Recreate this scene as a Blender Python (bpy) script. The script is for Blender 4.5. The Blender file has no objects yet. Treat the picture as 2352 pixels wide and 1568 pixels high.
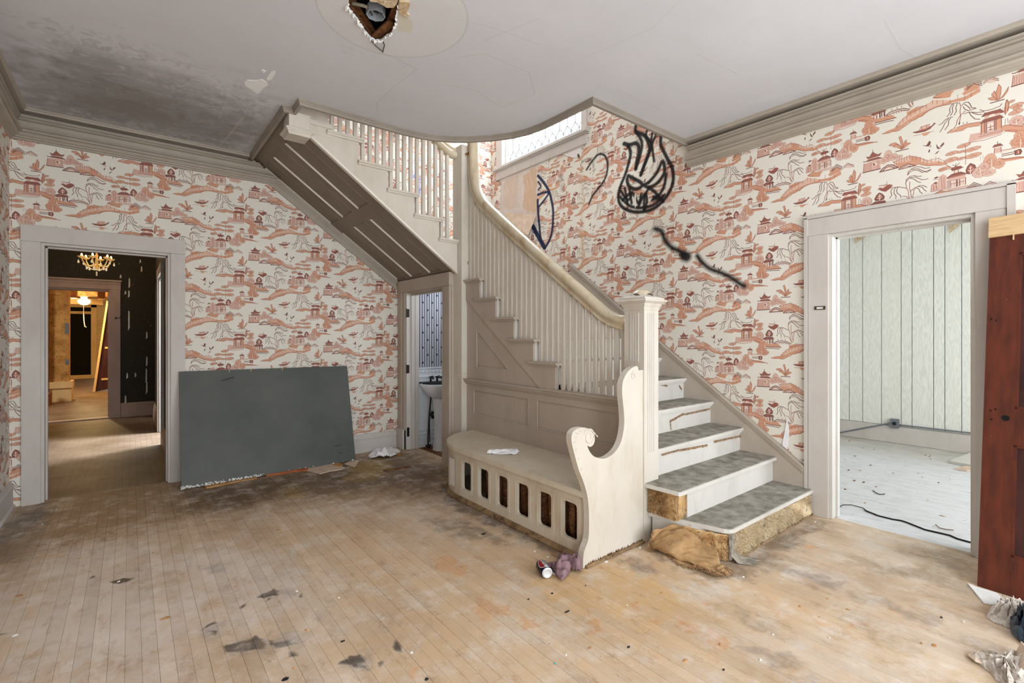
import bpy, bmesh, math, random
import numpy as np
from mathutils import Vector, Matrix
from mathutils.geometry import tessellate_polygon
random.seed(7)
C = bpy.context.scene.collection
SC = bpy.context.scene
# ================================================================ camera
F_PX, YAW, V0, CX, EYE = 1098.0, 0.6744, 768.0, 1176.0, 1.40
cam = bpy.data.cameras.new('camera'); co = bpy.data.objects.new('camera', cam); C.objects.link(co)
co.location = (0, 0, EYE); co.rotation_euler = (math.pi/2, 0, -YAW)
cam.sensor_width = 36; cam.lens = 36*F_PX/2352; cam.shift_y = -(784-V0)/2352; cam.clip_start = .02; cam.clip_end = 200
SC.camera = co
# ================================================================ light and exposure
SC.view_settings.view_transform = 'Standard'; SC.view_settings.look = 'None'
SC.view_settings.gamma = 1; SC.view_settings.use_curve_mapping = False
SC.view_settings.exposure = 0.38
SC.cycles.use_denoising = True
SC.cycles.max_bounces = 7; SC.cycles.diffuse_bounces = 4; SC.cycles.glossy_bounces = 3; SC.cycles.transmission_bounces = 4
SC.cycles.sample_clamp_indirect = 6
wd = bpy.data.worlds.new('sky'); SC.world = wd; wd.use_nodes = True
wb = wd.node_tree.nodes['Background']; wb.inputs[0].default_value = (.86, .94, 1, 1); wb.inputs[1].default_value = 1.5
def area(name, loc, target, sx, sy, power, col):
    l = bpy.data.lights.new(name, 'AREA'); l.shape = 'RECTANGLE'; l.size = sx; l.size_y = sy; l.energy = power; l.color = col
    o = bpy.data.objects.new(name, l); C.objects.link(o); o.location = loc
    o.rotation_euler = (Vector(target)-Vector(loc)).to_track_quat('-Z', 'Y').to_euler(); return o
def bulb(name, loc, power, col, r=.05):
    l = bpy.data.lights.new(name, 'POINT'); l.energy = power; l.color = col; l.shadow_soft_size = r
    o = bpy.data.objects.new(name, l); C.objects.link(o); o.location = loc; return o
# daylight through the front windows and open front door behind the camera
area('front_window_daylight', (2.6, -1.92, 1.75), (2.6, 3, 2.3), 2.6, 2.1, 80, (.91, .955, 1))
area('front_door_daylight', (.2, -1.92, 1.3), (.6, 3, 2.3), 1.1, 2.3, 52, (.91, .955, 1))
# daylight through the leaded stair window; added fill lamp in the unseen upper hall
area('stair_window_daylight', (4.35, 4.65, 4.55), (2.6, 4.3, 2.6), 1.6, 1.4, 110, (.90, .95, 1))
area('upper_hall_fill', (1.8, 1.0, 5.3), (3.2, 4.6, 3.0), 1.6, 1.6, 60, (.92, .96, 1))
# side rooms
area('side_room_daylight', (5.6, -1.75, 1.7), (6.0, 2.2, .6), 2.4, 1.8, 62, (.93, .97, 1))
area('hall_side_daylight', (1.9, 8.2, 2.0), (-.5, 8.35, 0), .7, 1.0, 260, (.85, .93, 1))
area('back_room_daylight', (-2.9, 11.75, 1.9), (-.6, 11.6, 0), .6, .8, 45, (1, .93, .84))
bulb('back_room_lamp', (-1.12, 15.0, 2.1), 130, (1, .72, .33), .09)
bulb('chandelier_lamp', (-.36, 9.1, 2.72), 10, (1, .62, .3), .08)
bulb('powder_room_lamp', (3.3, 4.9, 1.9), 9, (.86, .92, 1), .1)
# ================================================================ projection helpers: a photograph pixel onto a real plane
FW = np.array([math.sin(YAW), math.cos(YAW), 0]); RT = np.array([math.cos(YAW), -math.sin(YAW), 0]); UP = np.array([0, 0, 1.])
EY = np.array([0, 0, EYE])
def on(ax, val, u, v):
    d = FW*F_PX+RT*(u-CX)+UP*(V0-v); t = (val-EY[ax])/d[ax]; return EY+t*d
def fx(val, u, v): p = on(0, val, u, v); return float(p[1]), float(p[2])      # plane X=val -> (Y,Z)
def fy(val, u, v): p = on(1, val, u, v); return float(p[0]), float(p[2])      # plane Y=val -> (X,Z)
def fz(val, u, v): p = on(2, val, u, v); return float(p[0]), float(p[1])      # plane Z=val -> (X,Y)
# ================================================================ raster for flat print, stains and paint
class Ras:
    def __init__(s, x0, y0, w, h, res):
        s.x0, s.y0, s.res = x0, y0, res; s.W, s.H = int(round(w/res/2))*2, int(round(h/res/2))*2
        s.a = np.zeros((s.H, s.W, 4), np.float32); s.w, s.h = w, h
    def _box(s, pts, pad):
        xs = [(p[0]-s.x0)/s.res for p in pts]; ys = [(p[1]-s.y0)/s.res for p in pts]
        i0, i1 = max(0, int(min(xs)-pad)), min(s.W, int(max(xs)+pad)+2); j0, j1 = max(0, int(min(ys)-pad)), min(s.H, int(max(ys)+pad)+2)
        if i1 <= i0 or j1 <= j0: return None
        return xs, ys, i0, i1, j0, j1
    def _put(s, i0, i1, j0, j1, m, col):
        A = s.a[j0:j1, i0:i1]; m = m[..., None]; oa = A[..., 3:4]
        na = m+oa*(1-m); rgb = (np.array(col, np.float32)*m+A[..., :3]*oa*(1-m))/np.maximum(na, 1e-5)
        A[..., :3] = np.where(na > 1e-5, rgb, 0); A[..., 3:4] = na
    def poly(s, col, al, pts, soft=0, rag=0, seed=0):
        b = s._box(pts, 2+(soft+rag*1.6)/s.res)
        if b is None: return
        xs, ys, i0, i1, j0, j1 = b
        X, Y = np.meshgrid(np.arange(i0, i1)+.5, np.arange(j0, j1)+.5)
        if rag:
            X = X+rag/s.res*(vnoise(X, Y, 14, seed)*1.3+.6*vnoise(X, Y, 5, seed+5)); Y = Y+rag/s.res*(vnoise(X, Y, 14, seed+9)*1.3+.6*vnoise(X, Y, 5, seed+15))
        if soft:
            d = np.full(X.shape, 1e9, np.float32)
        ins = np.zeros(X.shape, bool); n = len(xs)
        for k in range(n):
            ax, ay, bx, by = xs[k], ys[k], xs[(k+1) % n], ys[(k+1) % n]
            if ay != by:
                c = ((Y > ay) != (Y > by)) & (X < (bx-ax)*(Y-ay)/(by-ay)+ax); ins ^= c
            if soft:
                L = (bx-ax)**2+(by-ay)**2+1e-6; t = np.clip(((X-ax)*(bx-ax)+(Y-ay)*(by-ay))/L, 0, 1)
                d = np.minimum(d, np.hypot(X-ax-t*(bx-ax), Y-ay-t*(by-ay)))
        if soft: m = np.clip(.5+np.where(ins, d, -d)*s.res/soft, 0, 1).astype(np.float32)*al
        else: m = ins.astype(np.float32)*al
        s._put(i0, i1, j0, j1, m, col)
    def line(s, col, al, w, pts, soft=0):
        r = w/2/s.res; sf = max(soft/s.res, .7); b = s._box(pts, r+sf+1)
        if b is None: return
        xs, ys, i0, i1, j0, j1 = b; M = np.zeros((j1-j0, i1-i0), np.float32)
        for k in range(len(xs)-1):
            ax, ay, bx, by = xs[k], ys[k], xs[k+1], ys[k+1]; q = r+sf+1
            a0, a1 = max(i0, int(min(ax, bx)-q)), min(i1, int(max(ax, bx)+q)+2); c0, c1 = max(j0, int(min(ay, by)-q)), min(j1, int(max(ay, by)+q)+2)
            if a1 <= a0 or c1 <= c0: continue
            X, Y = np.meshgrid(np.arange(a0, a1)+.5, np.arange(c0, c1)+.5)
            L = (bx-ax)**2+(by-ay)**2+1e-6; t = np.clip(((X-ax)*(bx-ax)+(Y-ay)*(by-ay))/L, 0, 1)
            d = np.hypot(X-ax-t*(bx-ax), Y-ay-t*(by-ay)); m = np.clip((r+sf/2-d)/sf, 0, 1)
            V = M[c0-j0:c1-j0, a0-i0:a1-i0]; np.maximum(V, m, out=V)
        s._put(i0, i1, j0, j1, M*al, col)
    def down(s):
        p = s.a.copy(); p[..., :3] *= p[..., 3:4]; p = (p[0::2, 0::2]+p[1::2, 0::2]+p[0::2, 1::2]+p[1::2, 1::2])/4
        p[..., :3] /= np.maximum(p[..., 3:4], 1e-5); s.a = p; s.H, s.W = s.a.shape[:2]
    def image(s, name, bg=(.06, .06, .07)):
        s.a[..., :3] = np.where(s.a[..., 3:4] < 1e-4, np.array(bg, np.float32), s.a[..., :3])
        im = bpy.data.images.new(name, s.W, s.H, alpha=True); im.alpha_mode = 'STRAIGHT'
        im.pixels.foreach_set(np.ascontiguousarray(s.a, np.float32).ravel()); im.update(); im.pack(); return im
_vn = np.random.RandomState(3).rand(256, 256).astype(np.float32)*2-1
def vnoise(X, Y, sc, seed):
    x, y = X/sc+seed*17.3, Y/sc+seed*7.7; xi, yi = np.floor(x).astype(int), np.floor(y).astype(int); fx_, fy_ = x-xi, y-yi
    fx_, fy_ = fx_*fx_*(3-2*fx_), fy_*fy_*(3-2*fy_); g = lambda i, j: _vn[i % 256, j % 256]
    return (g(xi, yi)*(1-fx_)+g(xi+1, yi)*fx_)*(1-fy_)+(g(xi, yi+1)*(1-fx_)+g(xi+1, yi+1)*fx_)*fy_
# ---------------------------------------------------------------- wallpaper motifs (traced on the back wall)
DK=(.40,.165,.125); MD=(.57,.29,.23); TN=(.80,.575,.455); PK=(.82,.665,.605); LT=(.90,.82,.76)
MOT=[]
def PG(c,*p,a=1.): MOT.append(('p',c,a,[(p[i],p[i+1]) for i in range(0,len(p),2)]))
def LN(c,w,*p,a=1.): MOT.append(('l',c,a,[(p[i],p[i+1]) for i in range(0,len(p),2)],w))
def BL(c,x,y,rx,ry,n=9,a=.9,ol=DK):
    # scalloped foliage clump with an outline
    pts=[]
    for i in range(n*6):
        t=i/(n*6)*6.28318; r=1+.14*abs(math.sin(t*n/2))
        pts+= [x+rx*r*math.cos(t), y+ry*r*math.sin(t)]
    PG(c,*pts,a=a)
    if ol: LN(ol,3.5,*(pts+pts[:2]),a=.55)
    for k in range(int(max(2,rx*ry/260))):
        t=k*2.4; r=.55*math.sqrt((k%5+.5)/5)
        LN(MD,3,x+rx*r*math.cos(t)-7,y+ry*r*math.sin(t)+3,x+rx*r*math.cos(t),y+ry*r*math.sin(t)-4,x+rx*r*math.cos(t)+7,y+ry*r*math.sin(t)+3,a=.6)
def trace_paper():
    # pagoda on the left
    PG(PK,130,240,370,245,385,400,115,385); LN(MD,5,130,240,115,385,380,402)
    PG(MD,265,80,300,130,345,160,397,152,375,190,190,186,166,138,215,155,240,120)
    LN(DK,5,265,58,265,90,300,130,345,160,397,150); LN(DK,5,265,90,240,122,213,156,163,136)
    PG(MD,205,193,350,200,402,243,170,225); LN(DK,8,120,205,150,215,205,200,350,208,402,240)
    PG(LT,262,280,290,270,320,285,345,330,300,325,265,330); PG(DK,270,285,285,280,300,300,292,325,276,318)
    for x in (140,165,195,220,240,335,355): LN(MD,3,x,262,x+6,300,x-4,340,x+5,380,a=.7)
    LN(DK,10,112,387,378,404)
    BL(PK,490,240,55,85,11,ol=MD); BL(PK,560,280,60,50,9,ol=MD); BL(PK,640,310,50,28,7,ol=MD); BL(PK,430,290,50,50,7,ol=MD)
    # little plant above
    for p in ((680,200,670,120,655,40,640,0,670,-10,690,60,700,120,690,200),(680,200,620,130,560,100,505,80,520,60,590,60,640,110,680,170),
              (685,200,700,150,740,120,800,150,760,170,715,195),(675,200,610,140,560,120,610,90,660,140),(690,195,720,90,750,80,740,130,705,180)):
        PG(TN,*p); LN(MD,4,*(p+p[:2]))
    LN(DK,9,600,208,680,216,770,224)
    # hills under the pagoda, long fenced bank
    PG(TN,560,360,640,355,790,340,870,385,930,420,1010,495,1150,545,1250,615,1180,615,1100,590,1030,575,960,540,900,500,860,520,640,470,600,420)
    PG(LT,570,355,790,345,800,420,600,400,a=.55); PG(LT,930,420,1010,495,1150,505,1140,560,1020,540,920,470,a=.55)
    LN(MD,4,560,358,640,352,785,340,800,350,870,385,930,425,1010,495,1145,505,1245,600); LN(MD,5,640,470,860,520,900,505,960,545,1030,578,1100,592,1180,620,1250,620)
    for x,y in ((580,358),(610,356),(645,354),(680,350),(715,347),(750,343),(785,335),(830,365),(870,380),(925,415),(970,455),(1010,490),(1060,490),(1115,480),(1150,510)): LN(MD,4,x,y-12,x,y+58,a=.75)
    PG(LT,370,455,430,405,490,380,560,400,640,470); LN(DK,10,370,458,420,410,490,382,555,402,635,470,370,458); LN(DK,8,410,455,450,420,500,410,545,430,590,462)
    PG(LT,645,495,700,465,770,460,860,515,650,508); LN(DK,8,642,500,700,466,770,460,862,517,642,505); LN(DK,6,690,495,740,480,800,505)
    # birds
    PG(DK,945,240,1000,262,1040,205,1058,240,1045,265,1065,300,1045,310,1030,290,985,268); PG(DK,1040,330,1048,360,1030,388,1022,360)
    PG(DK,1120,285,1140,330,1150,350,1205,295,1215,325,1180,355,1165,375,1140,370,1125,345); PG(DK,1160,395,1135,425,1095,440,1130,405)
    PG(LT,1030,270,1055,285,1050,305,1035,295); PG(LT,1145,340,1175,345,1165,368)
    # pavilion, upper right, and its bank
    PG(TN,1250,180,1290,150,1330,165,1380,145,1450,140,1520,155,1610,175,1600,220,1500,205,1470,190,1420,215,1330,195); LN(DK,4,1245,182,1290,150,1380,145,1450,140,1610,176); LN(MD,4,1250,185,1420,215,1470,192,1600,225)
    PG(MD,1650,75,1790,90,1840,150,1620,115); PG(MD,1620,170,1640,155,1800,165,1835,215,1600,200); LN(DK,6,1600,10,1640,45,1720,60,1800,55,1815,30); LN(DK,6,1650,75,1620,115,1840,150,1795,90); LN(DK,5,1600,200,1835,216)
    for x in range(1645,1830,22): LN(DK,3,x+6,82,x-4,120,a=.7); LN(DK,3,x,168,x-6,205,a=.7)
    PG(PK,1645,118,1800,140,1800,160,1645,150); PG(LT,1690,140,1700,122,1745,126,1750,158,1690,152)
    PG(TN,1612,205,1650,208,1650,345,1612,338); PG(TN,1760,215,1810,215,1812,360,1760,355)
    PG(PK,1650,208,1760,215,1760,355,1650,345); PG(LT,1675,240,1700,222,1735,240,1735,330,1675,325)
    for x in (1612,1650,1665,1745,1760,1812): LN(DK,5,x,205,x,350)
    LN(DK,5,1680,285,1735,290); LN(DK,4,1706,260,1706,330); LN(DK,5,1690,320,1725,322)
    PG(PK,1500,300,1610,320,1610,345,1820,365,1820,420,1480,410); LN(MD,4,1600,350,1830,372); LN(MD,4,1590,375,1825,392); LN(MD,5,1480,410,1650,438,1810,430)
    PG(TN,1820,350,1900,352,1990,400,2060,460,2030,520,1990,500,1950,465,1850,410); LN(MD,5,1820,350,1900,350,1990,400,2060,450); LN(MD,4,1830,415,1870,405,1900,425,1950,450,1965,470)
    # dark round tree beside the pavilion
    PG(TN,1830,130,1850,40,1862,0,1885,60,1880,140,1850,200); LN(DK,5,1845,180,1850,40,1862,0,1885,55,1870,150)
    BL(TN,1950,115,60,26,8); BL(TN,1960,150,40,20,7); BL(TN,1945,200,62,28,8); BL(TN,1905,45,30,16,6)
    LN(MD,4,1850,245,1845,320); LN(MD,4,1870,245,1875,310)
    BL(PK,1960,330,60,58,9,ol=MD)
    # small sail boat
    PG(MD,2100,165,2150,150,2240,150,2280,175,2250,215,2195,245,2140,215); PG(LT,2110,150,2170,125,2200,160,2160,180); LN(DK,6,2110,130,2150,132); LN(DK,6,2160,145,2205,135); LN(MD,4,2208,95,2210,150); LN(DK,5,2095,180,2180,205,2285,205)
    # dark tree and open hut (lower left)
    PG(MD,365,795,410,830,435,875,425,915,370,915,310,900,298,880,330,820); LN(DK,11,370,915,310,905,298,878,330,822,365,797,408,830,436,875,425,912,372,918)
    LN(LT,7,368,820,368,915); LN(LT,6,335,870,368,895,400,865); LN(LT,6,345,840,368,860,392,835)
    BL(PK,165,880,72,62,10,ol=MD); LN(LT,5,165,860,165,940)
    PG(MD,235,960,300,925,440,940,465,968,430,975,270,985); LN(DK,9,235,962,300,928,445,942); LN(DK,7,270,985,365,970,465,968)
    PG(PK,275,985,345,975,350,1055,280,1055); PG(LT,290,1000,318,998,318,1055,290,1055); PG(LT,330,998,352,992,352,1050,332,1050)
    LN(DK,7,325,1000,325,1055); LN(DK,13,372,975,375,1050); LN(DK,9,400,970,402,1045); LN(DK,14,438,970,440,1050); LN(DK,7,282,1015,282,1055)
    PG(TN,0,905,70,905,160,950,240,975,280,1040,350,1060,545,1068,605,1135,470,1130,300,1110,250,1060,180,1020,90,985,0,960); LN(MD,5,0,905,70,905,150,950,240,985); LN(MD,4,0,965,60,985,120,995,180,1025)
    LN(DK,8,290,1112,400,1125,480,1128,605,1136); LN(DK,8,290,1142,430,1150,570,1165)
    BL(TN,200,1100,58,62,10,ol=MD); BL(TN,185,1175,85,55,11,ol=MD); BL(TN,260,1235,80,42,9,ol=MD); LN(LT,5,200,1090,195,1240)
    # arched bridge with posts
    LN(DK,9,460,1050,520,1020,610,1018,700,1030,790,1078); LN(MD,9,470,1062,560,1045,680,1050,770,1090)
    for x,y in ((545,990),(620,990),(680,995)): LN(DK,7,x,y-6,x,y+6)
    for x in range(575,730,34): LN(DK,6,x,1062,x+3,1074)
    # willow 1
    for p in ((760,630,770,580,820,545,880,540,930,560,985,600,1045,610),(760,630,790,590,850,580,900,600,950,650,1050,640),(815,560,890,570,950,620,1010,665,1060,640),
              (740,740,745,690,790,660,850,665,890,690,940,700),(745,720,790,680,860,690,910,730,950,760,1020,765),(800,690,850,720,880,760,930,795),
              (515,920,545,880,530,820,545,780,590,768,640,775,690,800,750,830),(600,950,605,910,575,860,580,800,600,775),(675,950,660,910,620,870,612,820,630,778),
              (850,880,870,850,920,835,965,850,1005,885),(900,845,950,870,970,910,1000,945),(880,860,910,890,920,930,950,965)):
        LN(DK,6.5,*p)
    for p in ((735,740,745,820,770,880,775,960,790,1010,820,1060),(790,740,785,830,800,900,810,980,835,1040),(830,870,845,900,830,960,830,1010),(690,935,740,950,770,990,800,1060),(800,900,815,870,860,850)): LN(MD,6,*p)
    # bank below the willow with zig-zag fence
    PG(TN,405,1325,500,1300,590,1295,640,1240,700,1195,760,1165,745,1110,850,1085,970,1105,1080,1060,1190,1100,1300,1150,1440,1160,1590,1110,1605,1160,1440,1215,1330,1190,1220,1190,1120,1180,1030,1200,960,1240,870,1260,790,1275,700,1320,640,1350,500,1345)
    PG(LT,620,1265,700,1200,860,1150,1000,1100,1080,1062,1200,1105,1300,1150,1200,1160,1050,1170,900,1195,780,1230,660,1290,a=.55)
    LN(MD,6,405,1330,500,1345,570,1335,600,1355,660,1352,700,1325,740,1310,790,1290,800,1270,870,1262,900,1240,950,1245,970,1215,1030,1195,1120,1180,1200,1185,1320,1205)
    LN(DK,5,860,1080,930,1090,990,1105); LN(MD,4,590,1295,640,1240,700,1190,800,1130,900,1120,1000,1095)
    for x,y in ((620,1262),(655,1235),(700,1185),(750,1165),(800,1130),(860,1110),(920,1120),(1000,1085),(1075,1045),(1130,1075),(1200,1110),(1280,1130),(1365,1095),(1440,1140),(1510,1130),(1600,1090)): LN(MD,4,x,y,x,y+62,a=.75)
    # centre temple
    PG(MD,1290,700,1340,690,1400,700,1420,735,1380,745,1300,745); LN(DK,6,1275,705,1320,725,1400,715,1425,730); LN(DK,5,1310,660,1345,690,1385,655); LN(DK,4,1345,650,1345,700)
    PG(LT,1310,748,1390,748,1390,790,1310,790); LN(DK,4,1330,750,1330,785); LN(DK,4,1372,750,1372,785)
    PG(MD,1290,790,1400,785,1455,830,1240,830); LN(DK,8,1240,828,1300,790,1400,788,1458,828); PG(PK,1250,835,1450,835,1450,875,1250,872); LN(MD,5,1250,835,1450,835); LN(MD,5,1245,878,1455,880)
    PG(LT,1258,885,1450,885,1450,975,1258,975)
    for x in (1258,1280,1350,1362,1385,1450): LN(DK,6,x,885,x,975)
    LN(MD,4,1280,925,1440,925); LN(MD,3,1300,900,1300,970); LN(MD,3,1325,900,1325,970); LN(MD,3,1400,900,1400,970); LN(MD,3,1425,900,1425,970)
    PG(LT,1250,980,1470,985,1480,1030,1260,1020); LN(MD,4,1250,990,1480,1000); LN(MD,4,1255,1010,1480,1025)
    PG(PK,1055,970,1060,870,1110,840,1140,850,1150,780,1200,750,1240,790,1245,975); LN(MD,4,1055,970,1062,875,1105,845); LN(MD,4,1060,970,1245,978)
    PG(DK,1090,775,1130,765,1150,785,1110,795); PG(DK,1090,850,1120,840,1135,865,1100,868); LN(MD,4,1080,800,1140,810); LN(MD,5,1090,885,1090,960); LN(MD,5,1120,885,1125,950); LN(MD,4,1180,780,1190,960,a=.7); LN(MD,4,1210,800,1215,960,a=.7)
    PG(TN,1080,1020,1180,985,1260,1010,1330,1030,1300,1050,1280,1100,1210,1085,1140,1060,1090,1040); LN(DK,5,1080,1022,1150,990,1190,985); LN(DK,4,1090,1030,1140,1050,1180,1055)
    PG(TN,1430,1040,1550,1025,1600,1060,1590,1110,1440,1140,1410,1110,1440,1080)
    for dy in (0,22,44): LN(DK,7,1465,1028+dy,1540,975+dy,1620,1040+dy)
    for dy in (0,22): LN(DK,6,1635,1050+dy,1700,1008+dy,1785,1070+dy)
    PG(PK,1640,1055,1705,1015,1780,1070,1760,1095,1700,1090,a=.6)
    # dark leaf tree beside the temple
    PG(MD,1500,705,1545,740,1560,790,1540,830,1500,845,1465,830,1458,780,1475,735); LN(DK,9,1500,845,1465,830,1458,780,1475,735,1502,705,1545,740,1560,790,1540,830,1502,845); LN(LT,7,1503,740,1503,845); LN(LT,6,1478,790,1503,815,1535,785); LN(LT,5,1488,760,1503,775,1522,755)
    BL(PK,1600,850,75,70,10,ol=MD); BL(PK,1690,890,62,42,9,ol=MD); BL(TN,1700,740,60,90,12,ol=MD); BL(TN,1790,800,52,62,10,ol=MD); BL(PK,1640,800,50,60,8,ol=MD)
    LN(LT,6,1600,800,1612,900); LN(LT,6,1715,720,1720,850)
    # pine clouds
    for x,y,rx,ry in ((1430,430,68,26),(1300,490,66,24),(1400,505,40,16),(1520,515,84,26),(1290,580,72,30),(1400,600,44,18),(1530,605,80,30),(1215,680,64,24),(1180,690,30,20)): BL(TN,x,y,rx,ry,9)
    LN(MD,4,1450,440,1450,700); LN(MD,5,1225,620,1290,690,1320,700); LN(MD,3,1605,640,1605,700,a=.7); LN(MD,3,1630,640,1630,690,a=.7)
    # small tower and jetty
    LN(DK,5,1775,510,1775,545); PG(MD,1745,545,1800,545,1825,580,1728,572); LN(DK,6,1728,570,1745,545,1800,545,1825,582); PG(PK,1745,585,1808,590,1808,660,1740,655); LN(MD,5,1745,585,1740,655); LN(MD,5,1808,590,1808,660)
    PG(LT,1810,640,1930,650,1990,645,1960,670,1810,680); LN(MD,5,1810,640,1930,655,1990,655); LN(DK,7,1815,690,1835,695,1935,700); LN(DK,7,1815,715,1940,725)
    PG(MD,1935,690,1985,685,2000,720,1985,748,1940,740); LN(DK,8,1935,690,1985,686,1998,720,1985,750,1940,742,1935,692); LN(LT,5,1965,700,1968,735)
    PG(TN,1810,755,1960,775,2095,820,1900,805,1800,790); LN(MD,5,1810,755,1960,775,2095,822); LN(MD,4,1830,765,2090,815)
    BL(TN,1990,570,75,50,10,ol=MD); BL(TN,2040,630,70,38,9,ol=MD); BL(TN,1960,620,50,36,8,ol=MD); LN(LT,5,1990,560,1985,680)
    # willow 2 and boat (bottom)
    for p in ((1245,1365,1280,1320,1275,1260,1300,1215,1340,1205,1375,1220),(1285,1365,1310,1320,1305,1260,1320,1225),(1325,1370,1350,1330,1345,1270,1360,1225),
              (1410,1270,1440,1240,1480,1250,1500,1290,1515,1340,1560,1365),(1440,1265,1470,1300,1500,1350),(1425,1290,1440,1330,1480,1370,1560,1368),
              (1150,1450,1190,1440,1220,1405,1260,1390,1310,1390),(1165,1555,1200,1500,1220,1450,1260,1400),(1220,1545,1260,1490,1265,1430,1285,1400),
              (1430,1395,1480,1390,1530,1410,1570,1430,1640,1445),(1510,1400,1540,1430,1580,1460,1620,1475),(1490,1400,1510,1450,1550,1510,1600,1530)): LN(DK,6.5,*p)
    for p in ((1385,1220,1400,1280,1390,1340,1395,1400,1360,1460,1350,1520,1320,1565),(1395,1400,1430,1370,1450,1360),(1400,1405,1390,1460,1380,1520)): LN(MD,6,*p)
    PG(DK,1385,1480,1395,1500,1385,1535,1372,1520); LN(DK,6,1425,1515,1430,1525); LN(DK,6,1465,1520,1470,1532)
    PG(MD,835,1445,870,1465,980,1478,1050,1460,1110,1410,1095,1400,1060,1430,1000,1440,900,1445); PG(PK,900,1445,925,1400,1040,1395,1050,1430,1000,1448); LN(DK,8,835,1448,880,1472,980,1482,1050,1462); LN(DK,5,1050,1460,1110,1410,1090,1398); LN(MD,4,925,1400,1045,1395); LN(MD,4,940,1400,945,1445); LN(MD,4,1000,1398,1005,1440)
    PG(TN,930,1500,1050,1510,1010,1550,970,1550); LN(MD,4,840,1505,930,1512); LN(MD,4,1020,1520,1090,1518)
    # plant on the right
    for p in ((1770,1345,1750,1280,1770,1200,1785,1140,1810,1190,1805,1280,1785,1345),(1770,1345,1710,1320,1680,1285,1740,1280,1770,1320),(1780,1345,1830,1300,1880,1215,1870,1270,1830,1330),(1770,1340,1715,1250,1745,1210,1765,1270)):
        PG(TN,*p); LN(MD,4,*(p+p[:2]))
    LN(DK,9,1705,1357,1835,1360)
# ================================================================ materials
def S(c):   # sRGB 0-255 -> linear
    return tuple(((x/255)/12.92 if x/255 <= .04045 else ((x/255+.055)/1.055)**2.4) for x in c)+(1,)
class NT:
    def __init__(s, name):
        s.m = bpy.data.materials.new(name); s.m.use_nodes = True; s.t = s.m.node_tree; s.n = s.t.nodes; s.b = s.n['Principled BSDF']; s.l = s.t.links.new
        s.b.inputs['Specular IOR Level'].default_value = .3
    def new(s, typ, **kw):
        x = s.n.new(typ)
        for k, v in kw.items(): setattr(x, k, v)
        return x
    def inp(s, node, key, v):
        if hasattr(v, 'node') or isinstance(v, bpy.types.NodeSocket): s.l(v, node.inputs[key])
        else: node.inputs[key].default_value = v
    def math(s, op, a, b=0., clamp=False):
        x = s.new('ShaderNodeMath', operation=op, use_clamp=clamp); s.inp(x, 0, a); s.inp(x, 1, b); return x.outputs[0]
    def pos(s):
        if not hasattr(s, '_p'): s._p = s.new('ShaderNodeNewGeometry').outputs['Position']
        return s._p
    def xyz(s):
        if not hasattr(s, '_x'):
            q = s.new('ShaderNodeSeparateXYZ'); s.l(s.pos(), q.inputs[0]); s._x = q.outputs
        return s._x
    def vec(s, x, y, z):
        q = s.new('ShaderNodeCombineXYZ'); s.inp(q, 0, x); s.inp(q, 1, y); s.inp(q, 2, z); return q.outputs[0]
    def scaled(s, v, sc):
        q = s.new('ShaderNodeVectorMath', operation='MULTIPLY'); s.inp(q, 0, v); q.inputs[1].default_value = sc; return q.outputs[0]
    def noise(s, vec, scale, detail=4, rough=.55):
        q = s.new('ShaderNodeTexNoise'); s.l(vec, q.inputs['Vector']); q.inputs['Scale'].default_value = scale; q.inputs['Detail'].default_value = detail; q.inputs['Roughness'].default_value = rough
        return q.outputs['Fac']
    def ramp(s, f, *st):
        q = s.new('ShaderNodeValToRGB'); s.l(f, q.inputs[0]); e = q.color_ramp.elements
        while len(e) < len(st): e.new(.5)
        for k, (p, c) in enumerate(st): e[k].position = p; e[k].color = c if len(c) == 4 else tuple(c)+(1,)
        return q.outputs[0]
    def mix(s, f, a, b, mode='MIX'):
        q = s.new('ShaderNodeMix', data_type='RGBA', blend_type=mode); s.inp(q, 0, f); s.inp(q, 6, a); s.inp(q, 7, b); return q.outputs[2]
    def bump(s, h, st, dist=.004):
        q = s.new('ShaderNodeBump'); q.inputs['Strength'].default_value = st; q.inputs['Distance'].default_value = dist; s.l(h, q.inputs['Height']); s.l(q.outputs[0], s.b.inputs['Normal'])
    def col(s, c): s.inp(s.b, 'Base Color', c)
    def rough(s, r): s.inp(s.b, 'Roughness', r)
def mixed(name, c1, c2, sc=6, rough=.6, stretch=(1, 1, 1), detail=5, lo=.35, hi=.65, c3=None, bump=.15, bsc=40, bd=.002, dots=None):
    t = NT(name); v = t.scaled(t.pos(), stretch); n = t.noise(v, sc, detail)
    c = t.ramp(n, (lo, S(c1)), (hi, S(c2)))
    if c3:
        n2 = t.noise(v, sc*3.1, 4); c = t.mix(t.ramp(n2, (.56, (0, 0, 0)), (.7, (1, 1, 1))), c, S(c3))
    if dots:
        n3 = t.noise(t.pos(), dots[0], 2); c = t.mix(t.ramp(n3, (dots[1], (0, 0, 0)), (dots[1]+.03, (1, 1, 1))), c, S(dots[2]))
    t.col(c); t.rough(rough); 
    if bump: t.bump(t.noise(v, bsc, 4), bump, bd)
    return t.m
def flat(name, c, rough=.5, metal=0., emit=None, es=1.):
    t = NT(name); t.col(S(c)); t.rough(rough); t.b.inputs['Metallic'].default_value = metal
    if emit: t.b.inputs['Emission Color'].default_value = S(emit); t.b.inputs['Emission Strength'].default_value = es
    return t.m
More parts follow.
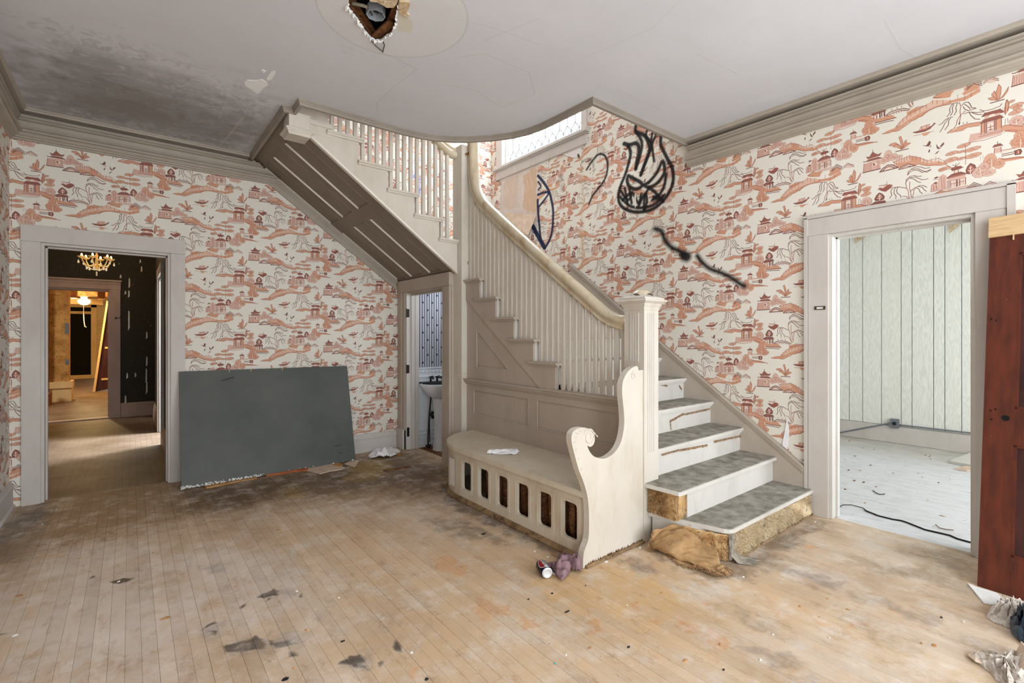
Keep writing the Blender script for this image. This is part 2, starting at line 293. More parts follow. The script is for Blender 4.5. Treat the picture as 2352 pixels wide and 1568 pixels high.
# -------- wallpaper print
trace_paper()
TW, TH = .75, .645
def paper_image():
    R = Ras(0, 0, 2*TW, TH, .00062)
    for mo in MOT:
        pts = [fy(5.55, 560+x/10.4545, 560+y/10.4545) for x, y in mo[3]]
        wpx = .00062*.98*(mo[4] if mo[0] == 'l' else 0)*1.05
        xs = [p[0] for p in pts]; ys = [p[1] for p in pts]
        for i in range(-4, 4):
            for j in range(-7, 5):
                dx, dy = i*TW, j*TH+i*TH/2
                if max(xs)+dx < -.02 or min(xs)+dx > 2*TW+.02 or max(ys)+dy < -.02 or min(ys)+dy > TH+.02: continue
                q = [(x+dx, y+dy) for x, y in pts]
                if mo[0] == 'p': R.poly(mo[1], mo[2], q)
                else: R.line(mo[1], mo[2], wpx, q)
    R.down(); return R.image('wallpaper_print', (.60, .32, .26))
IMG_PAPER = paper_image()
def paper_mat(name, axis, off=(0., 0.), marks=None, fade=0.):
    """axis 'x': wall along X; 'y-': wall along -Y; 'y+': along +Y"""
    t = NT(name); X, Y, Z = t.xyz()[0], t.xyz()[1], t.xyz()[2]
    if axis == 'x': s = X
    elif axis == 'y-': s = t.math('MULTIPLY', Y, -1.)
    else: s = Y
    u = t.math('DIVIDE', t.math('ADD', s, off[0]), 2*TW); v = t.math('DIVIDE', t.math('ADD', Z, off[1]), TH)
    im = t.new('ShaderNodeTexImage', image=IMG_PAPER, interpolation='Linear'); t.l(t.vec(u, v, 0.), im.inputs[0])
    n = t.noise(t.pos(), 1.3, 4); ground = t.ramp(n, (.3, S((226, 222, 209))), (.7, S((234, 230, 220))))
    weave = t.noise(t.scaled(t.pos(), (30, 30, 420)), 1, 2); ground = t.mix(t.math('MULTIPLY', weave, .10), ground, S((190, 186, 172)))
    c = t.mix(t.math('MULTIPLY', im.outputs['Alpha'], .93-fade), ground, im.outputs['Color'])
    # paper drop seams
    if marks:
        img, (a0, b0, w, h), ax = marks
        uu = t.math('DIVIDE', t.math('SUBTRACT', X if ax == 'x' else Y, a0), w); vv = t.math('DIVIDE', t.math('SUBTRACT', Z, b0), h)
        mi = t.new('ShaderNodeTexImage', image=img, extension='CLIP'); t.l(t.vec(uu, vv, 0.), mi.inputs[0])
        c = t.mix(mi.outputs['Alpha'], c, mi.outputs['Color'])
    t.col(c); t.rough(.75); t.bump(weave, .12, .001); return t.m
# graffiti and peeled plaster on the right wall: traced in the photograph, laid on the wall plane
def P3(*p): return [fx(4.16, 1000+p[i]/2.8514, 200+p[i+1]/2.8514) for i in range(0, len(p), 2)]
def marks_right():
    R = Ras(.3, .3, 5.4, 4.2, .0042); k = .0042*1.02
    def ln(w, *p, c=(.06, .06, .07), a=.97, soft=.016):
        q = P3(*p); o = []
        for k in range(len(q)-1):
            P_ = [np.array(q[max(0, min(len(q)-1, k+d))]) for d in (-1, 0, 1, 2)]
            for i in range(5): t = i/5; o.append(.5*(2*P_[1]+(-P_[0]+P_[2])*t+(2*P_[0]-5*P_[1]+4*P_[2]-P_[3])*t*t+(-P_[0]+3*P_[1]-3*P_[2]+P_[3])*t**3))
        R.line(c, a, w*.0030, [tuple(x) for x in o]+[q[-1]], soft)
    PL = (.83, .79, .76)
    R.poly(PL, .96, P3(430, 560, 440, 520, 560, 440, 668, 390, 668, 600, 670, 840, 665, 960, 560, 930, 420, 830), rag=.02, seed=3)
    R.poly((.80, .69, .58), .9, P3(578, 560, 640, 540, 668, 560, 668, 840, 575, 820, 580, 700), rag=.03, seed=5)
    R.poly((.80, .72, .65), .7, P3(450, 600, 540, 580, 545, 800, 440, 790), rag=.03, seed=6)
    for q in range(26):
        x, y = 440+random.random()*220, 520+random.random()*300; R.line((.90, .87, .84), .8, .006, P3(x, y, x+6, y+30+random.random()*40), .004)
    R.line((.35, .33, .32), .8, .006, P3(430, 600, 405, 600, 428, 640), .004); R.line((.45, .43, .42), .8, .004, P3(430, 590, 430, 800), .004)
    R.poly((.90, .89, .88), .95, P3(825, 440, 900, 405, 955, 390, 955, 450, 930, 465, 880, 460), rag=.01, seed=7)
    R.line((.4, .38, .36), .7, .006, P3(825, 440, 880, 462, 930, 466, 945, 450), .004); R.line((.25, .2, .15), .9, .03, P3(935, 445, 940, 458), .01)
    R.line((.85, .74, .54), .22, .05, P3(958, 440, 955, 700, 962, 900, 958, 1190), .05); R.line((.80, .55, .25), .35, .03, P3(960, 960, 958, 1010, 965, 1090, 960, 1180), .03)
    R.line((.6, .55, .5), .8, .004, P3(958, 380, 962, 1180), .002)
    # loop
    ln(9, 990, 540, 1030, 480, 1070, 440, 1110, 450, 1128, 510, 1115, 590, 1070, 660, 1030, 710, 1005, 765)
    ln(7, 1035, 525, 1030, 490, 1000, 470, 960, 490, a=.6, soft=.03)
    # horned face with flames
    for w, p in ((15, (1235, 370, 1270, 378, 1310, 368, 1330, 385, 1332, 430, 1320, 480, 1312, 535)), (13, (1262, 385, 1278, 430, 1265, 500, 1240, 580, 1215, 640, 1200, 700, 1202, 750, 1230, 790, 1280, 812, 1340, 818, 1420, 800, 1490, 745, 1540, 670, 1558, 600, 1550, 530, 1520, 470, 1490, 410, 1475, 370, 1480, 300)),
                 (14, (1315, 240, 1312, 290, 1360, 310, 1385, 340, 1402, 390, 1400, 420, 1370, 500, 1345, 575)), (12, (1310, 290, 1345, 340, 1352, 390, 1335, 470, 1312, 535)), (10, (1390, 270, 1380, 320, 1415, 370, 1400, 440, 1345, 575)),
                 (10, (1425, 285, 1415, 340, 1420, 400, 1432, 485)), (9, (1452, 290, 1425, 360)), (14, (1262, 580, 1300, 600, 1345, 625, 1350, 650, 1310, 668, 1270, 650, 1255, 610, 1262, 582)),
                 (13, (1365, 640, 1400, 620, 1450, 560, 1485, 488, 1500, 520, 1495, 570, 1450, 630, 1400, 655, 1370, 645)), (12, (1510, 570, 1500, 640, 1470, 700, 1420, 740)), (11, (1215, 680, 1260, 740, 1290, 690)), (11, (1225, 740, 1280, 690)), (11, (1240, 660, 1258, 765)),
                 (11, (1210, 720, 1270, 775, 1340, 790, 1430, 770, 1500, 705)), (11, (1300, 700, 1330, 760, 1348, 700)), (12, (1330, 780, 1370, 700, 1385, 740, 1370, 805)), (12, (1400, 660, 1440, 690, 1490, 750)), (14, (1430, 720, 1480, 735)), (11, (1270, 665, 1285, 760)), (11, (1395, 665, 1370, 720, 1365, 800))): ln(w, *p)
    # sprayed slash
    ln(17, 1440, 928, 1480, 945, 1505, 1005, 1545, 1048, 1600, 1075, 1632, 1100, soft=.035); ln(34, 1630, 1105, 1645, 1110, soft=.04)
    ln(15, 1715, 1105, 1752, 1152, 1800, 1190, 1870, 1215, 1940, 1250, 1990, 1285, 2024, 1303, soft=.035)
    B = (.10, .14, .29)
    for w, p in ((13, (672, 580, 720, 640, 750, 700, 770, 800, 768, 900, 755, 980, 715, 1050, 690, 1000, 680, 900, 672, 800, 670, 740)), (11, (672, 790, 720, 730, 745, 690)), (11, (672, 704, 720, 688, 748, 690)), (22, (640, 915, 680, 990, 715, 1050)), (9, (674, 620, 690, 650, 675, 670))): ln(w, *p, c=B, soft=.01)
    ln(14, 818, 588, 826, 596, a=.6, soft=.05, c=(.2, .2, .25)); ln(20, 828, 645, 832, 660, a=.4, soft=.07, c=(.3, .3, .36))
    R.poly((.92, .90, .86), .95, P3(1305, 690, 1312, 700, 1316, 760, 1308, 800, 1302, 760))
    return R.image('wall_paint_marks'), (.3, .3, 5.4, 4.2), 'y'
def marks_back():
    R = Ras(1.2, 2., 1.8, 2.4, .006); g = lambda *p: [fy(5.55, p[i], p[i+1]) for i in range(0, len(p), 2)]
    for w, p in ((.05, (958, 400, 968, 395, 980, 410, 975, 440, 960, 455, 955, 480)), (.05, (980, 360, 990, 380, 1000, 400)), (.05, (990, 440, 1000, 470, 1002, 500)), (.05, (955, 510, 965, 530, 985, 520)), (.05, (1010, 380, 1018, 420, 1012, 460))):
        R.line((.35, .45, .75), .8, w, g(*p), .04)
    return R.image('landing_paint_marks'), (1.2, 2., 1.8, 2.4), 'x'
M_PAPER_A = paper_mat('toile_wallpaper_back', 'x', (0, 0), marks_back())
M_PAPER_B = paper_mat('toile_wallpaper_right', 'y-', (.563+2.264, -.083), marks_right())
M_PAPER_L = paper_mat('toile_wallpaper_left', 'y+', (.31, .13))
M_PAPER_F = paper_mat('toile_wallpaper_front', 'x', (.2, .1))
# -------- painted woodwork
def painted(name, base, alt, grime=(150, 136, 112), g=.25, rough=.5, sc=3.):
    t = NT(name); n = t.noise(t.scaled(t.pos(), (1, 1, .6)), sc, 5); c = t.ramp(n, (.32, S(base)), (.68, S(alt)))
    n2 = t.noise(t.scaled(t.pos(), (1, 1, .35)), 7, 6, .65); c = t.mix(t.math('MULTIPLY', t.ramp(n2, (.52, (0, 0, 0)), (.75, (1, 1, 1))), g), c, S(grime))
    n3 = t.noise(t.pos(), 55, 2); c = t.mix(t.ramp(n3, (.78, (0, 0, 0)), (.80, (1, 1, 1))), c, S((110, 95, 75)))
    t.col(c); t.rough(rough); t.bump(t.noise(t.scaled(t.pos(), (60, 60, 5)), 1, 3), .10, .001); return t.m
M_TRIM = painted('taupe_painted_wood', (176, 164, 150), (188, 177, 163))
M_TRIMD = painted('dark_taupe_trim', (146, 137, 126), (160, 151, 139))
M_CROWN = painted('crown_painted_wood', (166, 157, 144), (180, 171, 157), g=.12)
M_CREAM = painted('cream_painted_wood', (205, 198, 185), (215, 209, 198), grime=(168, 148, 112), g=.3)
M_CASE = painted('grey_painted_casing', (196, 190, 183), (206, 201, 195), grime=(150, 138, 122), g=.2)
M_WHITE = painted('white_painted_wood', (204, 201, 194), (213, 210, 204), grime=(160, 140, 110), g=.25)
M_PEW = painted('bench_paint', (205, 194, 173), (216, 207, 189), grime=(160, 132, 92), g=.4)
M_RAIL = painted('worn_rail_paint', (212, 203, 184), (198, 182, 150), grime=(150, 114, 62), g=.85, rough=.3, sc=5)
M_SOFF = painted('brown_painted_soffit', (122, 108, 93), (132, 118, 102), g=.2, rough=.42)
M_SOFFEDGE = painted('pale_bead', (236, 232, 222), (214, 206, 192), g=.15)  # pale tone for the stringer bead and one edge bead per soffit panel
M_TREADTOP = mixed('worn_grey_tread_cover', (112, 107, 95), (162, 159, 149), 13, .75, detail=11, lo=.32, hi=.66, bump=.3, bsc=80)
M_PILE = mixed('tan_carpet_pile', (204, 180, 142), (226, 210, 178), 7, .95, c3=(150, 134, 110), bump=.6, bsc=160)
M_PILE2 = mixed('golden_carpet_pile', (190, 150, 98), (218, 188, 142), 14, .95, c3=(140, 96, 54), bump=.6, bsc=160)
M_JUTE = mixed('jute_carpet_backing', (138, 108, 74), (188, 154, 110), 9, .9, c3=(176, 134, 84), bump=.5, bsc=220)
M_FRINGE = mixed('frayed_jute', (136, 104, 72), (186, 152, 112), 40, .9)
M_LEAD = flat('grey_lead', (140, 144, 148), .6)
M_STICK = mixed('red_brown_stick', (150, 80, 48), (180, 104, 64), 12, .8)
M_WORNBASE = mixed('worn_brown_base', (156, 130, 96), (112, 88, 62), 9, .7, c3=(80, 60, 44), bump=.3)
M_GREYFELT = mixed('grey_carpet_fold', (120, 114, 104), (168, 160, 146), 22, .9, bump=.5, bsc=150)
M_BOARD = mixed('grey_green_panel', (80, 84, 81), (94, 97, 93), 2.2, .55, detail=6, dots=(30, .80, (130, 138, 134)), bump=.05)
M_CHIP = mixed('chipped_white_edge', (225, 225, 220), (120, 124, 120), 40, .8)
M_RAW = mixed('raw_pine', (206, 172, 126), (222, 192, 148), 10, .7, stretch=(1, 1, 8))
M_MAHOG = mixed('reddish_brown_varnish', (72, 34, 24), (102, 48, 31), 7, .42, stretch=(4, 4, .5), detail=9, lo=.3, hi=.7, c3=None, bump=.1, bsc=30, dots=(46, .77, (200, 170, 140)))
M_MAHOGD = mixed('dark_brown_varnish', (50, 27, 26), (72, 38, 34), 5, .45, stretch=(3, 3, .5), bump=.1, dots=(50, .78, (170, 150, 130)))
M_LATH = mixed('brown_lath', (106, 66, 38), (150, 104, 66), 14, .85, c3=(70, 40, 24), bump=.5)
M_PLASTERP = mixed('torn_board_paper', (196, 168, 128), (222, 204, 176), 22, .9, c3=(150, 118, 80), bump=.4)
M_BARE = mixed('bare_white_patch', (244, 246, 248), (250, 251, 252), 12, .85)
M_WHITEP = mixed('white_plaster', (222, 222, 218), (236, 236, 232), 12, .85, bump=.2)
M_STEEL = flat('galvanised_steel', (176, 184, 190), .35, .4)
M_DARKM = flat('dark_metal', (50, 52, 54), .4, .6)
M_RUST = mixed('rusted_cast_iron', (104, 66, 42), (150, 104, 68), 18, .6, c3=(206, 170, 124), bump=.5, bsc=90)
M_TOWEL = mixed('mauve_terry', (124, 98, 104), (148, 120, 126), 30, .95, bump=.6, bsc=320)
M_PAPERW = mixed('white_tissue', (236, 238, 240), (246, 246, 248), 8, .8, bump=.2, bsc=30)
M_CARD = mixed('tan_brown_board', (162, 116, 70), (200, 156, 104), 12, .85, c3=(140, 96, 56))
M_CARDP = mixed('pale_torn_board', (196, 172, 150), (216, 196, 176), 12, .85)
M_INSUL = mixed('grey_lint', (186, 176, 164), (216, 208, 198), 20, 1., c3=(140, 124, 108), bump=1., bsc=60, bd=.01)
M_NAVY = mixed('dark_blue_plastic', (38, 50, 62), (70, 84, 96), 10, .3, bump=.4, bsc=20)
M_CABLE = flat('black_cable', (30, 28, 26), .6)
M_CONDUIT = flat('grey_conduit', (120, 126, 132), .45, .3)
M_PORC = flat('white_porcelain', (226, 232, 238), .12)
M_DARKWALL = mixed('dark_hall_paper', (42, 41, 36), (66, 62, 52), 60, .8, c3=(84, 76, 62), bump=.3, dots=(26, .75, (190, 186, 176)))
M_CHAIR = flat('hinge_black', (40, 36, 32), .5)
M_GOLD = flat('gilt_metal', (214, 170, 96), .25, .6, (255, 200, 120), .25)
M_CRYSTAL = flat('crystal_drop', (240, 225, 200), .05, 0, (255, 220, 170), .35)
M_BULB = flat('lit_bulb', (255, 230, 190), .3, 0, (255, 190, 110), 9)
M_GLOBE = flat('lit_globe', (255, 240, 200), .3, 0, (255, 214, 130), 14)
M_TANW = mixed('tan_stripped_plaster', (160, 120, 66), (196, 156, 96), 6, .9, c3=(120, 84, 46), bump=.9, bsc=12, bd=.02)
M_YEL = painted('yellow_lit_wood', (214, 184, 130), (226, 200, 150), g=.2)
M_PINKW = painted('rosy_hall_casing', (176, 152, 140), (190, 168, 156), g=.4)
M_DARK = flat('dark_void', (14, 14, 14), .9)
M_BSTRIPE = None
def powder_paper():
    t = NT('striped_powder_wallpaper'); X = t.xyz()[0]; Z = t.xyz()[2]
    w = t.math('SINE', t.math('MULTIPLY', X, 2*math.pi/.034)); c = t.ramp(t.math('ADD', t.math('MULTIPLY', w, .5), .5), (.25, S((96, 98, 110))), (.45, S((168, 170, 182))), (.8, S((214, 216, 226))))
    n = t.noise(t.scaled(t.pos(), (40, 40, 3)), 1, 4); c = t.mix(t.math('MULTIPLY', n, .35), c, S((90, 92, 104)))
    # berries in a half-drop grid
    col = t.math('FLOOR', t.math('DIVIDE', X, .068)); odd = t.math('MODULO', col, 2.)
    du = t.math('SUBTRACT', t.math('FRACT', t.math('DIVIDE', X, .068)), .5); dv = t.math('SUBTRACT', t.math('FRACT', t.math('ADD', t.math('DIVIDE', Z, .19), t.math('MULTIPLY', odd, .5))), .5)
    d = t.math('SQRT', t.math('ADD', t.math('POWER', t.math('MULTIPLY', du, .068), 2.), t.math('POWER', t.math('MULTIPLY', dv, .19), 2.)))
    c = t.mix(t.math('LESS_THAN', d, .0135), c, S((58, 58, 70))); t.col(c); t.rough(.7); return t.m
M_POWDER = powder_paper()
def panel_mat():
    t = NT('pale_grained_panelling'); ob = t.new('ShaderNodeObjectInfo').outputs['Random']
    v = t.vec(t.math('ADD', t.xyz()[1], t.math('MULTIPLY', ob, 7.)), t.math('MULTIPLY', t.xyz()[2], .13), 0.)
    n = t.noise(v, 9, 3); wv = t.math('FRACT', t.math('MULTIPLY', n, 14.))
    c = t.ramp(wv, (0., S((214, 216, 208))), (.5, S((234, 236, 229))), (1., S((220, 222, 214)))); c = t.mix(t.math('MULTIPLY', ob, .2), c, S((230, 232, 216))); t.col(c); t.rough(.5); return t.m
M_PANEL = panel_mat()
def ceiling_mat():
    R = Ras(-.8, -2, 5.1, 7.7, .006); z = 3.23
    g = lambda *p: [fz(z, p[i], p[i+1]) for i in range(0, len(p), 2)]; q = lambda *p: g(*[c/2.94 for c in p])
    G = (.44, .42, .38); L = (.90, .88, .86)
    # far corner's shade painted in as soft dark patches, with grime streaks
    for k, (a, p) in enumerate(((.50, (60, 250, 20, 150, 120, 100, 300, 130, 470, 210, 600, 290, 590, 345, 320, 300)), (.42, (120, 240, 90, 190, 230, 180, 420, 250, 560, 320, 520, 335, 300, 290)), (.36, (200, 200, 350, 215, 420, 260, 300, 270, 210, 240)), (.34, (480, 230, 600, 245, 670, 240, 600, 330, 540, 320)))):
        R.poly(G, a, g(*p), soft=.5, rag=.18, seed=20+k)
    for k in range(46):
        x, y = 70+random.random()*480, 130+random.random()*190
        if y < .3*x*.6+60: continue
        l = 20+random.random()*60; R.line((.36, .34, .30) if k % 3 else (.62, .60, .56), .10, .05, g(x, y, x+l, y+l*.25), .08)
    for w, a, p in ((.006, .8, (1120, 375, 1180, 385, 1280, 420, 1400, 465, 1510, 490)), (.006, .6, (1600, 310, 1700, 350, 1800, 372, 1880, 400)), (.006, .6, (1880, 400, 1900, 380, 2010, 410, 2060, 330, 2120, 250)), (.008, .6, (1640, 790, 1560, 900, 1460, 1010)), (.006, .5, (1560, 600, 1480, 800)), (.006, .5, (1700, 680, 1620, 840)), (.006, .5, (580, 860, 800, 870)), (.006, .5, (2060, 820, 2200, 880))): R.line(L, a, w, q(*p), .006)
    for a, p in ((.6, (870, 118, 905, 130, 955, 157)), (.4, (955, 157, 905, 195, 862, 235)), (.45, (862, 235, 866, 262)), (.4, (1045, 130, 1110, 120, 1215, 165, 1228, 215)), (.4, (1228, 215, 1150, 245, 1090, 205, 1010, 190)), (.35, (1110, 90, 1235, 40)), (.3, (1340, 130, 1500, 60, 1560, 0)), (.3, (1420, 205, 1520, 250)), (.35, (2035, 45, 2070, 110, 2115, 135)), (.3, (780, 100, 830, 120)), (.3, (1600, 120, 1700, 170)), (.3, (1240, 100, 1130, 60, 1050, 40))):
        R.line(L, a, .008, g(*p), .008); R.line((.55, .53, .50), a*.6, .006, [(x+.01, y+.01) for x, y in g(*p)], .006)
    # ghost ring of an old ceiling rose
    cx, cy = fz(z, 905, 35); ring = [(cx+.42*math.cos(t*.2), cy+.42*math.sin(t*.2)) for t in range(33)]
    R.line((.62, .6, .58), .5, .006, ring, .01); R.poly((.88, .88, .86), .35, ring, soft=.02)
    R.poly((.84, .82, .74), .8, g(915, 30, 950, 50, 945, 78, 915, 75), rag=.01, seed=2)
    im = R.image('ceiling_wear_and_shade', (.7, .69, .68))
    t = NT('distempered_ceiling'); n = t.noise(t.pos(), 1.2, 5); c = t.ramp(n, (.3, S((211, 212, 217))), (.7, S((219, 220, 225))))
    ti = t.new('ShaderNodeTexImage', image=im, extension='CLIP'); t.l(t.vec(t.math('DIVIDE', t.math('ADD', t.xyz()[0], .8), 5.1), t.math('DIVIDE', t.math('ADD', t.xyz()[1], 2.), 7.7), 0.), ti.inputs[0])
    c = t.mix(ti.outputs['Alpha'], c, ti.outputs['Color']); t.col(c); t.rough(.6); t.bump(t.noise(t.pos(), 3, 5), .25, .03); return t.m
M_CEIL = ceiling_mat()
def floor_mat():
    x0, y0, w, h = -.8, .2, 5.1, 5.6; R = Ras(x0, y0, w, h, .0045)
    a = lambda *p: [fz(0, p[i]/2, 1200+p[i+1]/2) for i in range(0, len(p), 2)]
    b = lambda *p: [fz(0, 1176+p[i]/2, 1200+p[i+1]/2) for i in range(0, len(p), 2)]
    g = lambda *p: [fz(0, p[i], p[i+1]) for i in range(0, len(p), 2)]
    GW, TN_, OR, DG, BR, DB, MU = (.85, .82, .79), (.80, .68, .53), (.80, .60, .42), (.17, .16, .155), (.52, .42, .31), (.36, .29, .22), (.56, .51, .49)
    sd = [50]
    def bl(c, al, pts, soft=.05, rag=.03): sd[0] += 1; R.poly(c, al, pts, soft=soft, rag=rag, seed=sd[0])
    # brown unsanded band at the back, tan field on the right, chalky grey on the left
    bl(BR, .8, g(100, 1165, 20, 1230, 0, 1300, 200, 1250, 420, 1190, 700, 1150, 1030, 1150, 1040, 1080, 900, 1030, 700, 1060, 420, 1110, 390, 1000, 100, 1000), soft=.5, rag=.12)
    bl(DB, .7, g(815, 1060, 905, 1040, 1010, 1060, 1025, 1130, 900, 1120, 700, 1130, 430, 1180, 420, 1130), soft=.25, rag=.12)
    bl((.66, .53, .24), .6, g(815, 1065, 870, 1050, 905, 1075, 850, 1105, 800, 1105), soft=.1, rag=.06)
    bl((.66, .53, .30), .45, g(640, 1120, 700, 1115, 690, 1145, 640, 1150), soft=.1, rag=.06)
    bl(GW, .65, a(350, 100, 150, 200, 100, 420, 60, 640, 100, 736, 700, 736, 900, 560, 860, 330, 700, 200, 560, 90), soft=.35, rag=.15)
    bl(GW, .5, a(850, 120, 1300, 150, 1500, 260, 1350, 400, 1000, 380, 870, 280), soft=.25, rag=.12)
    bl(GW, .55, a(1780, 180, 2000, 190, 2080, 330, 1980, 380, 1850, 300), soft=.12, rag=.08)
    bl(TN_, .75, a(1300, 0, 2300, 100, 2352, 736, 1500, 736, 1800, 560, 1900, 400, 1500, 220), soft=.5, rag=.12)
    bl(TN_, .65, b(0, 0, 700, 100, 1100, 250, 1500, 450, 1500, 736, 0, 736), soft=.5, rag=.12)
    bl((.82, .66, .44), .5, b(150, 240, 420, 180, 760, 300, 840, 360, 600, 420, 300, 380, 60, 330), soft=.15, rag=.1)
    bl(GW, .6, b(700, 270, 1000, 280, 1100, 360, 880, 380), soft=.15, rag=.08); bl(GW, .5, b(1250, 180, 1540, 250, 1500, 310, 1250, 240), soft=.12, rag=.06)
    bl(GW, .5, b(1100, 480, 1500, 560, 1900, 700, 1500, 736, 1000, 600), soft=.3, rag=.1); bl(GW, .5, b(0, 420, 250, 440, 300, 540, 60, 560), soft=.2, rag=.1)
    # worn orange patches of old finish
    for p in ((2030, 165, 2140, 180, 2170, 230, 2090, 250, 2020, 210), (2180, 340, 2352, 380, 2352, 440, 2200, 420), (1070, 290, 1095, 290, 1095, 305, 1070, 305), (1905, 665, 1935, 680, 1935, 720, 1900, 710), (330, 160, 350, 160, 350, 170, 330, 170)): bl(OR, .6, a(*p), .02, .03)
    for p in ((780, 450, 860, 470, 860, 520, 820, 520), (870, 490, 960, 500, 990, 550, 960, 590, 900, 560), (560, 370, 600, 380, 590, 400, 560, 390), (620, 450, 700, 460, 700, 480, 640, 470), (1400, 455, 1520, 480, 1480, 495, 1410, 480), (1600, 450, 1640, 460, 1610, 495, 1580, 480), (1310, 385, 1345, 390, 1335, 408, 1310, 400), (1200, 405, 1250, 410, 1230, 425, 1200, 415), (890, 350, 950, 375, 930, 380), (1300, 35, 1350, 38, 1340, 50, 1300, 48), (1290, 95, 1420, 115, 1380, 125), (1700, 395, 1820, 430, 1740, 420), (40, 430, 140, 440, 120, 470, 30, 460), (320, 450, 430, 470, 420, 490, 330, 480)): bl(OR, .62, b(*p), .02, .03)
    # black scuffs of mastic
    for p in ((510, 275, 560, 262, 615, 255, 580, 275, 530, 290), (415, 248, 440, 242, 450, 248, 420, 256), (1180, 342, 1230, 320, 1260, 300, 1280, 322, 1270, 336, 1210, 346), (1105, 385, 1140, 370, 1140, 378, 1112, 392), (1375, 330, 1395, 325, 1388, 342, 1370, 342), (1020, 572, 1120, 545, 1175, 520, 1220, 560, 1215, 580, 1110, 595, 1040, 588), (1225, 550, 1320, 540, 1350, 555, 1270, 570), (1330, 600, 1358, 595, 1356, 612, 1335, 618), (1550, 655, 1610, 620, 1660, 604, 1665, 650, 1685, 672, 1620, 660), (1790, 572, 1820, 545, 1845, 570, 1850, 590, 1810, 590), (1735, 635, 1755, 635, 1752, 655), (1240, 348, 1250, 352, 1240, 356), (940, 495, 990, 460, 1000, 470, 960, 485), (945, 510, 995, 500, 990, 512), (0, 500, 40, 505, 0, 515), (1225, 625, 1255, 632, 1240, 640)): bl(DG, .82, a(*p), .012, .012)
    for p in ((930, 480, 1080, 430, 1040, 490, 960, 525), (1020, 590, 1200, 530, 1380, 500, 1400, 550, 1250, 600), (1180, 330, 1330, 300, 1390, 340), (940, 200, 1050, 185, 1040, 215, 950, 240), (1430, 420, 1480, 415, 1480, 440, 1440, 440), (1540, 660, 1680, 600, 1700, 680)): bl((.55, .53, .52), .45, a(*p), .05, .03)
    # grey wear trails
    for p in ((1040, 560, 1180, 600, 1300, 660, 1300, 672, 1120, 600), (1060, 90, 1300, 130, 1300, 60, 1180, 50), (1180, 170, 1380, 240, 1520, 290, 1460, 290, 1260, 230), (1560, 315, 1700, 350, 1940, 440, 1880, 440, 1640, 360), (520, 170, 640, 190, 660, 240, 560, 220), (2000, 520, 2140, 540, 2200, 560, 2050, 550)): bl((.42, .38, .38), .5, b(*p), .09, .05)
    for p in ((1560, 170, 1840, 190, 2100, 260, 2130, 330, 1900, 270, 1700, 230), (1820, 110, 2120, 130, 2130, 240, 1960, 200, 1850, 150), (1010, 410, 1180, 460, 1200, 500, 1060, 450), (1560, 440, 1800, 540, 1700, 560)): bl((.48, .41, .32), .5, b(*p), .12, .06)
    bl((.33, .29, .26), .75, g(1018, 1115, 1060, 1135, 1200, 1200, 1330, 1285, 1290, 1275, 1180, 1225, 1080, 1185, 1030, 1160), .07, .04)
    bl((.45, .40, .34), .6, g(960, 1180, 1060, 1200, 1180, 1250, 1060, 1230), .1, .06)
    bl((.40, .34, .27), .65, g(1480, 1258, 1560, 1280, 1680, 1300, 1862, 1190, 1900, 1200, 1760, 1290, 1700, 1330, 1600, 1320), .12, .05)
    bl((.35, .31, .27), .6, g(5, 1200, 100, 1160, 120, 1180, 60, 1230, 0, 1290), .12, .05)
    im = R.image('floor_wear', (.62, .56, .48))
    t = NT('worn_maple_strips'); X, Y, Z = t.xyz()[0], t.xyz()[1], t.xyz()[2]; ob = t.new('ShaderNodeObjectInfo').outputs['Random']
    n1 = t.noise(t.scaled(t.pos(), (1, .7, 1)), 2.3, 8, .68); c = t.ramp(n1, (.28, S((168, 144, 118))), (.5, S((203, 181, 154))), (.72, S((218, 207, 193))))
    gr = t.noise(t.vec(t.math('ADD', t.math('MULTIPLY', X, 60.), t.math('MULTIPLY', ob, 90.)), t.math('MULTIPLY', Y, 3.), 0.), 1, 4)
    c = t.mix(t.math('MULTIPLY', gr, .22), c, S((170, 140, 108)))
    ti = t.new('ShaderNodeTexImage', image=im, extension='CLIP'); t.l(t.vec(t.math('DIVIDE', t.math('SUBTRACT', X, x0), w), t.math('DIVIDE', t.math('SUBTRACT', Y, y0), h), 0.), ti.inputs[0])
    n4 = t.noise(t.pos(), 9, 9, .8); aa = t.math('MULTIPLY', ti.outputs['Alpha'], t.math('ADD', .62, t.math('MULTIPLY', n4, .7)), True)
    c = t.mix(aa, c, ti.outputs['Color'])
    c = t.mix(t.math('MULTIPLY', t.ramp(t.noise(t.pos(), 5.5, 9, .75), (.5, (0, 0, 0)), (.68, (1, 1, 1))), .6), c, S((224, 216, 206)))
    c = t.mix(t.math('MULTIPLY', t.ramp(t.noise(t.scaled(t.pos(), (1, .5, 1)), 12, 8, .8), (.53, (0, 0, 0)), (.70, (1, 1, 1))), .6), c, S((150, 114, 76)))
    c = t.mix(t.math('MULTIPLY', t.ramp(t.noise(t.scaled(t.pos(), (1, .4, 1)), 6, 9, .8), (.57, (0, 0, 0)), (.72, (1, 1, 1))), .45), c, S((128, 116, 108)))
    v = t.math('SUBTRACT', t.math('MULTIPLY', ob, .13), .065); hs = t.new('ShaderNodeHueSaturation'); t.l(c, hs.inputs['Color']); t.l(t.math('ADD', 1., v), hs.inputs['Value']); c = hs.outputs[0]
    c = t.mix(t.ramp(t.noise(t.pos(), 38, 3), (.735, (0, 0, 0)), (.75, (1, 1, 1))), c, S((96, 76, 56)))
    t.col(c); t.rough(.55); t.bump(t.noise(t.scaled(t.pos(), (40, 6, 1)), 1, 5), .12, .002); return t.m
M_FLOOR = floor_mat()
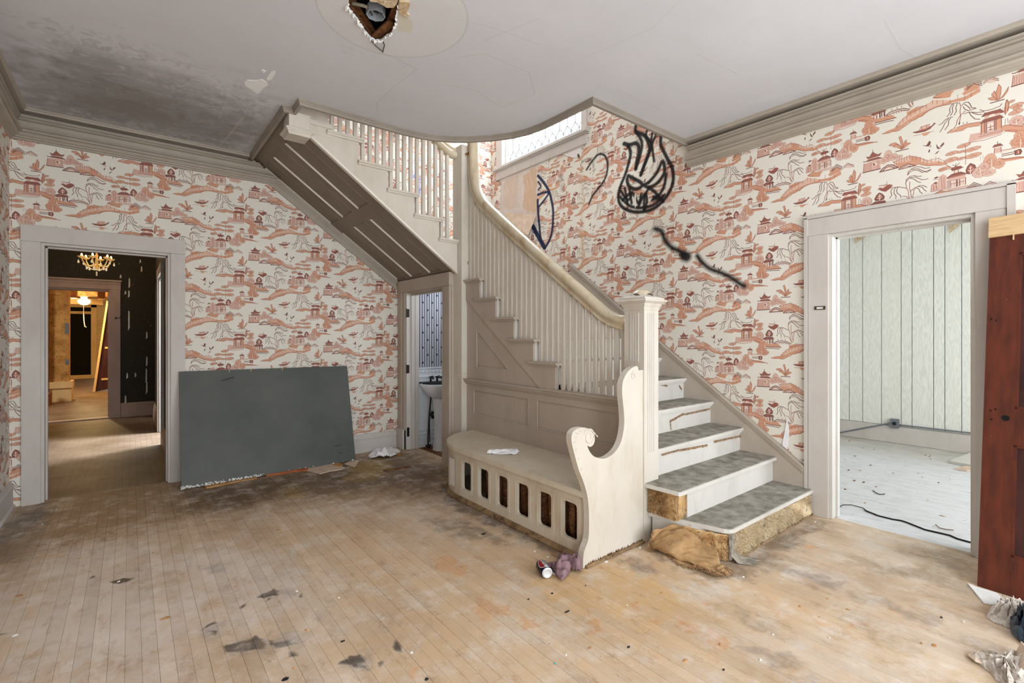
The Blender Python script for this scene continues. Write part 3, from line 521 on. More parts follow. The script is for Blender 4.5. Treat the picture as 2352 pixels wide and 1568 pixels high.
def hall_floor():
    t = NT('brown_hall_boards'); X = t.xyz()[0]
    n1 = t.noise(t.pos(), 2.2, 7, .65); c = t.ramp(n1, (.3, S((98, 78, 60))), (.7, S((142, 122, 104))))
    f = t.math('FRACT', t.math('DIVIDE', X, .057)); c = t.mix(t.math('MULTIPLY', t.math('GREATER_THAN', f, .95), .6), c, S((60, 46, 34)))
    t.col(c); t.rough(.5); return t.m
M_HALLFLOOR = hall_floor()
def pale_floor():
    t = NT('pale_littered_floor'); v = t.scaled(t.pos(), (1, .35, 1))
    c = t.ramp(t.noise(v, 14, 8, .75), (.3, S((190, 190, 190))), (.55, S((218, 220, 222))), (.75, S((206, 202, 192))))
    edge = t.math('MULTIPLY', t.math('SUBTRACT', t.xyz()[0], 6.4), .9, True)
    c = t.mix(t.math('MULTIPLY', t.math('MULTIPLY', edge, t.noise(t.pos(), 4, 6)), 1.2, True), c, S((170, 160, 142)))
    c = t.mix(t.ramp(t.noise(t.scaled(t.pos(), (1, .6, 1)), 30, 3), (.70, (0, 0, 0)), (.73, (1, 1, 1))), c, S((120, 112, 100)))
    t.col(c); t.rough(.6); t.bump(t.noise(v, 22, 6), .5, .01); return t.m
M_PALEFLOOR = pale_floor()
# ================================================================ mesh helpers
class MB:
    def __init__(s): s.v = []; s.f = []; s.mi = []; s.m = 0; s.sm = []; s.smooth = False
    def add(s, vs, fs):
        o = len(s.v); s.v += [tuple(map(float, p)) for p in vs]
        for f in fs: s.f.append(tuple(i+o for i in f)); s.mi.append(s.m); s.sm.append(s.smooth)
        return s
    def box(s, x0, x1, y0, y1, z0, z1):
        return s.add([(x0, y0, z0), (x1, y0, z0), (x1, y1, z0), (x0, y1, z0), (x0, y0, z1), (x1, y0, z1), (x1, y1, z1), (x0, y1, z1)],
                     [(0, 3, 2, 1), (4, 5, 6, 7), (0, 1, 5, 4), (1, 2, 6, 5), (2, 3, 7, 6), (3, 0, 4, 7)])
    def bbox(s, x0, x1, y0, y1, z0, z1, b):
        """box with chamfered edges (two tapered slabs and a core)"""
        def ring(z, d): return [(x0+d, y0+d, z), (x1-d, y0+d, z), (x1-d, y1-d, z), (x0+d, y1-d, z)]
        R = [ring(z0, b), ring(z0+b, 0), ring(z1-b, 0), ring(z1, b)]; V = sum(R, []); F = [(3, 2, 1, 0), (12, 13, 14, 15)]
        for k in range(3):
            for i in range(4): j = (i+1) % 4; F.append((4*k+i, 4*k+j, 4*k+4+j, 4*k+4+i))
        return s.add(V, F)
    def prism(s, pts, fn, a, b):
        """pts: outline (p,q); fn(p,q,w) -> xyz; extruded from w=a to w=b; outline may be concave"""
        n = len(pts); A = [fn(p, q, a) for p, q in pts]; B = [fn(p, q, b) for p, q in pts]
        tri = tessellate_polygon([[Vector((p, q, 0)) for p, q in pts]])
        F = [(t[0], t[1], t[2]) for t in tri]+[(t[2]+n, t[1]+n, t[0]+n) for t in tri]+[(i, (i+1) % n, (i+1) % n+n, i+n) for i in range(n)]
        return s.add(A+B, F)
    def holed(s, outer, holes, fn, a, b):
        loops = [outer]+holes; flat_ = [p for L in loops for p in L]; n = len(flat_)
        tri = tessellate_polygon([[Vector((p, q, 0)) for p, q in L] for L in loops])
        A = [fn(p, q, a) for p, q in flat_]; B = [fn(p, q, b) for p, q in flat_]; F = [tuple(t) for t in tri]+[tuple(i+n for i in t[::-1]) for t in tri]; o = 0
        for L in loops:
            m = len(L); F += [(o+i, o+(i+1) % m, o+(i+1) % m+n, o+i+n) for i in range(m)]; o += m
        return s.add(A+B, F)
    def tube(s, path, r, n=8, cap=True):
        path = [Vector(p) for p in path]; rs = r if isinstance(r, (list, tuple)) else [r]*len(path); V = []; F = []; up = Vector((0, 0, 1)); last = None
        for k, p in enumerate(path):
            t = (path[min(k+1, len(path)-1)]-path[max(k-1, 0)]).normalized()
            if last is None: a = t.cross(up if abs(t.z) < .95 else Vector((1, 0, 0))).normalized()
            else: a = (last-t*last.dot(t)).normalized()
            last = a; b = t.cross(a)
            for i in range(n): w = 2*math.pi*i/n; V.append(p+(a*math.cos(w)+b*math.sin(w))*rs[k])
        for k in range(len(path)-1):
            for i in range(n): j = (i+1) % n; F.append((k*n+i, k*n+j, k*n+n+j, k*n+n+i))
        if cap: F += [tuple(range(n))[::-1], tuple(range((len(path)-1)*n, len(path)*n))]
        return s.add(V, F)
    def lathe(s, prof, cx, cy, n=16, fn=None):
        """prof: (radius, z)"""
        V = [(cx+r*math.cos(2*math.pi*i/n), cy+r*math.sin(2*math.pi*i/n), z) for r, z in prof for i in range(n)]
        if fn: V = [fn(Vector(p)) for p in V]
        F = [(k*n+i, k*n+(i+1) % n, k*n+n+(i+1) % n, k*n+n+i) for k in range(len(prof)-1) for i in range(n)]
        F += [tuple(range(n))[::-1], tuple(range((len(prof)-1)*n, len(prof)*n))]
        return s.add(V, F)
    def sweep(s, prof, path, side=1, closed=False):
        """horizontal moulding: prof (offset, z), path [(x,y)], offset to the left (side=1) with mitres"""
        n = len(path); R = []
        for k in range(n):
            p = Vector(path[k]); d0 = (p-Vector(path[k-1])).normalized() if (k or closed) else None; d1 = (Vector(path[(k+1) % n])-p).normalized() if (k < n-1 or closed) else None
            d0 = d0 or d1; d1 = d1 or d0; n0 = Vector((-d0.y, d0.x))*side; n1 = Vector((-d1.y, d1.x))*side; m = (n0+n1)/(1+n0.dot(n1)); R.append([(p.x+m.x*o, p.y+m.y*o, z) for o, z in prof])
        m = len(prof); V = sum(R, []); F = []
        for k in range(n if closed else n-1):
            for i in range(m): j = (i+1) % m; k2 = (k+1) % n; F.append((k*m+i, k*m+j, k2*m+j, k2*m+i))
        if not closed: F += [tuple(range(m))[::-1], tuple(range((n-1)*m, n*m))]
        return s.add(V, F)
    def build(s, name, mat, parent=None, label=None, cat=None, group=None, kind=None, cut=None, local=False):
        me = bpy.data.meshes.new(name); V = s.v
        if cut or True:
            bm = bmesh.new(); bv = [bm.verts.new(p) for p in V]
            for f, mi, sm in zip(s.f, s.mi, s.sm):
                try: q = bm.faces.new([bv[i] for i in f])
                except ValueError: continue
                q.material_index = mi; q.smooth = sm
            for co_, no in (cut or []):
                bmesh.ops.bisect_plane(bm, geom=bm.verts[:]+bm.edges[:]+bm.faces[:], plane_co=co_, plane_no=no, clear_outer=True)
                bmesh.ops.holes_fill(bm, edges=[e for e in bm.edges if e.is_boundary])
            bmesh.ops.recalc_face_normals(bm, faces=bm.faces)
            zs = [v.co.z for v in bm.verts]; xs = [v.co.x for v in bm.verts]; ys = [v.co.y for v in bm.verts]
            org = Vector(((min(xs)+max(xs))/2, (min(ys)+max(ys))/2, min(zs)))
            for v in bm.verts: v.co -= org
            bm.to_mesh(me); bm.free()
        for m in (mat if isinstance(mat, (list, tuple)) else [mat]): me.materials.append(m)
        o = bpy.data.objects.new(name, me); C.objects.link(o)
        return place(o, org, parent, label, cat, group, kind, local)
WL = {}
def place(o, org, parent=None, label=None, cat=None, group=None, kind=None, local=False):
    if parent is not None:
        o.parent = parent; o.location = org if local else org-WL[parent.name]; WL[o.name] = (org if not local else org+WL.get(parent.name, Vector()))
    else: o.location = org; WL[o.name] = Vector(org)
    if label: o['label'] = label
    if cat: o['category'] = cat
    if group: o['group'] = group
    if kind: o['kind'] = kind
    return o
def thing(name, loc, label=None, cat=None, group=None, kind=None, rot=None):
    o = bpy.data.objects.new(name, None); C.objects.link(o); o.empty_display_size = .1
    place(o, Vector(loc), None, label, cat, group, kind)
    if rot: o.rotation_euler = rot
    return o
def struct(mb, name, mat, parent=None, **k): return mb.build(name, mat, parent, kind=None if parent else 'structure', **k)
XYZ = dict(x=lambda p, q, w: (w, p, q), y=lambda p, q, w: (p, w, q), z=lambda p, q, w: (p, q, w))
def wallbox(m, ax, p0, p1, z0, z1, a, b):
    if ax == 'x': m.box(a, b, p0, p1, z0, z1)     # wall plane X=const, runs along Y
    else: m.box(p0, p1, a, b, z0, z1)
ZC = 3.23; YA = 5.55; XB = 4.16; XL = -.76; YB = 5.70; YR = -2.0
# ================================================================ floor: every strip its own board
floor = thing('floor', (1.7, 1.8, 0), kind='structure')
rnd = random.Random(5); nb = 0; bw = .0572; X = XL
bed = MB().box(XL-.1, XB+.12, YR-.1, 5.62, -.06, -.016); bed.build('floor_base', M_LATH, floor)
while X < XB:
    ends = [YR]; y = YR+.8+rnd.random()*1.6
    # near boards that the photograph shows start ahead of the camera
    while y < 5.0: ends.append(y); y += 2.1+rnd.random()*1.6
    ends.append(5.62)
    for y0, y1 in zip(ends[:-1], ends[1:]):
        x1 = min(X+bw-.0007, XB+.1)
        if 2.74 < X and y0 > 1.9: continue      # nothing to see under the stairs
        if 2.74 < X: y1 = min(y1, 2.0)
        dz = rnd.uniform(-.0007, .0007); MB().bbox(X, x1, y0+.0006, y1-.0006, -.016, dz, .0005).build('floor_board', M_FLOOR, floor); nb += 1
    X += bw
print('boards', nb)
struct(MB().box(XB, 7.72, YR, 3.2, -.05, -.002), 'floor_side_room', M_PALEFLOOR)
struct(MB().box(-3.2, .6, 5.62, 10.52, -.05, -.001), 'floor_hall', M_HALLFLOOR)
struct(MB().box(-3.2, .9, 10.52, 20.6, -.05, -.001), 'floor_back_room', M_HALLFLOOR)
struct(MB().box(2.70, 4.1, 4.3, 5.45, -.22, -.18), 'floor_powder_room', M_WHITEP)
# ================================================================ walls
w = MB(); wallbox(w, 'y', XL, -.575, 0, 6.2, YA, YA+.15); wallbox(w, 'y', .302, 2.74, 0, 6.2, YA, YA+.15); wallbox(w, 'y', -.575, .302, 2.165, 6.2, YA, YA+.15)
struct(w, 'wall_back', M_PAPER_A)
w = MB(); y0, y1, zt = .527, 1.336, 2.165
wallbox(w, 'x', YR, y0, 0, 6.2, XB, XB+.15); wallbox(w, 'x', y0, y1, zt, 6.2, XB, XB+.15); wallbox(w, 'x', y1, 5.85, 0, 3.80, XB, XB+.15)
wallbox(w, 'x', y1, 3.86, 3.8, 6.2, XB, XB+.15); wallbox(w, 'x', 5.42, 5.85, 3.8, 6.2, XB, XB+.15); wallbox(w, 'x', 3.86, 5.42, 5.5, 6.2, XB, XB+.15)
struct(w, 'wall_right', M_PAPER_B)
struct(MB().box(XL-.15, XL, YR, YA+.15, 0, 6.2), 'wall_left', M_PAPER_L)
w = MB()    # wall behind the camera with a wide window and the front door opening
for a, b, c, d in ((XL, -.4, 0, 3.5), (.85, 1.2, 0, 3.5), (3.95, XB+.15, 0, 3.5), (-.4, .85, 2.5, 3.5), (1.2, 3.95, 0, .6), (1.2, 3.95, 2.85, 3.5)): wallbox(w, 'y', a, b, c, d, YR-.15, YR)
struct(w, 'wall_front', M_PAPER_F)
struct(MB().box(2.74, XB, YB, YB+.15, 0, 6.2), 'wall_landing', M_PAPER_A)
struct(MB().box(XL-.15, XB+.15, YR-.15, YB+.15, 6.2, 6.35), 'ceiling_upper', M_CEIL)
struct(MB().box(XL-.15, XB+.15, YR-.15, YR, 3.5, 6.2), 'wall_upper_front', M_PAPER_F)
# ceiling with the rounded stair opening and the torn hole
arc = [(2.80, 2.53), (2.80, 2.72), (2.80, 2.92), (2.795, 3.08), (2.77, 3.24), (2.71, 3.39), (2.60, 3.55), (2.455, 3.71), (2.34, 3.80), (2.21, 3.87), (2.05, 3.92), (1.85, 3.935)]
hole = [(c[0], c[1]) for c in [fz(ZC, a, b) for a, b in ((808, -22), (800, 14), (797, 18), (812, 34), (822, 48), (832, 62), (846, 84), (860, 94), (872, 95), (890, 84), (901, 70), (908, 56), (911, 38), (914, 20), (917, -10), (905, -40), (850, -45))]]
edge = [(XL, YR), (XB, YR), (XB, 2.50), (2.80, 2.50)]+arc+[(1.035, 3.935), (1.035, 4.12), (.965, 4.13), (.965, YA), (XL, YA)]
hr = random.Random(6); hole = [(hole[i][0]+(hole[(i+1) % len(hole)][0]-hole[i][0])*t/4+hr.uniform(-.007, .007), hole[i][1]+(hole[(i+1) % len(hole)][1]-hole[i][1])*t/4+hr.uniform(-.007, .007)) for i in range(len(hole)) for t in range(4)]
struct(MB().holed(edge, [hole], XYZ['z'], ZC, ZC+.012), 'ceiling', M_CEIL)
UH = [(.80, 2.10), (1.40, 2.10), (1.40, 3.05), (.80, 3.05)]
struct(MB().holed(edge, [UH], XYZ['z'], 3.45, 3.52), 'floor_upper', M_LATH)
# fascia moulding round the opening
op = [(XB, 2.50), (2.80, 2.50)]+arc+[(1.035, 3.935), (1.035, 4.12), (.965, 4.13), (.965, YA)]
op = [p for i, p in enumerate(op) if i == 0 or math.dist(p, op[i-1]) > .02]
fp = [(-.018, ZC+.002), (-.018, ZC-.012), (-.012, ZC-.014), (-.012, ZC-.024), (-.006, ZC-.027), (-.006, ZC-.048), (.02, ZC-.048), (.02, ZC+.25), (.0, ZC+.25), (.0, ZC+.002)]
struct(MB().sweep([(-o, z) for o, z in fp], op, side=1), 'trim_stair_opening', M_TRIMD)
# crown mouldings
def crown(k, top=True):
    pr = [(0, 3.23), (.112*k, 3.23), (.112*k, 3.220), (.102*k, 3.214), (.098*k, 3.203), (.004, 3.201), (.004, 3.168)] if top else [(0, 3.168)]
    pr += [(.076*k, 3.168), (.076*k, 3.158), (.058*k, 3.154), (.058*k, 3.147), (.066*k, 3.145), (.052*k, 3.138), (.036*k, 3.136), (.036*k, 3.130), (.046*k, 3.127), (.046*k, 3.10), (.054*k, 3.076), (.072*k, 3.060), (.072*k, 3.054), (.084*k, 3.052), (.084*k, 3.040), (.060*k, 3.038), (.060*k, 3.030), (.066*k, 3.027), (.056*k, 3.016), (.040*k, 3.012), (.040*k, 3.000), (.022*k, 2.998), (.022*k, 2.986), (0, 2.984)]
    return pr
mk = MB().sweep(crown(1.), [(XL, YR), (XL, YA), (.95, YA)], side=-1); mk2 = MB().sweep(crown(1., False), [(.95, YA), (1.5, YA)], side=-1)
struct(mk, 'trim_crown_left_and_back', M_CROWN)
struct(mk2, 'trim_crown_stair_end', M_CROWN, cut=[((1.179, YA, 3.071), (.713, 0, 1.))])
struct(MB().sweep(crown(1.), [(XB, YR), (XB, 2.50)], side=1), 'trim_crown_right', M_CROWN)
# baseboards
bp = [(0, 0), (.034, 0), (.034, .018), (.022, .03), (.022, .15), (.026, .155), (.026, .175), (.018, .19), (.012, .212), (0, .216)]
struct(MB().sweep(bp, [(.42, YA), (2.585, YA)], side=-1), 'baseboard_back', M_CASE)
struct(MB().sweep(bp, [(XL, YR), (XL, YA)], side=-1), 'baseboard_left', M_CASE)
struct(MB().sweep(bp, [(XB, YR), (XB, .36)], side=1), 'baseboard_right', M_CASE)
# sloping moulding on the back wall under the soffit
zs = lambda x: 2.037+.713*(2.65-x)
m = MB()
for a, b, d in ((-.105, -.082, .022), (-.082, -.05, .014), (-.05, -.03, .024), (-.03, 0, .032)):
    m.prism([(1.12, zs(1.12)+a*1.22), (2.585, zs(2.585)+a*1.22), (2.585, zs(2.585)+b*1.22), (1.12, zs(1.12)+b*1.22)], XYZ['y'], YA-d, YA)
struct(m, 'trim_stair_slope', M_CROWN)
# ---- doorway to the hall (door_1)
def casing(name, ax, plane, p0, p1, zt, cw, head, proj, depth, sgn, mat, left=True, right=True, jam=None, parent=None):
    d = parent or thing(name, ((plane, (p0+p1)/2, 0) if ax == 'x' else ((p0+p1)/2, plane, 0)), kind='structure')
    def bx(a, b, z0, z1, c0, c1, nm='casing', mt=mat):
        q = MB(); (q.bbox(min(c0, c1), max(c0, c1), a, b, z0, z1, .003) if ax == 'x' else q.bbox(a, b, min(c0, c1), max(c0, c1), z0, z1, .003)); q.build(nm, mt, d)
    f = plane-sgn*proj
    if left: bx(p0-cw, p0, 0, zt, f, plane)
    if right: bx(p1, p1+cw, 0, zt, f, plane)
    bx(p0-cw-.004, p1+cw+.004, zt, zt+head, f-.003*sgn, plane, 'head_casing')
    bx(p0-.001, p0+.022, 0, zt, plane-.004*sgn, plane+sgn*depth, 'jamb', jam or mat); bx(p1-.022, p1+.001, 0, zt, plane-.004*sgn, plane+sgn*depth, 'jamb', jam or mat)
    bx(p0+.022, p1-.022, zt-.022, zt+.001, plane-.003*sgn, plane+sgn*depth, 'head_jamb', jam or mat)
    bx(p0+.02, p0+.034, 0, zt-.02, plane+sgn*depth*.45, plane+sgn*depth*.7, 'door_stop', jam or mat); bx(p1-.034, p1-.02, 0, zt-.02, plane+sgn*depth*.45, plane+sgn*depth*.7, 'door_stop', jam or mat)
    bx(p0+.02, p1-.02, zt-.036, zt-.02, plane+sgn*depth*.45, plane+sgn*depth*.7, 'door_stop', jam or mat)
    return d
casing('door_1', 'y', YA, -.578, .302, 2.165, .112, .135, .024, .15, 1, M_CASE)
d3 = casing('door_3', 'x', XB, .527, 1.336, 2.165, .135, .13, .024, .16, 1, M_CASE, jam=M_WHITE)
MB().bbox(XB-.034, XB, .527-.175, .527-.139, 0, 2.31, .003).build('back_band', M_CASE, d3); MB().bbox(XB-.034, XB, 1.336+.139, 1.336+.162, 0, 2.31, .003).build('back_band', M_CASE, d3); MB().bbox(XB-.034, XB, .527-.175, 1.336+.162, 2.297, 2.322, .003).build('back_band', M_CASE, d3)
# powder room doorway (door_2) in the plane of the stair side
XP = 2.63
struct(MB().box(XP, XP+.09, 5.34, YA, 0, 2.06).box(XP, XP+.09, 4.298, 4.47, 0, 1.92).box(XP, XP+.09, 4.298, YA-.002, 1.92, 2.06), 'wall_powder_room', M_TRIM)
d2 = thing('door_2', (XP, 4.9, 0), kind='structure')
MB().bbox(XP-.035, XP, 4.296, YA-.01, 1.915, 2.055, .004).build('head_casing', M_TRIM, d2)
MB().bbox(XP-.026, XP, 5.44, 5.53, 0, 1.915, .003).bbox(XP-.018, XP, 5.37, 5.44, 0, 1.915, .003).build('casing', M_TRIM, d2)
MB().bbox(XP-.018, XP, 4.40, 4.47, 0, 1.915, .003).bbox(XP-.026, XP, 4.31, 4.40, 0, 1.915, .003).build('casing', M_TRIM, d2)
MB().bbox(XP-.040, XP, 5.37, 5.545, 0, .24, .004).build('plinth_block', M_CASE, d2)
MB().bbox(XP-.004, XP+.16, 5.335, 5.365, 0, 1.915, .002).build('jamb', M_WHITE, d2); MB().bbox(XP-.004, XP+.16, 4.465, 4.49, 0, 1.915, .002).build('jamb', M_TRIM, d2)
MB().bbox(XP, XP+.16, 4.47, 5.36, 1.895, 1.92, .002).build('head_jamb', M_TRIM, d2); MB().bbox(XP+.05, XP+.09, 4.49, 5.34, 1.875, 1.895, .002).build('door_stop', M_TRIM, d2)
MB().bbox(XP+.055, XP+.10, 5.32, 5.336, 0, 1.895, .002).bbox(XP+.11, XP+.15, 5.325, 5.336, 0, 1.895, .002).build('door_stop', M_CASE, d2)
for zh in (1.66, .98): MB().bbox(XP-.001, XP+.03, 5.330, 5.335, zh-.05, zh+.05, .001).tube([(XP-.006, 5.333, zh-.055), (XP-.006, 5.333, zh+.055)], .006).build('hinge', M_CHAIR, d2)
MB().box(XP, XP+.03, 5.329, 5.334, .16, .27).build('broken_jamb_notch', M_DARK, d2)
# powder room interior
struct(MB().box(2.70, 4.14, 5.42, 5.50, .985, 2.1), 'wall_powder_papered', M_POWDER)
struct(MB().box(2.70, 4.14, 5.41, 5.50, -.2, .86), 'wall_powder_wainscot', M_PORC)
q = MB().sweep([(0, .86), (.02, .86), (.02, .875), (.01, .88), (.01, .965), (.022, .97), (.022, .985), (0, .985)], [(2.70, 5.42), (4.1, 5.42)], side=-1)
for k in range(26): q.tube([(2.74+k*.05, 5.408, .915), (2.76+k*.05, 5.405, .94), (2.78+k*.05, 5.408, .915)], .005, 5)
struct(q, 'trim_powder_chair_rail', M_PORC)
struct(MB().box(2.71, 4.1, 5.395, 5.41, .09, .10).box(2.71, 4.1, 5.395, 5.41, .14, .15).box(2.71, 4.1, 5.395, 5.41, .19, .20).box(2.71, 4.1, 5.39, 5.41, -.2, .02), 'baseboard_powder', M_PORC)
struct(MB().box(4.10, 4.16, 4.3, 5.5, -.2, 2.1).box(2.72, 4.16, 4.2, 4.3, -.2, 2.1), 'wall_powder_side', M_WHITEP)
# ================================================================ staircase
st = thing('staircase', (3.4, 2.1, 0), 'painted wooden staircase with worn treads, square balusters and paneled side, turning at a landing', 'staircase')
ZT = [0, .200, .400, .600, .797, .990, 1.172, 1.362, 1.558, 1.757, 1.957, 2.155]
NY = lambda k: 1.433+.2700*(k-1)          # nosing of tread k
SX0, SX1 = 2.70, 4.14                     # clear of the side panel / wall
for k in range(1, 11):
    r = NY(k)+.03; xl = 2.80 if k > 2 else (2.72 if k == 2 else 2.78)
    if k == 1: continue
    MB().box((2.716 if k > 6 else 2.745) if k > 2 else 2.86, SX1, r, r+.02, ZT[k-1], ZT[k]-.028).build('riser', M_WHITE, st)
MB().prism([(2.90, 1.50), (SX1, 1.478), (SX1, 1.50), (2.92, 1.52), (2.82, 1.72), (2.79, 1.94), (2.77, 1.94), (2.79, 1.70)], XYZ['z'], 0, ZT[1]-.028).build('riser', M_WHITE, st)
for k in range(1, 11):
    y0, y1, z = NY(k), NY(k+1)+.045, ZT[k]; xl = 2.765
    if k == 1:
        out = [(SX1, 1.437), (2.905, 1.452), (2.885, 1.46), (2.865, 1.49), (2.845, 1.56), (2.815, 1.68), (2.775, 1.84), (2.745, 1.953), (2.88, 1.953), (2.88, y1), (SX1, y1)]
    elif k == 2: out = [(SX1, y0), (2.735, y0), (2.725, y0+.01), (2.705, 1.953), (2.87, 1.953), (2.87, y1), (SX1, y1)]
    else: out = [(SX1, y0), (2.765, y0), (2.765, y1), (SX1, y1)]
    if k > 10: continue
    tr = MB().prism(out, XYZ['z'], z-.028, z-.004)
    if k > 2: tr.box(2.76, SX1, y0+.014, y0+.034, z-.046, z-.028)
    t = tr.build('tread', M_WHITE, st)
    cx = sum(p[0] for p in out)/len(out); cy = sum(p[1] for p in out)/len(out)
    co_ = [(p[0]+(.010 if p[0] < cx else -.002), p[1]+(.008 if p[1] < y0+.6 and p[1] < cy else 0)) for p in out]
    MB().prism(co_, XYZ['z'], z-.005, z).build('tread_cover', M_TREADTOP, t)
MB().prism([(2.93, 1.440), (SX1, 1.436), (SX1, 1.478), (2.93, 1.49)], XYZ['z'], 0, .016).build('shoe_moulding', M_WORNBASE, st)
# landing
MB().box(2.72, XB-.005, NY(11), YB-.005, 2.125, 2.155).build('landing', M_TREADTOP, st)
MB().box(2.76, SX1, NY(11)+.03, NY(11)+.05, ZT[10], 2.125).build('riser', M_WHITE, st)
# skirt board on the right wall with a moulded cap
a = fx(4.14, 1857, 1078); b_ = fx(4.14, 1516, 783); sl = (b_[1]-a[1])/(b_[0]-a[0]); top = lambda y: a[1]+sl*(y-a[0])
ys, ye = 1.501, 4.05
MB().prism([(ys, 0), (ye, 1.55), (ye, top(ye)), (ys, top(ys))], XYZ['x'], 4.132, XB-.003).build('skirt_board', M_TRIM, st)
cp = MB()
for o0, o1, d in ((-.062, -.05, 4.126), (-.046, -.02, 4.120), (-.018, 0., 4.112)): cp.prism([(ys, top(ys)+o0), (ye, top(ye)+o0), (ye, top(ye)+o1), (ys, top(ys)+o1)], XYZ['x'], d, XB-.002)
cp.build('skirt_cap', M_TRIM, st)
# side panelling below the balustrade
XS = 2.712
pan = MB().box(XS+.012, XS+.03, 2.12, 4.14, 0, .95); P = lambda u, v: fx(XS, u, v)
def frame_panel(mb, rects, outer, x0=XS, dep=.014):
    """frame proud of recessed panels; rects are point loops"""
    mb.holed(outer, rects, XYZ['x'], x0, x0+dep)
r1 = [P(1088, 912), P(1213, 931), P(1213, 989), P(1088, 963)]; y1a, y1b = r1[0][0], r1[1][0]; z1a, z1b = .545, .80
r2y = P(1234, 950)[0], P(1416, 965)[0]
zz = (.60, .842)
print('panels', r1, r2y)
frame_panel(pan, [[(r2y[1], zz[0]), (r2y[0], zz[0]), (r2y[0], zz[1]), (r2y[1], zz[1])], [(y1b, zz[0]), (y1a, zz[0]), (y1a, zz[1]), (y1b, zz[1])]], [(2.12, 0), (4.14, 0), (4.14, .945), (2.12, .945)])
pan.build('side_panel', M_TRIM, st)
for ya, yb in ((r2y[1], r2y[0]), (y1b, y1a)):
    q = MB()
    for (p0, q0, p1, q1) in ((ya, zz[0], yb, zz[0]), (yb, zz[0], yb, zz[1]), (yb, zz[1], ya, zz[1]), (ya, zz[1], ya, zz[0])): q.tube([(XS+.004, p0, q0), (XS+.004, p1, q1)], .007, 6)
    q.build('panel_bead', M_TRIM, st)
# cap moulding of the side panel
MB().prism([(0, .95), (-.045, .95), (-.045, .938), (-.036, .93), (-.03, .915), (-.018, .905), (-.012, .895), (0, .89)], lambda p, q, w: (XS+p, w, q), 2.12, 4.145).build('panel_cap', M_TRIM, st)
MB().box(XS, XS+.06, 2.12, 2.80, .93, .953).build('panel_cap_top', M_TRIM, st)
# triangular panel under the stringer
SL = .72; zl = lambda y: .968+SL*(y-3.034)
tri = [(2.985, .95), (4.14, .95), (4.14, zl(4.14)), (4.11, zl(4.11))]
hy = P(1094, 800)[0]; hz = P(1094, 842)[1]; ty = P(1167, 847)[0]; tz = P(1094, 756)[1]
q = MB().box(XS+.014, XS+.03, 2.985, 4.14, .95, .96); q.prism(tri, XYZ['x'], XS+.016, XS+.03); q.holed(tri, [[(ty, hz), (hy, hz), (hy, tz)]], XYZ['x'], XS+.002, XS+.016); q.build('triangular_side_panel', M_TRIM, st)
q = MB()
for A, B in (((ty, hz), (hy, hz)), ((hy, hz), (hy, tz)), ((hy, tz), (ty, hz))): q.tube([(XS+.006, A[0], A[1]), (XS+.006, B[0], B[1])], .007, 6)
q.build('panel_bead', M_TRIM, st)
# cut stringer of the lower flight with bracketed tread returns
sp = [(2.975, .945)]
sp = [(NY(5)+.30, .945)]
pts = [(2.77, .945)]
for k in range(6, 11):
    r = NY(k)+.035; pts += [(r, ZT[k-1]-.026 if k > 6 else .945), (r, ZT[k]-.026)]
pts += [(4.14, ZT[10]-.026), (4.14, zl(4.14)), (2.999, .943)]
pts = pts[1:]
MB().prism(pts, XYZ['x'], XS-.012, XS+.03).build('stringer', M_TRIM, st)
for k in range(6, 11):
    y0, y1, z = NY(k)-.005, min(NY(k+1)+.075, 4.145), ZT[k]
    q = MB().prism([(0, 0), (-.036, 0), (-.036, -.018), (-.03, -.022), (-.024, -.022), (-.018, -.036), (0, -.036)], lambda p, qq, w: (XS-.005+p, w, z+qq), y0, y1)
    q.box(XS-.005, 2.79, y0, y1-.04, z-.024, z); q.build('tread_return', M_TRIM, st)
# newel
nw = MB().bbox(2.70, 2.862, 1.955, 2.12, 0, 1.572, .003)
nwo = nw.build('newel_post', M_CREAM, st)
q = MB()
for i in range(4):      # raised fillets between the flutes on two faces
    y = 1.999+i*.0205; q.box(2.6955, 2.701, y, y+.009, 1.215, 1.546)
    x = 2.738+i*.0225; q.box(x, x+.009, 1.9505, 1.956, .60, 1.546)
q.build('newel_fluting', M_WHITE, nwo)
def sq(mb, d, z0, z1, d2=None):
    d2 = d if d2 is None else d2; cx, cy, h = 2.781, 2.0375, .082
    R = [[(cx+a*(h+e), cy+b*(h+e), z) for a, b in ((-1, -1), (1, -1), (1, 1), (-1, 1))] for e, z in ((d, z0), (d2, z1))]; V = R[0]+R[1]
    mb.add(V, [(3, 2, 1, 0), (4, 5, 6, 7)]+[(i, (i+1) % 4, (i+1) % 4+4, i+4) for i in range(4)])
q = MB(); sq(q, .006, 1.568, 1.574); sq(q, .003, 1.574, 1.582); sq(q, .003, 1.582, 1.602, .014); sq(q, .016, 1.602, 1.610); sq(q, .018, 1.610, 1.626, .040); sq(q, .045, 1.626, 1.634); sq(q, .045, 1.634, 1.638, .040); sq(q, .028, 1.638, 1.652); sq(q, .022, 1.652, 1.668, -.014)
capo = q.build('newel_cap', M_CREAM, nwo)
q = MB(); q.smooth = True
n = 14; cx, cy, h = 2.781, 2.0375, .070; V = []
for i in range(n+1):
    for j in range(n+1):
        a_, b2 = 2*i/n-1, 2*j/n-1; V.append((cx+a_*h, cy+b2*h, 1.666+.050*max(0, 1-(a_*a_+b2*b2)/1.35)**.8))
q.add(V, [(i*(n+1)+j, (i+1)*(n+1)+j, (i+1)*(n+1)+j+1, i*(n+1)+j+1) for i in range(n) for j in range(n)]); q.build('newel_dome', M_RAIL, nwo)
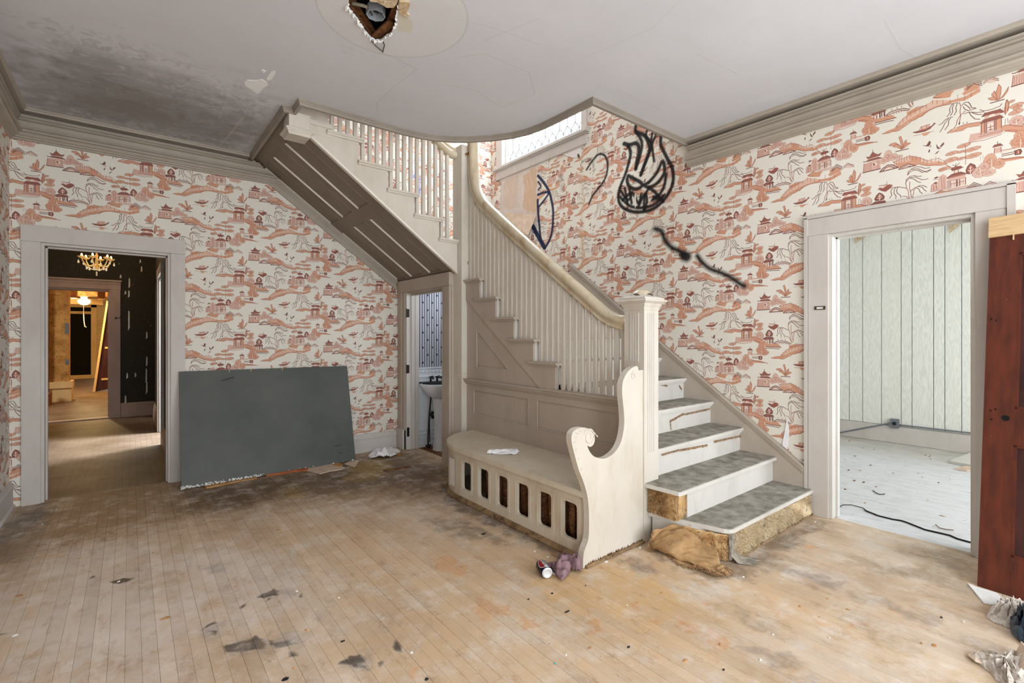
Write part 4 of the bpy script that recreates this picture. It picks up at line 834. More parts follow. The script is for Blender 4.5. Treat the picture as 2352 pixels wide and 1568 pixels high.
# landing post
q = MB().bbox(2.65, 2.80, 4.14, 4.31, 1.0, 3.345, .003).box(2.65, 2.80, 4.14, 4.31, 0, 1.0)
po = q.build('landing_post', M_CREAM, st)
cx, cy = 2.725, 4.225
MB().add([(2.65, 4.14, 3.345), (2.80, 4.14, 3.345), (2.80, 4.31, 3.345), (2.65, 4.31, 3.345), (cx, cy, 3.385)], [(0, 1, 4), (1, 2, 4), (2, 3, 4), (3, 0, 4), (3, 2, 1, 0)]).build('post_cap', M_CREAM, po)
q = MB(); rr = random.Random(4)
for i in range(9): a_ = rr.random()*.05; q.tube([(2.69+a_, 4.13+rr.random()*.012, 3.235+rr.random()*.05), (2.70+a_+rr.random()*.03, 4.115, 3.24+rr.random()*.06), (2.72+a_+rr.random()*.02, 4.10+rr.random()*.03, 3.27+rr.random()*.05)], [.009, .007, .002], 5)
q.build('splintered_wood', M_RUST, po, label='raw splintered break in the pale post')
# handrails: section swept along a path in a vertical plane
SEC = [(-.030, -.048), (.030, -.048), (.030, -.036), (.024, -.032), (.024, -.02), (.040, -.004), (.046, .012), (.043, .030), (.028, .044), (0, .050), (-.028, .044), (-.043, .030), (-.046, .012), (-.040, -.004), (-.024, -.02), (-.024, -.032), (-.030, -.036)]
def rail(path, fn, name, ksec=1.):
    P_ = [Vector(p) for p in path]; m = MB(); m.smooth = True; V = []; n = len(SEC)
    for k, p in enumerate(P_):
        t = (P_[min(k+1, len(P_)-1)]-P_[max(k-1, 0)]).normalized(); nn = Vector((-t.y, t.x))
        for a_, b2 in SEC: q_ = p+nn*b2*ksec; V.append(fn(a_*ksec, q_.x, q_.y))
    F = [(k*n+i, k*n+(i+1) % n, k*n+n+(i+1) % n, k*n+n+i) for k in range(len(P_)-1) for i in range(n)]+[tuple(range(n))[::-1], tuple(range((len(P_)-1)*n, len(P_)*n))]
    m.add(V, F); return m.build(name, M_RAIL, st)
def spline(pts, m=6):
    out = []
    for k in range(len(pts)-1):
        p0, p1, p2, p3 = [Vector(pts[max(0, min(len(pts)-1, k+d))]) for d in (-1, 0, 1, 2)]
        for i in range(m):
            t = i/m; out.append(.5*((2*p1)+(-p0+p2)*t+(2*p0-5*p1+4*p2-p3)*t*t+(-p0+3*p1-3*p2+p3)*t**3))
    out.append(Vector(pts[-1])); return out
RP = spline([(2.118, 1.488), (2.19, 1.490), (2.30, 1.528), (2.42, 1.606), (2.90, 1.952), (3.40, 2.320), (3.80, 2.622), (3.93, 2.735), (4.02, 2.87), (4.066, 3.03), (4.08, 3.20), (4.082, 3.42)], 7)
rail(RP, lambda a_, y, z: (2.748+a_, y, z), 'handrail', 1.08)
def rail_z(y):
    for p, q_ in zip(RP[:-1], RP[1:]):
        if p.x <= y <= q_.x: return p.y+(q_.y-p.y)*(y-p.x)/(q_.x-p.x+1e-9)
    return RP[-1].y
R2 = spline([(2.66, 3.283), (2.58, 3.292), (2.48, 3.34), (2.38, 3.415), (2.1, 3.62), (1.6, 3.98), (1.1, 4.33)], 6)
rail(R2, lambda a_, x, z: (x, 4.272+a_, z), 'upper_handrail', 1.08)
def rail2_z(x):
    for p, q_ in zip(R2[:-1], R2[1:]):
        if q_.x <= x <= p.x: return p.y+(q_.y-p.y)*(x-p.x)/(q_.x-p.x-1e-9)
    return R2[-1].y
# balusters
y = 2.158; nbal = 0
def tread_at(y):
    k = int(math.floor((y-1.433-.035+.005)/.27))+1; return k
while y < 4.12:
    k = tread_at(y); z0 = .948 if y < NY(6)+.02 else ZT[min(k, 10)]
    if y > NY(6)+.02: z0 = ZT[max(6, min(int((y-NY(6)-.02)/.27)+6, 10))]
    slope = .74; zt = rail_z(min(y, 4.0))-.052*1.25 if y < 4.0 else 2.92+(y-4.0)*4
    if y > 4.03: zt = 3.3
    MB().box(2.733, 2.765, y-.016, y+.016, z0-.001, zt+.012).build('baluster', M_CREAM, st); nbal += 1
    y += .0675
# upper flight
YS = 4.22; zj = [2.374+.1965*j for j in range(9)]; xr = [2.749-.275*j for j in range(9)]; xlft = [2.424-.275*j for j in range(9)]
zlo = lambda x: 2.037+.713*(2.65-x)
pts = [(2.648, zlo(2.648))]
pts += [(2.648, zj[0]-.028)]
for j in range(1, 6): r = xr[j]-.04; pts += [(r, zj[j-1]-.028), (r, zj[j]-.028)]
pts += [(1.035, zj[5]-.028), (1.035, zlo(1.035))]
MB().prism(pts, XYZ['y'], YS, YS+.04).build('upper_stringer', M_CREAM, st)
MB().prism([(2.648, zlo(2.648)-.012), (1.18, zlo(1.18)-.012), (1.18, zlo(1.18)+.012), (2.648, zlo(2.648)+.012)], XYZ['y'], YS-.008, YS+.03).build('stringer_bead', M_SOFFEDGE, st)
for j in range(0, 7):
    x1, x0, z = min(xr[j], 2.648), xlft[j], zj[j]
    q = MB().prism([(0, 0), (-.036, 0), (-.036, -.018), (-.03, -.022), (-.024, -.022), (-.018, -.036), (0, -.036)], lambda p, qq, w: (w, YS+p, z+qq), x0, x1)
    q.box(x0+.05, x1, YS, YS+.10, z-.024, z); q.build('tread_return', M_CREAM, st)
    if j < 7:
        MB().box(x0, min(x1, 2.70), YS+.10, YA-.004, z-.028, z).build('tread', M_TREADTOP, st)
        if j: MB().box(xr[j]-.04, xr[j]-.02, YS+.04, YA-.004, zj[j-1], z-.028).build('riser', M_WHITE, st)
for j in range(0, 7):
    for i in range(4):
        x = xr[j]-.055-.0688*i
        if x > 2.62: continue
        z0 = zj[j]; zt = rail2_z(x)-.055
        if x < 1.1: continue
        MB().box(x-.016, x+.016, YS+.036, YS+.068, z0-.001, zt).build('baluster', M_CREAM, st); nbal += 1
print('balusters', nbal)
# soffit: base board, rails and recessed panels with pale beads
so = lambda x, off: zlo(x)+off
def slab(mb, x0, x1, y0, y1, o0, o1): mb.add([(x0, y0, so(x0, o0)), (x1, y0, so(x1, o0)), (x1, y1, so(x1, o0)), (x0, y1, so(x0, o0)), (x0, y0, so(x0, o1)), (x1, y0, so(x1, o1)), (x1, y1, so(x1, o1)), (x0, y1, so(x0, o1))], [(0, 3, 2, 1), (4, 5, 6, 7), (0, 1, 5, 4), (1, 2, 6, 5), (2, 3, 7, 6), (3, 0, 4, 7)])
q = MB(); slab(q, .985, 2.66, YS+.005, YA-.002, .018, .05); q.build('soffit_board', M_SOFF, st)
PX = [(1.10, 1.79), (1.90, 2.595)]; PY = [(4.42, 4.70), (4.83, 5.14), (5.26, 5.53)]
q = MB(); slab(q, .985, 1.10, YS+.005, YA-.002, 0, .02); slab(q, 1.79, 1.90, YS+.005, YA-.002, 0, .02); slab(q, 2.595, 2.66, YS+.005, YA-.002, 0, .02)
for x0, x1 in PX:
    for y0, y1 in ((YS+.005, 4.42), (4.70, 4.83), (5.14, 5.26), (5.53, YA-.002)): slab(q, x0, x1, y0, y1, 0, .02)
q.build('soffit_frame', M_SOFF, st)
for x0, x1 in PX:
    for y0, y1 in PY:
        b2 = MB(); slab(b2, x0, x1, y0, y1, .010, .0185); b2.build('soffit_panel', M_SOFF, st)
        b2 = MB(); b2.tube([(x0, y1-.005, so(x0, .003)), (x1, y1-.005, so(x1, .003))], .0075, 6); b2.tube([(x0, y1-.017, so(x0, .007)), (x1, y1-.017, so(x1, .007))], .004, 6); b2.build('panel_bead', M_SOFFEDGE, st)
        b2 = MB(); b2.tube([(x1-.004, y0, so(x1-.004, .003)), (x1-.004, y1, so(x1-.004, .003))], .007, 6); b2.tube([(x0+.004, y0, so(x0+.004, .003)), (x0+.004, y1, so(x0+.004, .003))], .007, 6); b2.tube([(x0, y0+.004, so(x0, .003)), (x1, y0+.004, so(x1, .003))], .007, 6); b2.build('panel_bead', M_SOFF, st)
# drop end of the upper newel
q = MB().box(1.003, 1.166, 4.135, 4.30, 3.06, ZC-.02).box(1.166, 1.36, YS-.004, YS+.03, 3.10, ZC-.01)
dn = q.build('newel_drop', M_CREAM, st)
def sqr(mb, d, z0, z1, d2):
    cx, cy, h = 1.0845, 4.2175, .082; R = [[(cx+a_*(h+e), cy+b2*(h+e), z) for a_, b2 in ((-1, -1), (1, -1), (1, 1), (-1, 1))] for e, z in ((d, z0), (d2, z1))]
    mb.add(R[0]+R[1], [(3, 2, 1, 0), (4, 5, 6, 7)]+[(i, (i+1) % 4, (i+1) % 4+4, i+4) for i in range(4)])
q = MB(); sqr(q, 0, 3.025, 3.040, .008); sqr(q, .008, 3.040, 3.048, .008); sqr(q, .012, 3.048, 3.062, .022); sqr(q, .026, 3.062, 3.074, .026); sqr(q, .02, 3.074, 3.088, .0); q.build('newel_drop_cap', M_CREAM, dn)
MB().prism([(0, 0), (-.03, 0), (-.03, -.014), (-.018, -.03), (0, -.03)], lambda p, qq, w: (w, YS+p, 3.345+qq-.14), 1.10, 1.36).build('tread_return', M_CREAM, st)
# ---- stair window (window_1) with leaded glass
XW = XB; wn = thing('window_1', (XW, 4.64, 3.8), kind='structure'); WY0, WY1, WZ0, WZ1 = 3.86, 5.42, 3.80, 5.50
MB().bbox(XW-.025, XW, 3.795, 3.875, 3.775, 5.6, .003).build('casing', M_CASE, wn); MB().bbox(XW-.025, XW, 5.405, 5.54, 3.775, 5.6, .003).build('casing', M_CASE, wn)
MB().box(XW-.07, XW+.01, 3.765, 5.58, 3.752, 3.782).box(XW-.05, XW, 3.785, 5.56, 3.738, 3.752).build('window_sill', M_CASE, wn)
MB().bbox(XW-.025, XW, 3.80, 5.54, 3.622, 3.740, .003).build('window_apron', M_CASE, wn)
q = MB()
for yy in (3.86, 5.37): q.bbox(XW+.03, XW+.075, yy, yy+.05, 3.79, 5.5, .003)
q.bbox(XW+.03, XW+.075, 3.86, 5.42, 3.785, 3.83, .003); q.bbox(XW+.03, XW+.075, 3.86, 5.42, 5.45, 5.5, .003); q.build('sash', M_WHITE, wn)
MB().bbox(XW+.0, XW+.11, 5.40, 5.42, 3.785, 5.5, .002).bbox(XW, XW+.11, 3.86, 3.875, 3.785, 5.5, .002).bbox(XW, XW+.12, 3.86, 5.42, 3.775, 3.79, .002).build('jamb', M_CASE, wn)
gl = NT('bright_clear_glass'); gl.b.inputs['Transmission Weight'].default_value = 1; gl.b.inputs['Roughness'].default_value = .02; gl.b.inputs['IOR'].default_value = 1.02; gl.b.inputs['Base Color'].default_value = (1, 1, 1, 1)
pw = (5.37-3.91)/11
for i in range(11):
    y0 = 3.91+pw*i; ym = y0+pw/2
    MB().prism([(y0+.003, 3.97), (ym, 3.90), (y0+pw-.003, 3.97), (y0+pw-.003, 5.30), (ym, 5.37), (y0+.003, 5.30)], XYZ['x'], XW+.05, XW+.053).build('glass_pane', gl.m, wn)
    q = MB(); e = XW+.0515
    q.tube([(e, y0, 3.97), (e, ym, 3.90), (e, y0+pw, 3.97)], .007, 5); q.tube([(e, ym, 3.90), (e, ym-.005, 3.83)], .006, 5); q.tube([(e, y0, 3.83), (e, ym, 3.90)], .005, 5); q.tube([(e, y0+pw, 3.83), (e, ym, 3.90)], .005, 5)
    q.tube([(e, y0+pw, 3.97), (e, y0+pw, 5.30)], .007, 5); q.tube([(e, y0, 5.30), (e, ym, 5.37), (e, y0+pw, 5.30)], .007, 5); q.build('lead_came', M_LEAD, wn)
# soft foliage outside the stair window, far and washed out
# ---- window behind the camera
wf = thing('window_2', (2.6, YR, .6), kind='structure')
for x0 in (1.2, 2.55, 3.90): MB().bbox(x0-.02, x0+.07, YR-.1, YR+.02, .6, 2.85, .004).build('mullion', M_WHITE, wf)
MB().bbox(1.18, 3.97, YR-.1, YR+.02, .58, .66, .004).bbox(1.18, 3.97, YR-.1, YR+.02, 2.79, 2.87, .004).build('window_frame', M_WHITE, wf)
# ================================================================ bench built against the stair
BX = 2.185; bench = thing('bench', (2.45, 2.9, 0), 'cream painted hall bench with scrolled end and slotted front against the stair side', 'bench')
def plan(off, n=9):
    x0 = BX+off; cx, cy = 2.185+.44, 3.45; r = .44-off
    return [(x0, 2.005)]+[(cx-r*math.cos(t*math.pi/2/n), cy+(r+.10)*math.sin(t*math.pi/2/n)) for t in range(n+1)]+[(2.712, cy+r+.10)]
seat = plan(-.03); seat[1:-1] = [(2.155+.47-.47*math.cos(t*math.pi/18), 3.42+.585*math.sin(t*math.pi/18)) for t in range(10)]; seat[-1] = (2.711, 4.02)
m = MB().prism(seat+[(2.711, 2.005)], XYZ['z'], .405, .435); sc_ = [(2.43+(x-2.43)*.988, 3+(y-3)*.992) for x, y in seat]; m.prism(sc_+[(2.711, 2.01)], XYZ['z'], .434, .441)
m.build('seat', M_PEW, bench)
# slotted front board: flat part and bent end
cs = [3.338, 3.094, 2.850, 2.614, 2.379, 2.145]
def slot(c, w=.125, z0=.105, z1=.335, ch=.022):
    a, b = c-w/2, c+w/2; o = []
    for (x, z, sx, sz) in ((b, z0, -1, 1), (b, z1, -1, -1), (a, z1, 1, -1), (a, z0, 1, 1)):
        o.append([(x+sx*ch, z), (x+sx*ch*.3, z+sz*ch*.3), (x, z+sz*ch)])
    o = o[0]+o[1][::-1]+o[2]+o[3][::-1]
    return o
m = MB().holed([(2.01, .01), (3.45, .01), (3.45, .408), (2.01, .408)], [slot(c) for c in cs], XYZ['x'], BX, BX+.022)
# shallow stepped frames round the slots
for c in cs:
    m.holed([(c-.088, .088), (c+.082, .088), (c+.082, .352), (c-.088, .352)], [[(c-.080, .095), (c+.074, .095), (c+.074, .345), (c-.080, .345)]], XYZ['x'], BX-.0025, BX+.001)
arcp = plan(0, 12)[1:]; inn = plan(.022, 12)[1:]
V = []
for p, q in zip(arcp, inn): V += [(p[0], p[1], .01), (p[0], p[1], .408), (q[0], q[1], .01), (q[0], q[1], .408)]
F = []
for k in range(len(arcp)-1):
    a = 4*k; F += [(a, a+4, a+5, a+1), (a+2, a+3, a+7, a+6), (a+1, a+5, a+7, a+3), (a, a+2, a+6, a+4)]
m.add(V, F); m.build('front_board', M_PEW, bench)
m = MB().box(BX-.004, BX+.0, 3.525, 3.61, .09, .33); m.box(BX-.006, BX-.003, 3.545, 3.56, .10, .32).box(BX-.006, BX-.003, 3.575, 3.59, .10, .32); m.build('closed_slot_insert', M_CREAM, bench)
bpf = [(0, .0), (.026, 0), (.028, .012), (.020, .020), (.014, .028), (.004, .036), (0, .036)]
MB().sweep(bpf, plan(0, 12), side=1).build('base_moulding', M_WORNBASE, bench)
# scrolled end panel
ep = [(1339, 1305), (1341, 1268), (1351, 1240), (1353, 1200), (1351, 1150), (1342, 1112), (1330, 1080), (1320, 1045), (1313, 1015), (1314, 996), (1323, 986), (1336, 982), (1348, 983), (1358, 990), (1365, 1000), (1366, 1012), (1362, 1022), (1355, 1026), (1349, 1023),
      (1354, 1036), (1362, 1046), (1372, 1051), (1386, 1053), (1400, 1048), (1415, 1035), (1426, 1015), (1432, 990), (1434, 965), (1432, 935), (1429, 905), (1430, 880), (1436, 863), (1445, 850), (1456, 842), (1464, 841), (1467, 850)]
ep = [fy(1.965, u, v) for u, v in ep]
o2 = spline(ep, 3); ep2 = [(p.x, max(0.0, p.y)) for p in o2]+[(2.70, ep[-1][1]), (2.70, 0)]
m = MB().prism(ep2, XYZ['y'], 1.965, 2.008); eo = m.build('end_panel', M_CREAM, bench)
cx, cz = fy(1.965, 1353, 1003)
MB().tube([(cx+(.052-.0016*t)*math.cos(-t*.42+2.6), 1.963, cz+(.052-.0016*t)*math.sin(-t*.42+2.6)) for t in range(24)], .004, 5).build('carved_scroll', M_CREAM, eo)
cx2, cz2 = fy(1.965, 1455, 862); MB().tube([(cx2+(.028-.0012*t)*math.cos(t*.45+1.2), 1.963, cz2+(.028-.0012*t)*math.sin(t*.45+1.2)) for t in range(18)], .003, 5).build('carved_scroll', M_CREAM, eo)
m = MB()
for i in range(12):
    p = o2[18+i*2]; q = o2[19+i*2]; m.tube([(p.x+.015, 1.963, p.y-.006), (q.x+.035, 1.963, q.y-.02)], [.001, .004], 5)
m.build('carved_leaf_edge', M_CREAM, eo, kind='stuff')
m = MB().bbox(2.13, 2.70, 1.948, 1.967, 0, .018, .004); m.build('end_floor_strip', M_WORNBASE, bench, label='splintered bare wood strip at the foot of the end')
r_ = random.Random(8); m = MB()
for i in range(90): x = 2.14+r_.random()*.54; h = .010+r_.random()*.012; m.add([(x, 1.9635, .012), (x+.012, 1.9635, .012), (x+.004+r_.random()*.006, 1.9635, h+.012), (x, 1.966, .012), (x+.012, 1.966, .012)], [(0, 1, 2), (3, 2, 4), (0, 2, 3), (1, 4, 2)])
m.build('splinters', M_RUST, bench, kind='stuff')
# radiator inside the bench
rad = thing('radiator', (2.42, 2.65, 0), 'rusty brown cast iron radiator seen through the bench slots', 'radiator')
for i in range(16):
    y = 2.06+i*.075; m = MB(); m.smooth = True
    for x in (2.31, 2.42): m.tube([(x, y, .04), (x, y, .05), (x, y, .35), (x, y, .37)], [.018, .031, .031, .018], 10)
    m.bbox(2.30, 2.43, y-.022, y+.022, .045, .09, .012).bbox(2.30, 2.43, y-.022, y+.022, .325, .37, .012)
    if i in (0, 2): m.box(2.262, 2.28, y-.03, y+.034, .02, .38)
    for x in (2.31, 2.42): m.tube([(x, y, 0), (x, y, .06)], .014, 6)
    m.build('radiator_section', M_RUST, rad)
MB().tube([(2.37, 2.03, .36), (2.37, 3.22, .36)], .012, 8).tube([(2.37, 2.03, .08), (2.37, 3.22, .08)], .012, 8).build('tie_rod', M_DARKM, rad)
# green bottle lying behind the scroll
bx, by, bz = fz(.478, 1312, 1037)[0], fz(.478, 1312, 1037)[1], .478
gb = flat('green_glass', (34, 58, 34), .12); m = MB(); m.smooth = True
prof = [(.001, 0), (.032, .002), (.034, .012), (.034, .14), (.030, .16), (.014, .19), (.012, .23), (.015, .235), (.015, .245), (.001, .247)]
m.lathe(prof, 0, 0, 16, fn=lambda p: Vector((2.50+p.z*.45, 2.10+p.x+p.z*.05, .475+p.y)))
m.build('bottle', gb, None, 'dark green glass bottle lying on the bench seat behind the scrolled end', 'bottle')
# ================================================================ sheets of paper and cloth
def crumple(name, mat, cx, cy, z, pts, h, seed, label, cat, n=22, th=.0012, amp=1.0, group=None, folds=3, rect=None):
    """a sheet: world-plane outline as 4 corners (bilinear), raised by sharp folds"""
    r = random.Random(seed); A, B, D, E_ = [Vector(p) for p in pts]; V = []; nn = n+1
    dirs = [(r.uniform(0, math.pi), r.uniform(6, 16), r.random()*6) for _ in range(folds+3)]
    for j in range(nn):
        for i in range(nn):
            u, v = i/n, j/n; p = A*(1-u)*(1-v)+B*u*(1-v)+D*u*v+E_*(1-u)*v
            hh = 0
            for k, (a, f, ph) in enumerate(dirs):
                w = (u*math.cos(a)+v*math.sin(a))*f+ph+1.6*math.sin(3*u+ph)*math.sin(2.6*v+ph*2); hh += abs(((w/3.1416) % 2)-1)/(len(dirs))
            edge = min(1, 5*min(u, 1-u, v, 1-v)+.25); hh = max(0, hh-.18)*h*amp*edge
            jx, jy = (r.random()-.5)*.10/n, (r.random()-.5)*.10/n
            V.append((p.x+jx+.03*math.sin(9*v+seed)*(abs(D.x-A.x)+.02), p.y+jy+.03*math.sin(8*u+seed)*(abs(D.y-A.y)+.02), z+.002+hh))
    m = MB(); m.smooth = False; F = [(j*nn+i, j*nn+i+1, (j+1)*nn+i+1, (j+1)*nn+i) for j in range(n) for i in range(n)]
    m.add(V, F); o = m.build(name, mat, None, label, cat, group)
    sd = o.modifiers.new('thickness', 'SOLIDIFY'); sd.thickness = th; return o
g0 = lambda u, v, z=0: fz(z, u, v)
# mauve towel and tissues: sheets raised along traced fold ridges
def rumple(name, mat, out, ridges, label, cat, th, base=.004, z0=0., step=.005, seed=0, noise=.004, edge=.012):
    P = [fz(z0, u, v) for u, v in out]; xs = [p[0] for p in P]; ys = [p[1] for p in P]; X0, Y0 = min(xs), min(ys); nx, ny = int((max(xs)-X0)/step)+2, int((max(ys)-Y0)/step)+2
    X, Y = np.meshgrid(X0+np.arange(nx)*step, Y0+np.arange(ny)*step); ins = np.zeros(X.shape, bool); dd = np.full(X.shape, 9.); n = len(P)
    for k in range(n):
        (ax, ay), (bx, by) = P[k], P[(k+1) % n]
        if ay != by: ins ^= ((Y > ay) != (Y > by)) & (X < (bx-ax)*(Y-ay)/(by-ay)+ax)
        L = (bx-ax)**2+(by-ay)**2+1e-9; t = np.clip(((X-ax)*(bx-ax)+(Y-ay)*(by-ay))/L, 0, 1); dd = np.minimum(dd, np.hypot(X-ax-t*(bx-ax), Y-ay-t*(by-ay)))
    Hh = np.zeros(X.shape)
    for pts, h, w in ridges:
        Q = [fz(z0+h*.75, u, v) for u, v in pts]; d = np.full(X.shape, 9.)
        for (ax, ay), (bx, by) in zip(Q[:-1], Q[1:]):
            L = (bx-ax)**2+(by-ay)**2+1e-9; t = np.clip(((X-ax)*(bx-ax)+(Y-ay)*(by-ay))/L, 0, 1); d = np.minimum(d, np.hypot(X-ax-t*(bx-ax), Y-ay-t*(by-ay)))
        Hh = np.maximum(Hh, h*np.exp(-(d/w)**2))
    Hh = Hh+noise*(1+vnoise(X*100, Y*100, 3.1, seed))+noise*.6*(1+vnoise(X*100, Y*100, 1.3, seed+4)); Hh *= np.clip(dd/edge+.15, 0, 1); V = []; idx = -np.ones(X.shape, int); F = []
    for j in range(ny):
        for i in range(nx):
            if ins[j, i] or dd[j, i] < step*.6: idx[j, i] = len(V); V.append((X[j, i], Y[j, i], z0+base+Hh[j, i]))
    for j in range(ny-1):
        for i in range(nx-1):
            q = [idx[j, i], idx[j, i+1], idx[j+1, i+1], idx[j+1, i]]
            if min(q) >= 0: F.append(tuple(q))
    m = MB(); m.smooth = True; m.add(V, F); o = m.build(name, mat, None, label, cat); s_ = o.modifiers.new('thickness', 'SOLIDIFY'); s_.thickness = th; s_.offset = -1 if base > th else 1; return o
tw = rumple('towel', M_TOWEL, [(1252, 1302), (1262, 1294), (1280, 1293), (1284, 1276), (1292, 1272), (1318, 1270), (1330, 1276), (1337, 1300), (1336, 1314), (1326, 1318), (1310, 1312), (1304, 1324), (1290, 1338), (1278, 1326), (1270, 1312), (1262, 1306)],
  [([(1284, 1296), (1292, 1286), (1304, 1284), (1318, 1290), (1330, 1304)], .062, .020), ([(1290, 1300), (1306, 1296), (1322, 1304), (1332, 1314)], .050, .013), ([(1316, 1284), (1324, 1282), (1328, 1290)], .066, .012), ([(1258, 1300), (1268, 1300), (1274, 1312), (1286, 1326)], .034, .010), ([(1272, 1300), (1280, 1314), (1294, 1318), (1304, 1312)], .030, .010), ([(1280, 1322), (1290, 1330), (1302, 1320)], .020, .009)],
  'mauve terry hand towel bunched on the floor at the foot of the bench end', 'towel', .004, seed=2, base=.006)
x, y = g0(1269, 1318); MB().prism([(x-.004, y+.028), (x+.012, y+.030), (x+.016, y-.022), (x-.002, y-.024)], XYZ['z'], .003, .005).build('care_tag', M_PAPERW, tw)
rumple('crumpled_tissue', M_PAPERW, [(845, 1048), (858, 1035), (862, 1026), (872, 1022), (890, 1024), (905, 1030), (920, 1036), (918, 1042), (906, 1046), (895, 1051), (868, 1053), (850, 1053)],
  [([(872, 1034), (884, 1036), (898, 1042)], .13, .05), ([(858, 1046), (880, 1046), (900, 1050)], .07, .04), ([(880, 1036), (905, 1042), (916, 1046)], .09, .03), ([(868, 1040), (872, 1050)], .08, .025)], 'crumpled white paper lying on the floor beside the powder room door', 'paper', .001, seed=9, noise=.010, step=.008, edge=.03)
rumple('tissue_sheet', M_PAPERW, [(1117, 1042), (1121, 1033), (1138, 1034), (1160, 1032), (1188, 1031), (1194, 1038), (1184, 1044), (1150, 1044)],
  [([(1122, 1038), (1150, 1036), (1186, 1036)], .014, .02), ([(1124, 1042), (1140, 1036)], .016, .012), ([(1170, 1042), (1186, 1034)], .014, .012)], 'crumpled white tissue lying on the bench seat', 'paper', .001, z0=.441, seed=5, noise=.006, base=.001)
# soda can
def can_label():
    L = .1; R = Ras(0, 0, .2075, .105, .0004); R.poly((.07, .10, .22), 1, [(-.01, -.01), (.22, -.01), (.22, .12), (-.01, .12)])
    for c in (.052, .156):
        cy_ = .055; el = lambda rx, ry: [(c+rx*math.cos(t*.2), cy_+ry*math.sin(t*.2)) for t in range(32)]
        W = (.95, .95, .96); R.poly(W, 1, el(.037, .044)); R.poly((.66, .10, .13), 1, [(x, y) for x, y in el(.033, .040) if x <= c-.004]+[(c-.006, cy_-.03)] if False else [(x if x < c-.010 else c-.010, y) for x, y in el(.033, .040)])
        R.poly((.10, .17, .40), 1, [(x if x > c+.012 else c+.012, y) for x, y in el(.033, .040)])
        gl_ = {'P': ((0, 0, 0, 2), (0, 2, 1, 2), (1, 2, 1, 1), (1, 1, 0, 1)), 'E': ((0, 0, 0, 2), (0, 2, 1, 2), (0, 1, .9, 1), (0, 0, 1, 0)), 'S': ((1, 2, 0, 2), (0, 2, 0, 1), (0, 1, 1, 1), (1, 1, 1, 0), (1, 0, 0, 0)), 'I': ((.5, 0, .5, 2),)}
        for k, ch in enumerate('PEPSI'):
            y0 = cy_+.036-k*.0150
            for a in gl_[ch]: R.line((.03, .03, .06), 1, .0034, [(c-.0075+a[1]*.0072, y0-a[0]*.0088), (c-.0075+a[3]*.0072, y0-a[2]*.0088)], .0004)
    return R.image('can_print')
def can():
    t = NT('printed_can'); t.b.inputs['Metallic'].default_value = .35; im = t.new('ShaderNodeTexImage', image=can_label()); uv = t.new('ShaderNodeUVMap'); t.l(uv.outputs[0], im.inputs[0]); t.col(im.outputs[0]); t.rough(.28)
    bot = Vector((*g0(1256, 1331), 0)); a = Vector((*g0(1226, 1290), 0)); ax = (a-bot).normalized(); sx = Vector((-ax.y, ax.x, 0)); up_ = Vector((0, 0, 1)); r = .033; base = Vector((*g0(1258, 1330), 0))+ax*.0
    rt_ = thing('drink_can', (base.x, base.y, 0), 'dark blue soda can lying on the floor beside the mauve towel', 'can'); T = lambda w, ang, rr: base+ax*w+sx*(rr*math.cos(ang))+up_*(r+rr*math.sin(ang))
    prof = [(.0, .006), (.016, .008), (.0215, .0035), (.0235, .0), (.026, .001), (.031, .008), (.033, .014), (.033, .108), (.030, .115), (.0265, .120), (.0265, .122), (.0245, .122), (.024, .118), (.0, .118)]
    n = 40
    def lath(lo, hi): 
        m = MB(); m.smooth = True; V = []; pr = prof[lo:hi+1]
        for rr, w in pr:
            for i in range(n): V.append(T(w, 2*math.pi*i/n, max(rr, .0002)))
        m.add(V, [(k*n+i, k*n+(i+1) % n, k*n+n+(i+1) % n, k*n+n+i) for k in range(len(pr)-1) for i in range(n)]); return m
    lath(0, 5).build('base', flat('pale_aluminium', (222, 224, 226), .3, .25), rt_); lath(8, 13).build('lid', M_STEEL, rt_)
    b = lath(5, 8).build('can_wall', t.m, rt_); me = b.data; uvl = me.uv_layers.new(name='UVMap'); W0 = WL[b.name]
    ctr = base+up_*r
    for pl in me.polygons:
        us = []
        for li in pl.loop_indices:
            v = me.vertices[me.loops[li].vertex_index].co+W0-ctr; us.append((math.atan2(v.z, v.dot(sx))/(2*math.pi)+.5, v.dot(ax)/.12))
        if max(u for u, _ in us)-min(u for u, _ in us) > .5: us = [(u+1 if u < .5 else u, v) for u, v in us]
        for li, (u, v) in zip(pl.loop_indices, us): uvl.data[li].uv = (u, v)
can()
# ================================================================ stair carpet remnants
def tufts(mb, pts_fn, n, L, seed, wdt=.0035, drop=.3):
    r = random.Random(seed)
    for i in range(n):
        p, nr = pts_fn(r); d = (nr+Vector((r.uniform(-.6, .6), r.uniform(-.6, .6), r.uniform(-.9, .3)*drop*2))).normalized()*L*r.uniform(.5, 1.2); s_ = d.cross(Vector((r.random()-.5, r.random()-.5, 1))).normalized()*wdt
        mb.add([p-s_, p+s_, p+d], [(0, 1, 2)])
f1 = Vector((0, -1, 0))
cr = MB(); nx = 60; V = []
for j in range(9):
    for i in range(nx+1):
        u, v = i/nx, j/8; x = 2.915+u*(4.12-2.915); rr = .010*math.sin(7*u+3*v)+.006*math.sin(21*u+5*v); V.append((x, 1.474+.022*(1-u)-.022-rr-.006*(1-v)*math.sin(9*u)**2, .012+v*.154))
cr.smooth = True; cr.add(V, [(j*(nx+1)+i, j*(nx+1)+i+1, (j+1)*(nx+1)+i+1, (j+1)*(nx+1)+i) for j in range(8) for i in range(nx)])
c1 = cr.build('carpet_remnant', M_PILE, None, 'matted cream carpet still covering the bottom riser of the stairs', 'carpet')
